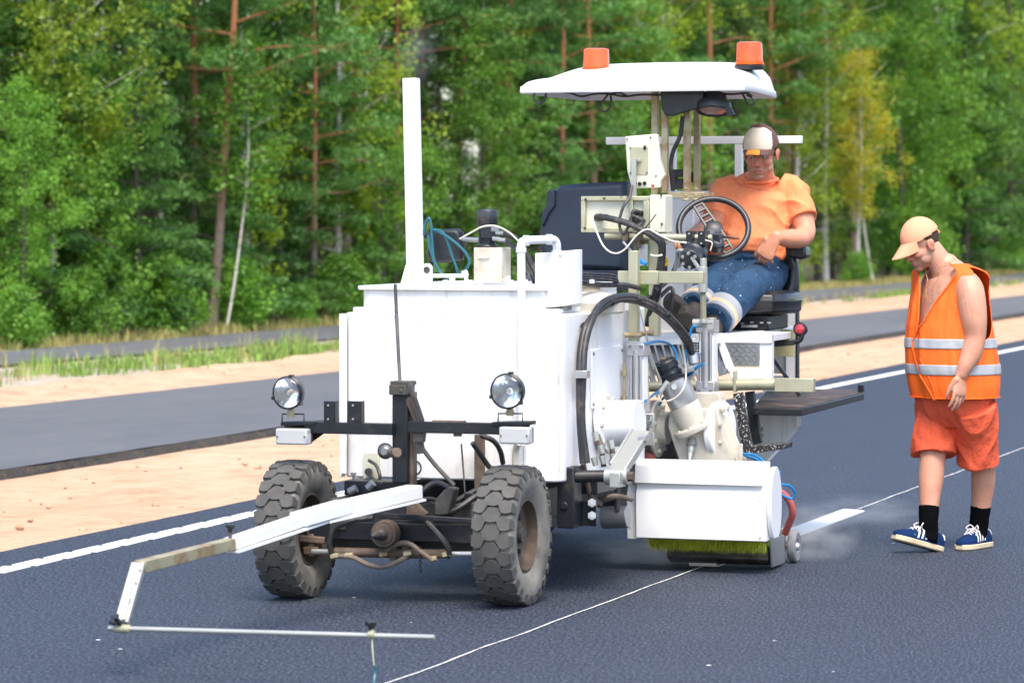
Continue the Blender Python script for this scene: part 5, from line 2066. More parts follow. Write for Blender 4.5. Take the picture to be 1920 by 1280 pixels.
col0 = P(1300, 478, 2.0)
hub = c - axw * .02
a = MB()
a.cyl(col0, hub, .03, .024, 16)
cl = part('steering_column', a, 'steel_grey')
a = MB()
d = (hub - col0).normalized()
a.lathe(col0 - d * .05, d, [(.03, -.03), (.05, -.025), (.055, 0), (.055, .03), (.065, .04), (.065, .09), (.05, .1), (.03, .12)], 22)
a.lathe(P(1345, 460, 2.2), axw, [(.03, -.03), (.035, -.02), (.035, .03), (.02, .04)], 16)
a.box(P(1340, 448, 2.2), (.07, .07, .05))
a.build('steering_pump', 'dark_blue_motor', cl, bevel=.003)
a = MB()
for k in range(6):
    t = k * 1.047
    x_, y_ = frame(d)
    a.cyl(col0 - d * .085 + x_ * (.036 * math.cos(t)) + y_ * (.036 * math.sin(t)), col0 - d * .06 + x_ * (.036 * math.cos(t)) + y_ * (.036 * math.sin(t)), .009, .009, 6)
a.tube([P(1290, 472, 1.95), P(1272, 470, 1.97), P(1270, 482, 2.0), P(1266, 505, 2.03)], .010)
a.tube([P(1288, 484, 1.95), P(1276, 486, 1.97), P(1273, 500, 2.0)], .010)
a.bar(P(1294, 478, 1.93), P(1312, 505, 1.9), .012, .012)
a.build('pump_fitting', 'zinc_bright', cl)
a = MB()
a.tube([P(1352, 443, 2.25), P(1370, 446, 2.28), P(1386, 447, 2.3)], lambda t: .006 - .002 * t, 8, 3)
a.build('indicator_stalk', 'black_plastic', cl)

# ---- empty left seat
a = MB()
sb = [(1013, 470), (1014, 430), (1022, 390), (1034, 365), (1050, 349), (1075, 345), (1176, 340), (1180, 480), (1178, 512), (1040, 505)]
pts = [P(u, v, 2.75) for u, v in sb]
cn = sum(pts, V(0, 0, 0)) / len(pts)
a.rings([[cn + (p - cn) * .9 + V(.035, 0, 0) for p in pts], [p for p in pts], [p + V(-.09, 0, 0) for p in pts], [cn + (p - cn) * .92 + V(-.12, 0, 0) for p in pts]])
bk = part('seat_backrest', a, 'navy_vinyl', bevel=.012, label='dark navy backrest of the empty seat')
a = MB()
arm = [(1025, 360), (1032, 354), (1040, 358), (1041, 385), (1030, 400), (1021, 420), (1015, 425), (1016, 400), (1024, 385)]
a.prism([P(u, v, 2.7) for u, v in arm], (-.06, 0, 0))
a.build('folded_armrest', 'navy_vinyl', bk, bevel=.008)
a = MB()
ys, ye = P(1000, 520, 2.45).y, P(1175, 520, 2.45).y
z = P(1100, 510, 2.45).z
a.rings([[V(x, y, z + dz) for x, y in ((-2.20, ys + .02), (-2.20, ye - .02), (-2.68, ye), (-2.68, ys))] for dz in (-.09, -.05, -.01, .005)])
part('seat_cushion', a, 'navy_vinyl', bevel=.03, label='dark navy cushion of the empty seat')
a = MB()
a.span(V(-2.25, ys + .1, .62), V(-2.65, ye - .1, z - .095))
part('seat_base', a, 'black_steel', bevel=.01)

# ---- operator platform, left side
zf = P(1300, 625, 2.35).z
yl, yr = P(1170, 625, 2.35).y, P(1447, 620, 2.35).y
a = MB()
a.span(V(-2.36, yl, zf - .035), V(-2.75, yr, zf))
a.span(V(-2.7502, yl, zf - .035), V(-3.6, .90, zf))
a.span(V(-2.35, yl, zf - .045), V(-2.385, yr, zf - .0))
pf = part('platform', a, 'white_paint', bevel=.003)
a = MB()
q0, q1 = P(1347, 686, 2.36), P(1424, 624, 2.36)
a.span(V(q0.x + .004, q0.y, q0.z), V(q0.x, q1.y, q1.z - .012))
dp = a.build('tread_plate', 'plate_steel', pf, bevel=.004)
a = MB()
rs = random.Random(2)
nx, nz_ = 11, 7
for i in range(nx):
    for j in range(nz_):
        y = q0.y + (q1.y - q0.y) * (i + .5 + .25 * (j % 2)) / (nx + .3)
        zz = q0.z + (q1.z - .012 - q0.z) * (j + .5) / nz_
        R = Matrix.Rotation(math.radians(45 if (i + j) % 2 else -45), 3, 'X')
        a.box(V(q0.x + .0055, y, zz), (.004, .022, .005), R)
a.build('tread_ridges', 'plate_steel', pf, kind='stuff', smooth=False)
a = MB()
a.span(P(1424, 690, 2.36), P(1447, 622, 2.36) + V(-.05, 0, 0))
a.prism([P(1338, 625, 2.34), P(1350, 625, 2.34), P(1380, 700, 2.34), P(1372, 712, 2.34), P(1360, 690, 2.34)], (-.04, 0, 0))
a.span(P(1372, 712, 2.345), P(1447, 690, 2.345) + V(-.05, 0, 0))
a.prism([P(1200, 636, 2.30), P(1348, 634, 2.30), P(1348, 644, 2.30), P(1200, 648, 2.30)], (-.04, 0, 0))
a.build('platform_frame', 'clean_white', pf, bevel=.003)
for i in range(9):
    t = i / 8
    u0 = 1205 + 118 * t
    s_ = MB()
    s_.bar(P(u0, 647, 2.34), P(u0 + 22, 722, 2.26), .026, .012)
    s_.build('grille_slat', 'steel_grey', pf, bevel=.001)
for i in range(3):
    s_ = MB()
    s_.bar(P(1341 + 9 * i, 640 + 14 * i, 2.38), P(1352 + 8 * i, 704 - 3 * i, 2.34), .02, .01)
    s_.build('grille_slat', 'steel_grey', pf, bevel=.001)
a = MB()
a.cyl(P(1340, 722, 2.25), P(1455, 720, 2.25), .028, .028, 20)
a.cyl(P(1190, 725, 2.27), P(1345, 722, 2.25), .026, .026, 18)
a.span(P(1452, 734, 2.20), P(1525, 710, 2.20) + V(-.05, 0, 0))
a.span(P(1374, 735, 2.22), P(1380, 695, 2.22) + V(-.03, 0, 0))
part('slide_beam', a, 'zinc', bevel=.002)
a = MB()                                             # folding side table
tz = .745
T = [H_(1412, 763, tz), H_(1500, 765, tz), H_(1616, 736, tz), H_(1596, 729, tz), H_(1440, 729, tz)]
a.prism(T, (0, 0, -.012))
tb = part('side_table', a, 'wood_plate', label='dark worn folding plate sticking out at the machine side')
a = MB()
for p, q in [(T[k_] + V(.012, .004, -.020), T[k_ + 1] + V(.012, .004, -.020)) for k_ in range(3)]:
    a.bar(p, q, .02, .034)
a.span(T[2] + V(-.03, -.03, .001), T[2] + V(-.06, .0, .04))
a.bar(P(1447, 668, 2.6), P(1500, 742, 2.62), .03, .018)
a.build('table_rim', 'black_steel', tb, bevel=.003)
# step ladder below the platform
a = MB()
a.prism([P(1374, 738, 2.1), P(1391, 735, 2.1), P(1410, 840, 2.1), P(1392, 848, 2.1)], (-.03, 0, 0))
a.prism([P(1388, 850, 2.1), P(1410, 836, 2.1), P(1470, 832, 2.1), P(1468, 842, 2.1), P(1410, 850, 2.1)], (-.18, 0, 0))
stp = part('step', a, 'grip_black', bevel=.002, label='black gritty step flecked with white paint')
a = MB()
a.prism([P(1396, 735, 2.25), P(1412, 733, 2.25), P(1427, 830, 2.25), P(1410, 835, 2.25)], (-.04, 0, 0))
a.build('step_rail', 'black_steel', stp, bevel=.003)
# rear body panel
a = MB()
a.prism([P(1425, 768, 3.0), P(1494, 764, 3.0), P(1494, 800, 3.0), P(1462, 838, 3.0), P(1430, 870, 3.0), P(1402, 905, 3.0), P(1300, 905, 3.0), P(1300, 768, 3.0)], (-.10, 0, 0))
part('rear_body', a, 'white_paint', bevel=.006)
a = MB()
for v in (800, 812):
    a.cyl(P(1429, v, 2.995), P(1429, v + 8, 2.995), .006)
part('body_hinge', a, 'steel_grey')
# driver seat
a = MB()
zs = P(1440, 552, 2.95).z
cu = [(-2.82, .62), (-2.80, .80), (-2.84, .95), (-2.95, 1.0), (-3.25, 1.0), (-3.32, .92), (-3.32, .58)]
cx = V(-3.05, .79, 0)
a.rings([[V(cx.x + (x - cx.x) * s_, cx.y + (y - cx.y) * s_, zs + dz) for x, y in cu] for s_, dz in ((.9, -.10), (1, -.085), (1, -.045), (1.02, -.035), (.97, -.0), (.8, .018))])
dsn = part('driver_seat', a, 'black_vinyl', bevel=.006, label='black cushion of the seat the driver sits on')
a = MB()
a.tube([P(1470, 565, 3.3), P(1484, 535, 3.34), P(1484, 500, 3.36), P(1474, 470, 3.36)], .04, 12, 5)
a.prism([P(u, v, 3.36) for u, v in ((1310, 380), (1478, 375), (1488, 440), (1484, 520), (1466, 570), (1320, 570))], (-.09, 0, 0))
a.build('backrest', 'black_vinyl', dsn, bevel=.02)
a = MB()
a.rings([[P(u, v, 3.15) for u, v in ((1471, 460), (1496, 460), (1510, 464), (1512, 482), (1500, 487), (1474, 480))], [P(u + 9, v - 1, 3.36) for u, v in ((1471, 460), (1496, 460), (1510, 464), (1512, 482), (1500, 487), (1474, 480))]])
a.cyl(P(1474, 476, 3.2), P(1480, 500, 3.3), .025, .03)
a.build('armrest', 'black_plastic', dsn, bevel=.012)
a = MB()
a.span(V(-2.86, .62, zf + .002), V(-3.28, .92, zs - .105))
sbx = a.build('seat_suspension', 'black_steel', dsn, bevel=.006)
a = MB()
for u, v in ((1375, 603), (1392, 606), (1410, 604), (1428, 605), (1442, 605)):
    a.box(P(u, v, 2.85), (.004, .018, .008))
a.cyl(P(1390, 611, 2.85), P(1420, 611, 2.85), .008)
a.build('slide_rail', 'aluminium', dsn)
# rear cabinet, panel behind the driver, rear marker lamp
a = MB()
a.span(P(1249, 640, 2.95), P(1301, 362, 2.95) + V(-.5, 0, 0))
a.span(P(1225, 620, 2.9), P(1282, 460, 2.9) + V(-.04, 0, 0))
part('rear_cabinet', a, 'clean_white', bevel=.006)
a = MB()
a.span(P(1449, 700, 3.72), P(1476, 520, 3.72) + V(-.02, 0, 0))
pp = part('mesh_panel', a, 'perforated', label='grey perforated panel behind the driver seat')
a = MB()
a.span(P(1473, 712, 3.70), P(1492, 500, 3.70) + V(-.05, 0, 0))
a.span(P(1430, 770, 3.75), P(1493, 705, 3.75) + V(-.05, 0, 0))
a.build('panel_post', 'clean_white', pp, bevel=.003)
a = MB()
a.span(P(1492.5, 712, 3.69), P(1495, 500, 3.69) + V(-.05, 0, 0))
a.build('panel_edge', 'black_plastic', pp)
a = MB()
a.span(P(1449, 668, 3.2), P(1489, 618, 3.2) + V(-.02, 0, 0))
part('number_holder', a, 'number_back', bevel=.002, label='dull yellowish plate behind the rear lamp arm')
a = MB()
a.bar(P(1443, 645, 2.7), P(1490, 641, 2.72), .035, .03)
a.tube([P(1488, 641, 2.72), P(1500, 638, 2.72), P(1504, 628, 2.72), P(1505, 622, 2.72)], .012, 10, 4)
a.span(P(1441, 660, 2.68), P(1447, 628, 2.68) + V(-.05, 0, 0))
ml = part('marker_lamp', a, 'black_plastic', bevel=.004)
a = MB()
c = P(1500, 617, 2.72)
a.lathe(c, (1, 0, 0), [(.034, -.03), (.036, .0), (.030, .008)], 24)
a.build('lamp_housing', 'black_plastic', ml)
a = MB()
a.lathe(c + V(.004, 0, 0), (1, 0, 0), [(.027, 0), (.022, .012), (.003, .018)], 22)
a.build('lamp_lens', 'red_plastic', ml)

# ---- rail behind the seats and canopy posts
zr = P(1320, 263, 3.7).z
yA, yB = P(1136, 263, 3.7).y, P(1502, 263, 3.7).y
a = MB()
a.span(V(-3.70, yA, zr - .02), V(-3.74, yB, zr + .02))
for u in (1259, 1384):
    y = P(u, 300, 3.7).y
    a.span(V(-3.702, y - .02, P(u, 640, 3.7).z), V(-3.738, y + .02, zr - .0205))
a.span(P(1255, 372, 3.4), P(1345, 358, 3.4) + V(-.04, 0, 0))
part('rear_rail', a, 'clean_white', bevel=.002)
for (u0, u1, v1, b) in ((1221, 1233, 300, 2.6), (1240, 1251, 362, 2.55), (1281, 1293, 360, 2.6), (1300, 1311, 360, 2.75)):
    p, q = P(u0, v1, b), P(u1, 180, b)
    a = MB()
    a.span(V(p.x, p.y, p.z if v1 > 320 else P(u0, 620, b).z), V(p.x - .03, q.y, 2.34))
    part('canopy_post', a, 'zinc_rusty', bevel=.002)
a = MB()
p, q = P(1245, 372, 2.56), P(1320, 360, 2.56)
a.span(p, V(p.x - .2, q.y, q.z))
for u in (1286, 1305):
    a.cyl(P(u, 372, 2.56), P(u, 377, 2.56), .02)
    bolts(a, [P(u, 354, 2.57), P(u, 366, 2.55)], (1, 0, 0), .008, .01)
part('post_foot', a, 'zinc_rusty', bevel=.003)
a = MB()
for pts in ([P(1262, 340, 2.8), P(1300, 338, 2.8)], [P(1266, 330, 2.8), P(1270, 355, 2.8)]):
    a.cyl(pts[0], pts[1], .012)
a.ball(P(1296, 330, 2.8), .022)
a.box(P(1275, 325, 2.8), (.05, .06, .04))
a.box(P(1272, 345, 2.8), (.04, .05, .05))
part('valve_cluster', a, 'dusty_steel')
a = MB()
a.tube([P(1280, 218, 2.6), P(1275, 255, 2.6), P(1262, 285, 2.6), P(1258, 315, 2.6), P(1262, 358, 2.62)], .011, 9, 6)
part('post_cable', a, 'hose_black')

# ---- canopy
cy0, cy1 = P(971, 172, 2.4).y, P(1409, 172, 2.4).y
zc = 2.305
a = MB()
nu, nv = 40, 22
def ctop(s_, t):
    sv = abs(2 * s_ - 1)
    lat = (1 - sv ** 8) ** .6
    k_ = min(1, t / .72)
    k_ = k_ * k_ * (3 - 2 * k_)
    tail = 1 if t < .86 else 1 - ((t - .86) / .14) ** 2.5 * .75
    return zc + .032 + (.035 + .100 * k_) * lat * tail + .012 * (1 - sv ** 2)
def cxy(s_, t, sh=0.0):
    s2 = 2 * s_ - 1
    t2 = 2 * t - 1
    m_ = 1 - sh
    yy = (cy0 + cy1) / 2 + (cy1 - cy0) / 2 * s2 * m_ * (1 - .035 * abs(t2) ** 6)
    yy -= .125 * t * max(0, s2) + .02
    xx = -2.4 - .60 + .60 * -t2 * m_ * (1 - .05 * abs(s2) ** 6)
    return xx, yy
vs, fs = [], []
for i in range(nu + 1):
    for j in range(nv + 1):
        s_, t = i / nu, j / nv
        x_, y_ = cxy(s_, t, .015)
        vs.append(V(x_, y_, ctop(s_, t)))
for i in range(nu):
    for j in range(nv):
        k_ = i * (nv + 1) + j
        fs.append((k_, k_ + 1, k_ + nv + 2, k_ + nv + 1))
a.add(vs, fs)
border = [(i / nu, 0) for i in range(nu)] + [(1, j / nv) for j in range(nv)] + [(1 - i / nu, 1) for i in range(nu)] + [(0, 1 - j / nv) for j in range(nv)]
rg = []
for sh, dz in ((.015, None), (.004, .030), (.0, .002), (.006, -.004), (.02, -.002), (.03, .02), (.06, .045)):
    rg.append([V(*cxy(s_, t, sh), ctop(s_, t) if dz is None else zc + dz) for s_, t in border])
a.rings(rg, cap=False)
n0 = len(a.v)
a.f.append(tuple(n0 - len(border) + j for j in range(len(border))))
cp = part('canopy', a, 'clean_white', sharp=50)
a = MB()
a.span(V(-2.55, cy0 + .1, zc + .012), V(-2.59, cy1 - .1, zc + .040))
a.span(V(-3.3, cy0 + .1, zc + .012), V(-3.34, cy1 - .2, zc + .040))
a.build('canopy_rib', 'clean_white', cp)
a = MB()
for pts in ([P(1003, 172, 2.45), P(1001, 184, 2.45), P(1007, 193, 2.45), P(1015, 194, 2.45), P(1022, 184, 2.45), P(1024, 172, 2.45)],
            [P(1142, 175, 2.5), P(1132, 188, 2.48), P(1125, 200, 2.48), P(1130, 208, 2.48), P(1138, 208, 2.48), P(1146, 194, 2.48), P(1144, 175, 2.5)],
            [P(1392, 176, 2.6), P(1400, 190, 2.6), P(1406, 196, 2.6), P(1413, 195, 2.6), P(1413, 186, 2.6), P(1400, 178, 2.6)],
            [P(1045, 172, 2.55), P(1070, 175, 2.55), P(1090, 181, 2.55), P(1112, 177, 2.55), P(1140, 176, 2.55), P(1170, 181, 2.55), P(1200, 178, 2.55), P(1240, 178, 2.55)],
            [P(1340, 174, 2.55), P(1370, 177, 2.55), P(1400, 175, 2.55), P(1410, 180, 2.6)],
            [P(1145, 176, 2.5), P(1160, 174, 2.5), P(1178, 181, 2.5)]):
    a.tube(pts, .0055, 7, 5)
a.build('lamp_cable', 'hose_black', cp)
a = MB()
sv = [(1238, 167), (1321, 167), (1318, 188), (1310, 204), (1283, 211), (1262, 218), (1248, 217), (1241, 205)]
a.rings([[P(u, v, 2.50) for u, v in sv], [P(u, v, 2.53) for u, v in sv]])
a.build('mirror_shell', 'black_plastic', cp, bevel=.006)
a = MB()                                              # work lamp under the canopy
lc = P(1338, 200, 2.55)
dl = V(.30, .05, -.95).normalized()
a.lathe(lc - dl * .075, dl, [(.035, 0), (.06, .012), (.075, .05), (.086, .058), (.09, .075), (.088, .10), (.078, .104), (.074, .096)], 30, cap=False)
a.cyl(P(1336, 178, 2.58), P(1338, 166, 2.58), .016)
a.prism([P(u, v, 2.5) for u, v in ((1352, 196), (1368, 200), (1376, 214), (1366, 218))], (-.03, 0, 0))
wl = a.build('work_lamp', 'black_plastic', cp)
a = MB()
a.lathe(lc + dl * .018, dl, [(.0745, 0), (.05, .012), (.002, .016)], 28, cap=False)
a.build('lamp_glass', 'work_glass', cp)
def canopy_z(x, y):
    t = (-2.4 - x) / 1.2
    return ctop((y - cy0) / (cy1 - cy0), t)
for (u, b, lab) in ((1118, 2.95, 'orange beacon with a scuffed lens at the left of the roof'), (1405, 2.95, 'orange beacon on a black foot at the right of the roof')):
    q = P(u, 120, b)
    zz = canopy_z(q.x, q.y) - (.034 if u < 1200 else .006)
    c = V(q.x, q.y, zz)
    a = MB()
    a.lathe(c, (0, 0, 1), [(.072, -.008), (.076, .0), (.076, .014), (.068, .018)], 32)
    be = part('beacon', a, 'black_plastic', label=lab)
    a = MB()
    a.lathe(c + V(0, 0, .018), (0, 0, 1), [(.074, 0), (.0745, .014), (.069, .016), (.0655, .105), (.063, .112), (.05, .116), (.001, .117)], 36, cap=False)
    a.build('beacon_lens', 'orange_lens', be)
    a = MB()
    a.cyl(c + V(0, 0, .018), c + V(0, 0, .09), .03, .03, 18)
    a.build('beacon_bulb', 'reflector', be)

# small guide wheel at the painting side
c = P(1489, 1025, 2.15)
a = MB()
c = V(c.x, c.y, .078)
a.lathe(c, (0, 1, 0), [(.04, -.018), (.068, -.02), (.076, -.014), (.078, 0), (.076, .014), (.068, .02), (.04, .018)], 36, cap=False)
cw = part('caster_wheel', a, 'caster_rubber')
a = MB()
a.lathe(c, (0, 1, 0), [(.045, -.014), (.03, -.01), (.02, .02), (.016, .028), (.001, .028)], 24, cap=False)
a.lathe(c, (0, 1, 0), [(.042, .018), (.034, .008), (.02, .012)], 24, cap=False)
a.build('caster_hub', 'aluminium', cw)
a = MB()
a.span(P(1456, 1030, 2.12), P(1473, 990, 2.12) + V(-.012, 0, 0))
a.cyl(c + V(0, -.10, 0), c + V(0, -.0, 0), .010, .010, 10)
a.span(P(1436, 1003, 2.1), P(1462, 993, 2.1) + V(-.03, 0, 0))
a.cyl(P(1440, 1035, 2.12), P(1470, 1030, 2.12), .014, .012, 10)
a.build('caster_bracket', 'zinc_bright', cw, bevel=.002)
a = MB()
a.cyl(P(1456, 1050, 2.1), P(1460, 1028, 2.1), .022, .03, 12)
a.build('spray_nozzle', 'hose_red', cw)
a = MB()
a.span(P(1440, 990, 1.9), P(1452, 968, 1.9) + V(-.05, 0, 0))
a.cyl(P(1440, 888, 1.75), P(1462, 888, 1.75), .012, .012, 10)
part('unit_bracket', a, 'zinc_bright', bevel=.002)
a = MB()
a.cyl(P(1458, 888, 1.75), P(1464, 888, 1.75), .016, .016, 12)
part('air_valve', a, 'hose_blue')
a = MB()
a.prism([P(1362, 775, 1.92), P(1400, 868, 1.88), P(1385, 872, 1.88), P(1345, 800, 1.92)], (-.02, 0, 0))
a.span(P(1384, 876, 1.8), P(1392, 832, 1.8) + V(-.01, 0, 0))
part('hood_strut', a, 'dirty_white', bevel=.002)
# ------------------------------------------------------------------ people
class Soft(MB):
    """closed rounded volumes that are fused into one continuous surface"""
    def limb(s, pts, rad, ref=None, k=4, n=20):
        m = len(pts)
        rad = [(r, r) if not hasattr(r, '__len__') else r for r in rad]
        P4 = [V(*p, ) if not isinstance(p, Vector) else p for p in pts]
        c = spline(P4, k)
        ra = [x[0] for x in spline([V(r[0], r[1], 0) for r in rad], k)] if m > 2 else [r[0] for r in rad]
        rb = [x[1] for x in spline([V(r[0], r[1], 0) for r in rad], k)] if m > 2 else [r[1] for r in rad]
        rings = []
        a = ref
        L_ = len(c)
        for i in range(L_):
            d = (c[min(i + 1, L_ - 1)] - c[max(i - 1, 0)]).normalized()
            a_, b_ = frame(d, ref or a)
            if ref is None:
                a = a_
            def ring(cc, f):
                return [cc + a_ * (ra[i] * f * math.cos(2 * math.pi * j / n)) + b_ * (rb[i] * f * math.sin(2 * math.pi * j / n)) for j in range(n)]
            h = min(ra[i], rb[i])
            if i == 0:
                for f, q in ((.35, .92), (.72, .68), (.93, .35)):
                    rings.append(ring(c[i] - d * h * q, f))
            rings.append(ring(c[i], 1))
            if i == L_ - 1:
                for f, q in ((.93, .35), (.72, .68), (.35, .92)):
                    rings.append(ring(c[i] + d * h * q, f))
        return s.rings(rings)

    def flat(s, pts, rad, ref=None, k=4, n=24):
        """same, without the rounded ends (cuffs, hems)"""
        m = len(pts)
        rad = [(r, r) if not hasattr(r, '__len__') else r for r in rad]
        c = spline(list(pts), k)
        rr = spline([V(r[0], r[1], 0) for r in rad], k)
        rings = []
        a = ref
        for i in range(len(c)):
            d = (c[min(i + 1, len(c) - 1)] - c[max(i - 1, 0)]).normalized()
            a_, b_ = frame(d, ref or a)
            if ref is None:
                a = a_
            rings.append([c[i] + a_ * (rr[i][0] * math.cos(2 * math.pi * j / n)) + b_ * (rr[i][1] * math.sin(2 * math.pi * j / n)) for j in range(n)])
        return s.rings(rings)

    def fuse(s, name, mat, parent, voxel=.006, smooth=4, disp=None, label=None, attrs=None):
        o = s.build(name, mat, None, smooth=False)
        r = o.modifiers.new('r', 'REMESH')
        r.mode = 'VOXEL'
        r.voxel_size = voxel
        if smooth:
            q = o.modifiers.new('s', 'SMOOTH')
            q.factor = .5
            q.iterations = smooth
        dg = bpy.context.evaluated_depsgraph_get()
        me = bpy.data.meshes.new_from_object(o.evaluated_get(dg))
        old = o.data
        bpy.data.objects.remove(o)
        bpy.data.meshes.remove(old)
        me.name = name
        if disp:
            nv = len(me.vertices)
            nor = [v.normal.copy() for v in me.vertices]
            for v, nn in zip(me.vertices, nor):
                v.co += nn * disp(v.co, nn)
        me.materials.clear()
        for an, fn in (attrs or {}).items():
            at = me.attributes.new(an, 'FLOAT', 'POINT')
            at.data.foreach_set('value', [min(1, max(0, fn(v.co + OFF))) for v in me.vertices])
        return finish(name, me, mat, parent, smooth=True, sharp=75, label=label)

def tri(F, U):
    F = F.normalized()
    L_ = U.cross(F).normalized()
    return F, L_, F.cross(L_)

def head(mb, C, F, U, k=1.0):
    F, L_, U = tri(F, U)
    R = Matrix((F, L_, U)).transposed()
    h = lambda f, l, u: C + (F * f + L_ * l + U * u) * k
    b = lambda f, l, u, r: mb.ball(h(f, l, u), [x * k for x in r], R, 22, 14)
    b(-.006, 0, .032, (.094, .074, .090))
    b(.030, 0, -.035, (.062, .062, .075))
    b(.040, 0, -.070, (.050, .050, .045))
    b(.068, 0, -.102, (.022, .026, .018))
    b(.058, .036, -.028, (.032, .026, .026))
    b(.058, -.036, -.028, (.032, .026, .026))
    for sg in (1, -1):
        b(.076, .026 * sg, .018, (.016, .026, .010))
        b(.034, .046 * sg, -.064, (.034, .016, .028))
        b(-.004, .078 * sg, -.012, (.020, .007, .031))
        b(-.012, .083 * sg, .000, (.014, .007, .020))
        b(.094, .011 * sg, -.040, (.010, .009, .008))
    mb.limb([h(.086, 0, .012), h(.098, 0, -.014), h(.108, 0, -.034)], [.008 * k, .010 * k, .0125 * k], n=12)
    b(.088, 0, -.066, (.011, .024, .0065))
    b(.085, 0, -.080, (.012, .021, .0075))
    b(.080, 0, -.052, (.014, .024, .016))
    return h, R

def blob(p, c, r):
    return max(0.0, 1 - (p - c).length / r)

def face_attrs(h, k, chest=None):
    jaw = [(h(.07, 0, -.10), .055), (h(.055, .04, -.07), .045), (h(.055, -.04, -.07), .045), (h(.09, 0, -.055), .022), (h(.02, .05, -.06), .04), (h(.02, -.05, -.06), .04)]
    red = [(h(.105, 0, -.03), .035), (h(.075, .042, -.03), .035), (h(.075, -.042, -.03), .035), (h(-.005, .083, -.01), .035), (h(-.005, -.083, -.01), .035)]
    def stub(p):
        v = min(.75, 1.5 * max(blob(p, c, r * k) for c, r in jaw)) * .62
        if chest:
            v = max(v, .55 * min(1, 1.6 * blob(p, *chest)) * (.6 + .6 * mnoise.noise(p * 60)))
        return v
    return {'stubble': stub, 'flush': lambda p: .55 * min(1, 1.5 * max(blob(p, c, r * k) for c, r in red))}

def face_bits(h, R, k, parent, eyes=True):
    for sg in (1, -1):
        if eyes:
            e = MB()
            e.ball(h(.0715, .029 * sg, -.003), [.0125 * k] * 3, None, 14, 10)
            eo = e.build('eye', 'eye_white', parent)
            e = MB()
            e.ball(h(.0795, .0295 * sg, -.005), [.0055 * k] * 3, None, 10, 8)
            e.build('iris', 'eye_dark', eo)
        e = MB()
        e.tube([h(.089, .012 * sg, .018), h(.090, .027 * sg, .024), h(.078, .044 * sg, .020)], .0038 * k, 6, 4)
        e.build('eyebrow', 'hair_dark', parent)
    e = MB()
    e.ball(h(.0905, 0, -.0655), [.0095 * k, .0205 * k, .0048 * k], R, 14, 8)
    e.ball(h(.0885, 0, -.0775), [.0098 * k, .0175 * k, .0056 * k], R, 14, 8)
    e.build('lips', 'lips', parent)

def hand(mb, w, A, B, I, curl=(.25, .45, .35), k=1.0, fist=0.0):
    """wrist point, direction of the fingers, back-of-hand normal, direction of the index side"""
    A = A.normalized()
    I = (I - A * I.dot(A)).normalized()
    B = (B - A * B.dot(A) - I * B.dot(I)).normalized()
    mb.limb([w - A * .02 * k, w + A * .03 * k, w + A * .07 * k, w + A * .088 * k], [(.027 * k, .021 * k), (.036 * k, .019 * k), (.043 * k, .016 * k), (.043 * k, .013 * k)], I, n=16)
    tips = []
    for off, ln, st in ((.0345, .074, .088), (.0115, .083, .094), (-.0115, .077, .090), (-.0335, .060, .080)):
        p = w + A * (st - .012) * k + I * off * k
        d = A + I * off * 1.2
        d.normalize()
        pts, ang = [p], 0
        for seg, c in zip((.43, .32, .25), curl):
            ang += c + fist
            q = d * math.cos(ang) - B * math.sin(ang)
            p = p + q * ln * seg * k * 1.12
            pts.append(p)
        mb.limb(pts, [.0098 * k, .0092 * k, .0086 * k, .0072 * k], n=10)
        tips.append((pts[-1], q, d))
    t0 = w + A * .022 * k + I * .030 * k
    t1 = t0 + (A * .80 + I * .28 - B * .45).normalized() * .042 * k
    t2 = t1 + (A * .85 + I * .12 - B * .40).normalized() * .034 * k
    t3 = t2 + (A * .9 - I * .1 - B * .35).normalized() * .024 * k
    mb.limb([t0, t1, t2, t3], [.0165 * k, .0125 * k, .0105 * k, .008 * k], n=12)

def folds(amp, sc, an=(1, 1, 1), seed=0.0, amp2=0.0, sc2=20):
    def f(co, n):
        q = Vector((co.x * an[0], co.y * an[1], co.z * an[2])) * sc
        v = mnoise.noise(q + Vector((seed, seed, 0)))
        r = (1 - min(1, abs(v) * 2.4)) ** 1.6
        return amp * 1.25 * (r - .35) + (amp2 * mnoise.noise(co * sc2) if amp2 else 0)
    return f

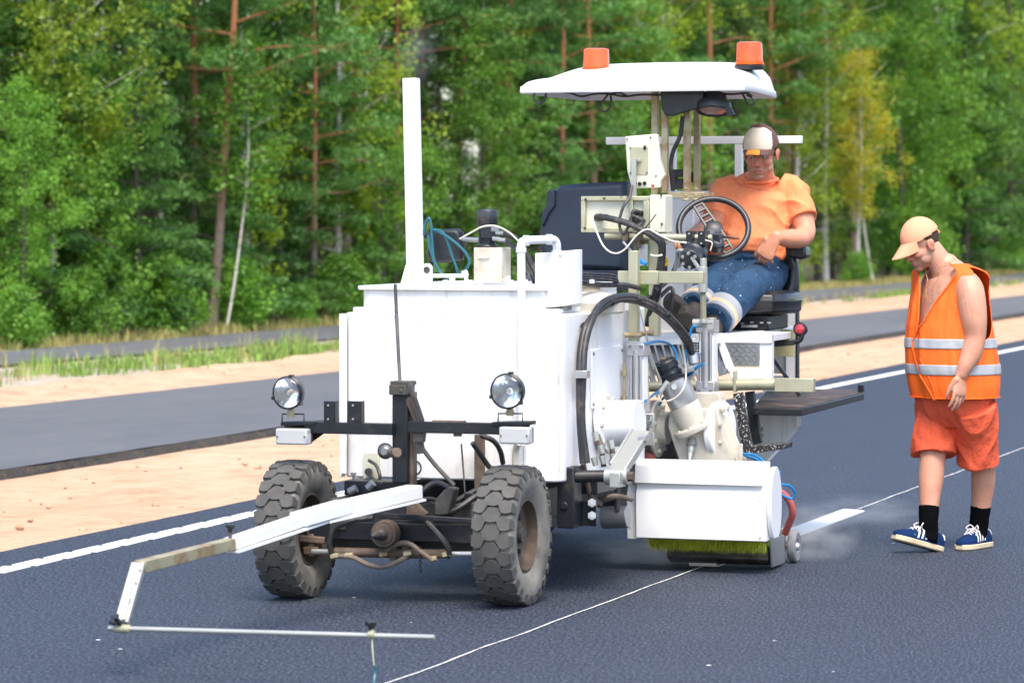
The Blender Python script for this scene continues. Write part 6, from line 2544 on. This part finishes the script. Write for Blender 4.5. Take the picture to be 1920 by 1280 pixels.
def shoe(parent, heel, F, U, ln, upper, sole, side, stripes=True, name='shoe'):
    F, L_, U = tri(F, U)
    g_ = lambda f, l, u: heel + F * f * ln + L_ * l + U * u
    prof = [(.0, .026, .052), (.06, .034, .066), (.2, .038, .074), (.34, .038, .076), (.48, .041, .072), (.62, .045, .060), (.76, .047, .046), (.88, .042, .038), (.96, .030, .030), (1.0, .016, .022)]
    m = MB()
    rg = []
    for f, w_, t in prof:
        rg.append([g_(f, w_ * math.cos(a_) * (1 if math.sin(a_) > 0 else 1), .022 + (t - .0) * max(0, math.sin(a_)) ** .8) for a_ in [math.pi * i / 14 for i in range(15)]])
    m.rings([r for r in rg])
    so = m.build(name, upper, parent, sharp=60)
    m = MB()
    out = []
    for sg in (1, -1):
        seq = prof if sg > 0 else prof[::-1]
        for f, w_, t in seq:
            out.append((f, sg * (w_ + .004)))
    m.prism([g_(f, l, 0.0 + .01 * max(0, f - .8)) for f, l in out], U * .026)
    m.build('sole', sole, so, bevel=.004)
    m = MB()
    m.prism([g_(f, l * .93, -.003 + .01 * max(0, f - .8)) for f, l in out], U * .003)
    m.build('tread', side, so)
    if stripes:
        for sg in (1, -1):
            m = MB()
            for f0 in (.34, .43, .52, .61):
                row = []
                for j in range(9):
                    a_ = math.radians(8 + 58 * j / 8)
                    fc = f0 - .06 * (j / 8)
                    def surf(f):
                        ws = float(np.interp(f, [p[0] for p in prof], [p[1] for p in prof]))
                        ts = float(np.interp(f, [p[0] for p in prof], [p[2] for p in prof]))
                        return g_(f, sg * (ws * math.cos(a_) + .0016), .022 + ts * max(0, math.sin(a_)) ** .8 + .001)
                    row.append((surf(fc - .019), surf(fc + .019)))
                n0 = len(m.v)
                for p, q in row:
                    m.v += [p, q]
                for j in range(8):
                    m.f.append((n0 + 2 * j, n0 + 2 * j + 1, n0 + 2 * j + 3, n0 + 2 * j + 2))
            m.build('side_stripes', 'shoe_white', so, recalc=False)
        m = MB()
        for f in (.50, .56, .62, .68):
            t = float(np.interp(f, [p[0] for p in prof], [p[2] for p in prof]))
            m.tube([g_(f - .01, .022, .020 + t * .86), g_(f, 0, .026 + t), g_(f + .01, -.022, .020 + t * .86)], .0035, 6, 3)
        t = .098
        for sg in (1, -1):
            m.tube([g_(.47, 0, t), g_(.50, .02 * sg, t + .018), g_(.56, .035 * sg, t + .004), g_(.52, .022 * sg, t - .006), g_(.48, .0, t)], .003, 6, 4)
            m.tube([g_(.47, 0, t), g_(.54, .022 * sg, t - .004), g_(.62, .034 * sg, t - .03)], .003, 6, 4)
        m.build('shoelace', 'lace', so)
        m = MB()
        m.rings([[g_(-.005, .024 * math.cos(a_), .035 + .052 * math.sin(a_)) for a_ in (.5, 1.0, 1.57, 2.14, 2.64)], [g_(.02, .026 * math.cos(a_), .034 + .054 * math.sin(a_)) for a_ in (.5, 1.0, 1.57, 2.14, 2.64)]])
        m.build('heel_tab', 'shoe_white', so)
    return so

# ---- the walking man
ZW = 17.2
def wp(u, v, dy=0.0):
    Z = ZW + dy
    return V((u - 960) * Z / FPX, Z, EYE + (HZ - v) * Z / FPX)
gw = wp(1775, 1030)
OFF = V(gw.x, gw.y, 0)
WALK = thing('person', 'man walking in an orange sleeveless safety vest, red-orange shorts and a peach cap', 'person', OFF)
FWD = V(-.80, -.60, 0)
LEFT = V(.60, -.80, 0)
TR = [  # px row, column, half width, half depth
    (800, 1788, .150, .120), (760, 1789, .185, .150), (725, 1788, .198, .170), (690, 1786, .202, .185), (650, 1783, .200, .185), (610, 1781, .195, .172),
    (570, 1781, .188, .150), (540, 1782, .180, .128), (520, 1782, .160, .110), (508, 1779, .120, .092), (498, 1774, .085, .080)]
sk = Soft()
sk.limb([wp(u, v) for v, u, a_, b_ in TR[2:]], [(a_ - .014, b_ - .016) for v, u, a_, b_ in TR[2:]], LEFT, k=4, n=28)
sk.limb([wp(1776, 515), wp(1762, 492), wp(1744, 468)], [.072, .062, .060])
for sg in (1, -1):                                   # chest
    sk.ball(wp(1782, 562) + FWD * .055 + LEFT * .060 * sg, (.066, .070, .06), Matrix((FWD, LEFT, Z3)).transposed())
# left arm
sk.limb([wp(1800, 519, -.10), wp(1815, 535, -.165), wp(1821, 560, -.20), wp(1826, 600, -.215), wp(1828, 632, -.22), wp(1822, 660, -.235), wp(1811, 684, -.25), wp(1803, 702, -.255)],
        [.048, .068, .072, .066, .054, .052, .041, .031])
hand(sk, wp(1801, 705, -.255), V(-.07, -.12, -1), LEFT + V(-.1, -.1, .1), FWD, (.16, .28, .25), 1.02)
# right arm, on the far side
sk.limb([wp(1762, 515, .10), wp(1752, 532, .16), wp(1752, 580, .20), wp(1757, 632, .22), wp(1750, 665, .18), wp(1744, 690, .12)], [.055, .068, .062, .048, .042, .030])
hand(sk, wp(1743, 694, .11), V(-.12, -.3, -1), -LEFT, FWD, (.2, .4, .3))
# legs
sk.limb([wp(1762, 770, .09), wp(1752, 820, .03), wp(1748, 862, -.03), wp(1746, 895, -.05), wp(1743, 935, -.08), wp(1741, 985, -.10), wp(1741, 1005, -.10)],
        [.082, .078, .064, .064, .052, .041, .04])
sk.ball(wp(1751, 893, -.01), (.04, .04, .075))
sk.limb([wp(1818, 770, -.07), wp(1832, 825, -.01), wp(1843, 868, .04), wp(1843, 900, .065), wp(1840, 940, .09), wp(1836, 980, .10), wp(1834, 1002, .10)],
        [.080, .078, .062, .062, .052, .04, .04])
sk.ball(wp(1849, 898, .09), (.038, .04, .075))
HF = V(-.85, -.36, -.42)
HC = wp(1729, 458)
h, HR = head(sk, HC, HF, V(-.2, 0, 1), 1.0)
skin = sk.fuse('body', 'skin', WALK, .0042, 3, attrs=face_attrs(h, 1.0, (wp(1782, 560) + FWD * .135, .13)))
face_bits(h, HR, 1.0, skin)
# hair below the cap
def shell_cap(name, h, k, cen, r, keep, mat, parent, n=56, m_=30, thick=.004, disp=None):
    mb = MB()
    idx = {}
    for i in range(m_ + 1):
        t = -math.pi / 2 + math.pi * i / m_
        for j in range(n):
            f = 2 * math.pi * j / n
            idx[i, j] = len(mb.v)
            x, y, z = r[0] * math.cos(t) * math.cos(f), r[1] * math.cos(t) * math.sin(f), r[2] * math.sin(t)
            mb.v.append(h(cen[0] + x, cen[1] + y, cen[2] + z))
    for i in range(m_):
        for j in range(n):
            t = -math.pi / 2 + math.pi * (i + .5) / m_
            f = 2 * math.pi * (j + .5) / n
            x, y, z = r[0] * math.cos(t) * math.cos(f), r[1] * math.cos(t) * math.sin(f), r[2] * math.sin(t)
            if keep(x, y, z):
                j2 = (j + 1) % n
                mb.f.append((idx[i, j], idx[i, j2], idx[i + 1, j2], idx[i + 1, j]))
    o = mb.build(name, mat, parent, recalc=False)
    bm = bmesh.new()
    bm.from_mesh(o.data)
    bmesh.ops.delete(bm, geom=[v for v in bm.verts if not v.link_faces], context='VERTS')
    bmesh.ops.remove_doubles(bm, verts=bm.verts, dist=.0002)
    bmesh.ops.recalc_face_normals(bm, faces=bm.faces)
    bm.to_mesh(o.data)
    bm.free()
    s_ = o.modifiers.new('thick', 'SOLIDIFY')
    s_.thickness = thick
    s_.offset = 1
    return o
shell_cap('hair', h, 1, (-.006, 0, .032), (.0950, .0750, .0910), lambda x, y, z: z < .02 and z > -.060 + .9 * max(0, x + .045) and x < .042, 'hair_dark', skin, n=90, m_=60, thick=.002)
cap = shell_cap('cap', h, 1, (-.006, 0, .030), (.104, .084, .108), lambda x, y, z: z > .006 - .10 * x and not (x < -.075 and z < .045 and abs(y) < .034 and z > .014), 'peach_cap', skin, n=90, m_=60, thick=.003)
mb = MB()
def visor(h, x0, x1, u0, drop, w_, n=14, curve=.03, thick=.004):
    mb = MB()
    vs, fs = [], []
    rows = 8
    for t_ in (0, thick):
        for i in range(rows + 1):
            t = i / rows
            for j in range(n + 1):
                s_ = 2 * j / n - 1
                base = x0 * math.sqrt(max(0, 1 - (s_ * .80) ** 2))
                tip = base + (x1 - x0) * math.sqrt(max(.0, 1 - abs(s_) ** 2.6))
                vs.append(h(base + (tip - base) * t, w_ * s_ * (1 - .06 * t), u0 - drop * t - curve * s_ * s_ * (.6 + .4 * t) - t_))
    k0 = (rows + 1) * (n + 1)
    for i in range(rows):
        for j in range(n):
            q = i * (n + 1) + j
            fs.append((q, q + 1, q + n + 2, q + n + 1))
            fs.append((k0 + q, k0 + q + n + 1, k0 + q + n + 2, k0 + q + 1))
    for j in range(n):
        q = rows * (n + 1) + j
        fs.append((q, q + 1, k0 + q + 1, k0 + q))
    mb.add(vs, fs)
    return mb
visor(h, .098, .186, .046, .046, .070, curve=.010).build('cap_visor', 'peach_cap', cap)
mb = MB()
mb.tube([h(-.098, .03, .022), h(-.108, 0, .024), h(-.098, -.03, .022)], .008, 8, 5)
mb.build('cap_strap', 'peach_cap', cap)
mb = MB()
mb.ball(h(-.006, 0, .138), (.008, .008, .005))
mb.build('cap_button', 'peach_cap', cap)
# necklace
mb = MB()
cr = wp(1736, 548) + FWD * .02 + V(-.0, -.10, 0)
c0 = wp(1782, 548) + FWD * .168
mb.tube([wp(1788, 497) - LEFT * -.07, wp(1768, 500) + FWD * .075 + LEFT * .065, wp(1782, 525) + FWD * .125 + LEFT * .035, c0 + V(0, 0, .02), wp(1782, 525) + FWD * .125 - LEFT * .035, wp(1768, 503) + FWD * .07 - LEFT * .06], .0016, 6, 5)
mb.bar(c0 + V(0, 0, .016), c0 + V(0, 0, -.026), .006, .004)
mb.bar(c0 + LEFT * .012, c0 - LEFT * .012, .005, .004, Z3)
mb.build('cross_necklace', 'gold', skin)
# shorts
so = Soft()
so.flat([wp(1788, v) for v in (712, 735, 770, 800)], [(.205, .182), (.206, .176), (.192, .155), (.13, .10)], LEFT)
so.flat([wp(1762, 762, .09), wp(1754, 800, .04), wp(1752, 830, .01), wp(1752, 853, -.01)], [(.112, .122), (.110, .114), (.109, .110), (.113, .112)])
so.flat([wp(1820, 762, -.08), wp(1830, 805, -.03), wp(1835, 840, .0), wp(1836, 870, .02)], [(.120, .124), (.112, .114), (.104, .106), (.106, .107)])
so.fuse('shorts', 'red_shorts', WALK, .006, 2, folds(.012, 6, (1, 1, .55), 3, .002, 18))
# vest
zrow = lambda v: wp(1780, v).z
ty = [wp(u, v).z for v, u, a_, b_ in TR]
def torso(z, th, off):
    zz = [t for t in ty]
    a_ = float(np.interp(z, [zrow(q) for q in (800, 725, 690, 650, 610, 570, 540, 520, 510, 503, 498, 495)], [.17, .198, .202, .200, .198, .198, .200, .203, .195, .165, .12, .08]))
    b_ = float(np.interp(z, zz, [t[3] for t in TR]))
    u_ = float(np.interp(z, zz, [wp(t[1], t[0]).x for t in TR]))
    c = V(u_, ZW, z)
    t = math.radians(th)
    sq = lambda x: math.copysign(abs(x) ** .92, x)
    return c + FWD * ((b_ + off) * sq(math.cos(t))) + LEFT * ((a_ + off) * sq(math.sin(t)))
EDGE_V = [496, 520, 560, 600, 640, 680, 722, 746]
EDGE_L = [56, 36, 18, 6, -14, -6, 8, 16]
EDGE_R = [-40, -22, -12, -6, -8, 6, 16, 18]
def vest_point(t, th, extra=0.0):
    z = zrow(746) + (zrow(497) - zrow(746)) * t
    flare = .020 + .022 * (1 - t) ** 1.5
    fold = (.006 + .012 * (1 - t) ** 2) * mnoise.noise((th * .06, z * 2.2, 1)) + .005 * mnoise.noise((th * .11, z * 5, 4))
    z += .014 * max(0, t - .84) / .16 * abs(math.sin(math.radians(th)))
    shoulder = .016 * max(0, 1 - abs(t - .93) / .12)
    lift = .012 if th > 0 else 0
    return torso(z, th, flare + fold + extra + shoulder * abs(math.sin(math.radians(th))) + lift * max(0, 1 - abs(th) / 40))
NR, NC = 84, 200
def armhole(th, z):
    return ((abs(th) - 90) / 34) ** 2 + ((z - zrow(570)) / (zrow(505) - zrow(570) if z > zrow(570) else zrow(570) - zrow(634))) ** 2 < 1
def vest_panel(name, tlo, thi, mat, parent, extra=0.0, vlo=None, vhi=None, rows=NR, label=None):
    mb = MB()
    def lims(z, v):
        return tlo(v), thi(v)
    idx = {}
    t0, t1 = 0.0, 1.0
    if vlo is not None:
        f = lambda v: (zrow(v) - zrow(746)) / (zrow(497) - zrow(746))
        t0, t1 = f(vlo), f(vhi)
    grid = []
    for i in range(rows + 1):
        t = t0 + (t1 - t0) * i / rows
        z = zrow(746) + (zrow(497) - zrow(746)) * t
        v = HZ + (EYE - z) * FPX / ZW
        a_, b_ = tlo(v), thi(v)
        row = []
        for j in range(NC + 1):
            th = a_ + (b_ - a_) * j / NC
            row.append((th, z))
            mb.v.append(vest_point(t, th, extra))
        grid.append(row)
    for i in range(rows):
        for j in range(NC):
            th = (grid[i][j][0] + grid[i + 1][j + 1][0]) / 2
            z = (grid[i][j][1] + grid[i + 1][j][1]) / 2
            if vlo is None and armhole(th, z):
                continue
            if vlo is not None and armhole(th, z):
                continue
            q = i * (NC + 1) + j
            mb.f.append((q, q + 1, q + NC + 2, q + NC + 1))
    o = mb.build(name, mat, parent, recalc=False, sharp=80, label=label)
    bm = bmesh.new()
    bm.from_mesh(o.data)
    bmesh.ops.delete(bm, geom=[x for x in bm.verts if not x.link_faces], context='VERTS')
    bmesh.ops.recalc_face_normals(bm, faces=bm.faces)
    edge = [x for x in bm.verts if x.is_boundary]
    for _ in range(4):
        bmesh.ops.smooth_vert(bm, verts=edge, factor=.5, use_axis_x=True, use_axis_y=True, use_axis_z=True)
    bm.to_mesh(o.data)
    bm.free()
    s_ = o.modifiers.new('thick', 'SOLIDIFY')
    s_.thickness = .003
    return o
eL = lambda v: float(np.interp(v, EDGE_V, EDGE_L))
eR = lambda v: 360 + float(np.interp(v, EDGE_V, EDGE_R))
def wrap(th):
    return th
_vp = vest_point
def vest_point(t, th, extra=0.0):
    if th > 180:
        return _vp(t, th - 360, extra - .006 * max(0, 1 - abs(th - 360) / 60))
    return _vp(t, th, extra)
_ah = armhole
def armhole(th, z):
    return _ah(th - 360 if th > 180 else th, z)
vest = vest_panel('safety_vest', eL, eR, 'hivis_orange', WALK)
vest_panel('reflective_band', eL, eR, 'reflective_band', vest, .0035, 653, 631, 6)
vest_panel('reflective_band', eL, eR, 'reflective_band', vest, .0035, 702, 679, 6)
mb = MB()
for ef, ex in ((eL, .004), (lambda v: eR(v) - .3, .004)):
    pts = []
    for i in range(40):
        t = i / 39
        z = zrow(746) + (zrow(497) - zrow(746)) * t
        pts.append(vest_point(t, ef(HZ + (EYE - z) * FPX / ZW), ex))
    mb.tube(pts, .0042, 6, 1)
for dt in (.012,):
    mb.tube([vest_point(dt, eL(740) + (eR(740) - eL(740)) * i / 60, .004) for i in range(61)], .003, 6, 1)
mb.build('vest_binding', 'hivis_orange', vest, recalc=False)
# socks and shoes
for pts, rr in (([wp(1742, 948, -.085), wp(1741, 975, -.10), wp(1741, 1000, -.10), wp(1738, 1014, -.11)], [.052, .049, .049, .052]), ([wp(1839, 948, .095), wp(1836, 975, .10), wp(1834, 995, .10), wp(1829, 1006, .085)], [.052, .049, .048, .052])):
    q = Soft()
    q.flat(pts, rr)
    q.fuse('sock', 'black_sock', WALK, .005, 2, folds(.0015, 30, (.3, .3, 1), 1))
shoe(WALK, wp(1763, 1034, -.07), wp(1672, 1010, -.20) - wp(1763, 1034, -.07), V(.1, .1, 1), .29, 'blue_suede', 'gum_sole', 'sole_dark')
shoe(WALK, wp(1853, 1023, .16), V(-.62, -.78, .0), V(0, 0, 1), .285, 'blue_suede', 'gum_sole', 'sole_dark')

# ---- the driver, seated on the machine (machine coordinates)
OFF = P(1405, 550, 3.1)
DR = thing('person', 'seated driver in an orange T-shirt, blue paint-flecked work trousers and a brown and cream cap', 'person', to_world(OFF), ROADROT)
sk = Soft()
DT = [(535, 1402, 3.22, .17, .14), (505, 1403, 3.25, .185, .165), (470, 1406, 3.27, .195, .185), (430, 1410, 3.29, .195, .175), (390, 1416, 3.31, .195, .15), (362, 1421, 3.32, .18, .12), (346, 1424, 3.32, .13, .095), (332, 1426, 3.30, .075, .07)]
sk.limb([P(u, v, b) for v, u, b, x, y in DT], [(x, y) for v, u, b, x, y in DT], Y3, n=26)
sk.limb([P(1425, 345, 3.31), P(1426, 328, 3.28), P(1426, 308, 3.25)], [.075, .068, .066])
sk.limb([P(1478, 358, 3.32), P(1494, 375, 3.31), P(1503, 405, 3.28), P(1510, 436, 3.24), P(1500, 447, 3.16), P(1478, 447, 3.06), P(1460, 446, 2.98)], [.07, .068, .062, .053, .052, .048, .036])
hand(sk, P(1452, 448, 2.96), V(.15, -.50, -.85), V(.9, -.1, .35), V(0, -.85, .45), (.55, .85, .6), 1.12)
sk.limb([P(1366, 358, 3.31), P(1352, 378, 3.27), P(1342, 410, 3.16), P(1328, 430, 3.02), P(1312, 437, 2.88), P(1294, 443, 2.74)], [.07, .066, .058, .05, .045, .033])
hand(sk, P(1292, 445, 2.72), V(1, -.12, -.05), V(.05, -.35, .9), V(0, 1, .2), (.5, .8, .6), 1.04)
for hip, kn_, an in (((1432, 525, 3.15), (1388, 548, 2.78), (1342, 600, 2.50)), ((1376, 525, 3.15), (1336, 543, 2.76), (1306, 580, 2.50))):
    sk.limb([P(*hip), (P(*hip) + P(*kn_)) / 2, P(*kn_), (P(*kn_) + P(*an)) / 2, P(*an)], [.085, .08, .062, .05, .036])
hC = P(1427, 287, 3.18)
kD = 1.07
h, HR = head(sk, hC, V(.965, .02, -.22), V(.2, 0, 1), kD)
dsk = sk.fuse('body', 'skin_tan', DR, .0042, 3, attrs=face_attrs(h, kD))
face_bits(h, HR, kD, dsk, eyes=True)
shell_cap('hair', h, 1, (-.006, 0, .032), (.0955, .0755, .0915), lambda x, y, z: z < .02 and z > -.045 and x < .02, 'hair_dark', dsk, thick=.003)
cap = shell_cap('cap', h, 1, (-.006, 0, .030), (.104, .085, .108), lambda x, y, z: z > .006 - .10 * x, 'brown_cap', dsk, n=72, m_=48, thick=.003)
fr = shell_cap('cap_front', h, 1, (-.005, 0, .0305), (.1065, .0875, .1085), lambda x, y, z: z > .007 - .10 * x and x > .012 + .25 * max(0, z - .03) and abs(y) < .070 - .25 * max(0, z - .04) and z < .100, 'cream_cap', cap, n=110, m_=70, thick=.002)
visor(h, .096, .160, .041, .012, .076, curve=.024).build('cap_visor', 'brown_cap', cap)
mb = MB()
vs = []
for j in range(9):
    s_ = -1 + j / 4
    vs.append((h(.122, .030 * s_ - .006, .0425 - .003 * s_ * s_), h(.164 - .009 * s_ * s_, .034 * s_ - .006, .0312 - .005 * s_ * s_)))
mb.rings([[p for p, q in vs] + [q for p, q in vs[::-1]], [p - V(0, 0, .006) for p, q in vs] + [q - V(0, 0, .006) for p, q in vs[::-1]]])
mb.build('visor_patch', 'orange_patch', cap, recalc=True)
mb = MB()
mb.ball(h(-.006, 0, .139), (.008, .008, .005))
mb.build('cap_button', 'brown_cap', cap)
st_ = Soft()
st_.flat([P(u, v, b) for v, u, b in ((492, 1403, 3.24), (470, 1405, 3.26), (430, 1409, 3.28), (390, 1416, 3.30), (362, 1421, 3.315), (346, 1424, 3.315), (333, 1426, 3.30))],
         [(.206, .192), (.214, .205), (.210, .19), (.208, .165), (.194, .135), (.145, .108), (.088, .084)], Y3, n=30)
st_.flat([P(1462, 350, 3.32), P(1482, 360, 3.32), P(1495, 380, 3.30), P(1506, 410, 3.27)], [.075, .083, .083, .080])
st_.flat([P(1384, 350, 3.31), P(1363, 360, 3.30), P(1349, 382, 3.25), P(1340, 412, 3.16)], [.075, .082, .080, .075])
NK = P(1426, 338, 3.29) - OFF
_fs = folds(.013, 7, (1, .8, 1.2), 5, .004, 18)
st_.fuse('t_shirt', 'orange_shirt', DR, .0065, 4, lambda co, n: _fs(co, n) * min(1, max(0, ((co - NK).length - .09) / .14)))
mb = MB()
mb.torus(P(1426, 337.5, 3.288), V(.16, 0, 1), .090, .008, 32, 8)
nb = mb.build('shirt_collar', 'orange_shirt', DR)
tr = Soft()
tr.limb([P(1402, 498, 3.24), P(1403, 515, 3.22), P(1403, 535, 3.18)], [(.202, .178), (.205, .17), (.18, .13)], Y3, n=26)
LEGS = ([(1434, 525, 3.15), (1412, 536, 2.96), (1390, 548, 2.78), (1366, 572, 2.62), (1346, 594, 2.51), (1339, 603, 2.47)], [(1376, 524, 3.15), (1354, 532, 2.95), (1338, 542, 2.77), (1318, 563, 2.62), (1305, 577, 2.52), (1301, 583, 2.48)])
for lg_ in LEGS:
    tr.flat([P(*p) for p in lg_], [.106, .104, .096, .088, .086, .086])
trs = tr.fuse('trousers', 'blue_trousers', DR, .0065, 3, folds(.009, 8, (1, 1, 1), 8, .003, 22))
for lg_ in LEGS:
    c = spline([P(*p) for p in lg_], 10)
    m0 = len(c)
    for f0, f1, mat in ((.66, .735, 'reflective_band'), (.735, .80, 'peach_band'), (.80, .87, 'reflective_band')):
        seg = c[int(m0 * f0):int(m0 * f1) + 1]
        q = Soft()
        q.flat(seg, [.096] * len(seg), k=1, n=40)
        o = q.build('trouser_band', mat, trs)
for an, hl in (((1342, 600, 2.50), (1330, 628, 2.43)), ((1306, 580, 2.50), (1294, 606, 2.42))):
    q = Soft()
    q.limb([P(*an), (P(*an) + P(*hl)) / 2, P(*hl)], [.055, .052, .048])
    q.build('boot_shaft', 'brown_leather', DR)
shoe(DR, P(1297, 624, 2.44), P(1268, 583, 2.30) - P(1297, 624, 2.44), V(-.75, 0, .66), .28, 'brown_leather', 'brown_leather', 'sole_dark', stripes=False, name='boot')
shoe(DR, P(1330, 640, 2.46), P(1298, 606, 2.32) - P(1330, 640, 2.46), V(-.75, 0, .66), .28, 'brown_leather', 'brown_leather', 'sole_dark', stripes=False, name='boot')
OFF = V(0, 0, 0)
# ------------------------------------------------------------------ paint steam and exhaust
def mist(name, label, c, r, dens, col, seed):
    m = bpy.data.materials.new(name)
    m.use_nodes = True
    nt = m.node_tree
    L = nt.links
    nt.nodes.remove(nt.nodes['Principled BSDF'])
    tc = _n(nt, 'ShaderNodeTexCoord')
    ln = _n(nt, 'ShaderNodeVectorMath', operation='LENGTH')
    L.new(tc.outputs['Object'], ln.inputs[0])
    fo = _n(nt, 'ShaderNodeMapRange')
    fo.inputs['From Min'].default_value = .15
    fo.inputs['From Max'].default_value = .95
    fo.inputs['To Min'].default_value = 1
    fo.inputs['To Max'].default_value = 0
    L.new(ln.outputs['Value'], fo.inputs['Value'])
    nz_ = _n(nt, 'ShaderNodeTexNoise')
    nz_.inputs['Scale'].default_value = 2.2
    nz_.inputs['Detail'].default_value = 3
    ad = _n(nt, 'ShaderNodeVectorMath', operation='ADD')
    ad.inputs[1].default_value = (seed, seed * 2, 0)
    L.new(tc.outputs['Object'], ad.inputs[0])
    L.new(ad.outputs[0], nz_.inputs['Vector'])
    r2 = _n(nt, 'ShaderNodeMapRange')
    r2.inputs['From Min'].default_value = .38
    r2.inputs['From Max'].default_value = .72
    L.new(nz_.outputs['Fac'], r2.inputs['Value'])
    mu = _n(nt, 'ShaderNodeMath', operation='MULTIPLY')
    L.new(fo.outputs[0], mu.inputs[0])
    L.new(r2.outputs[0], mu.inputs[1])
    m2 = _n(nt, 'ShaderNodeMath', operation='MULTIPLY')
    m2.inputs[1].default_value = dens
    L.new(mu.outputs[0], m2.inputs[0])
    pv_ = _n(nt, 'ShaderNodeVolumePrincipled')
    pv_.inputs['Color'].default_value = (*col, 1)
    L.new(m2.outputs[0], pv_.inputs['Density'])
    L.new(pv_.outputs[0], nt.nodes['Material Output'].inputs['Volume'])
    MATS[name] = m
    mb = MB()
    mb.ball((0, 0, 0), 1.0, None, 24, 14)
    o = mb.build(name, name, kind='stuff')
    o['label'] = label
    o.location = c
    o.scale = r
    return o
c = to_world(P(1230, 1055, 1.85)); c.z = .07
mist('paint_steam', 'thin bluish steam drifting over the asphalt under the brush', c, (.42, .30, .10), 5.5, (.9, .93, .97), 1)
c = to_world(P(1510, 1030, 2.3)); c.z = .12
mist('paint_steam', 'thin steam around the small wheel at the fresh stripe', c, (.30, .28, .17), 6, (.9, .93, .97), 4)
c = to_world(P(1600, 970, 4.2)); c.z = .08
mist('paint_steam', 'faint wisp of steam over the end of the fresh stripe', c, (.45, .4, .10), 2.2, (.9, .93, .97), 7)
c = to_world(P(775, 120, 1.0))
mist('exhaust_smoke', 'faint smoke above the mouth of the white exhaust pipe', c + V(.02, 0, .05), (.12, .12, .20), 3.0, (.6, .6, .65), 3)
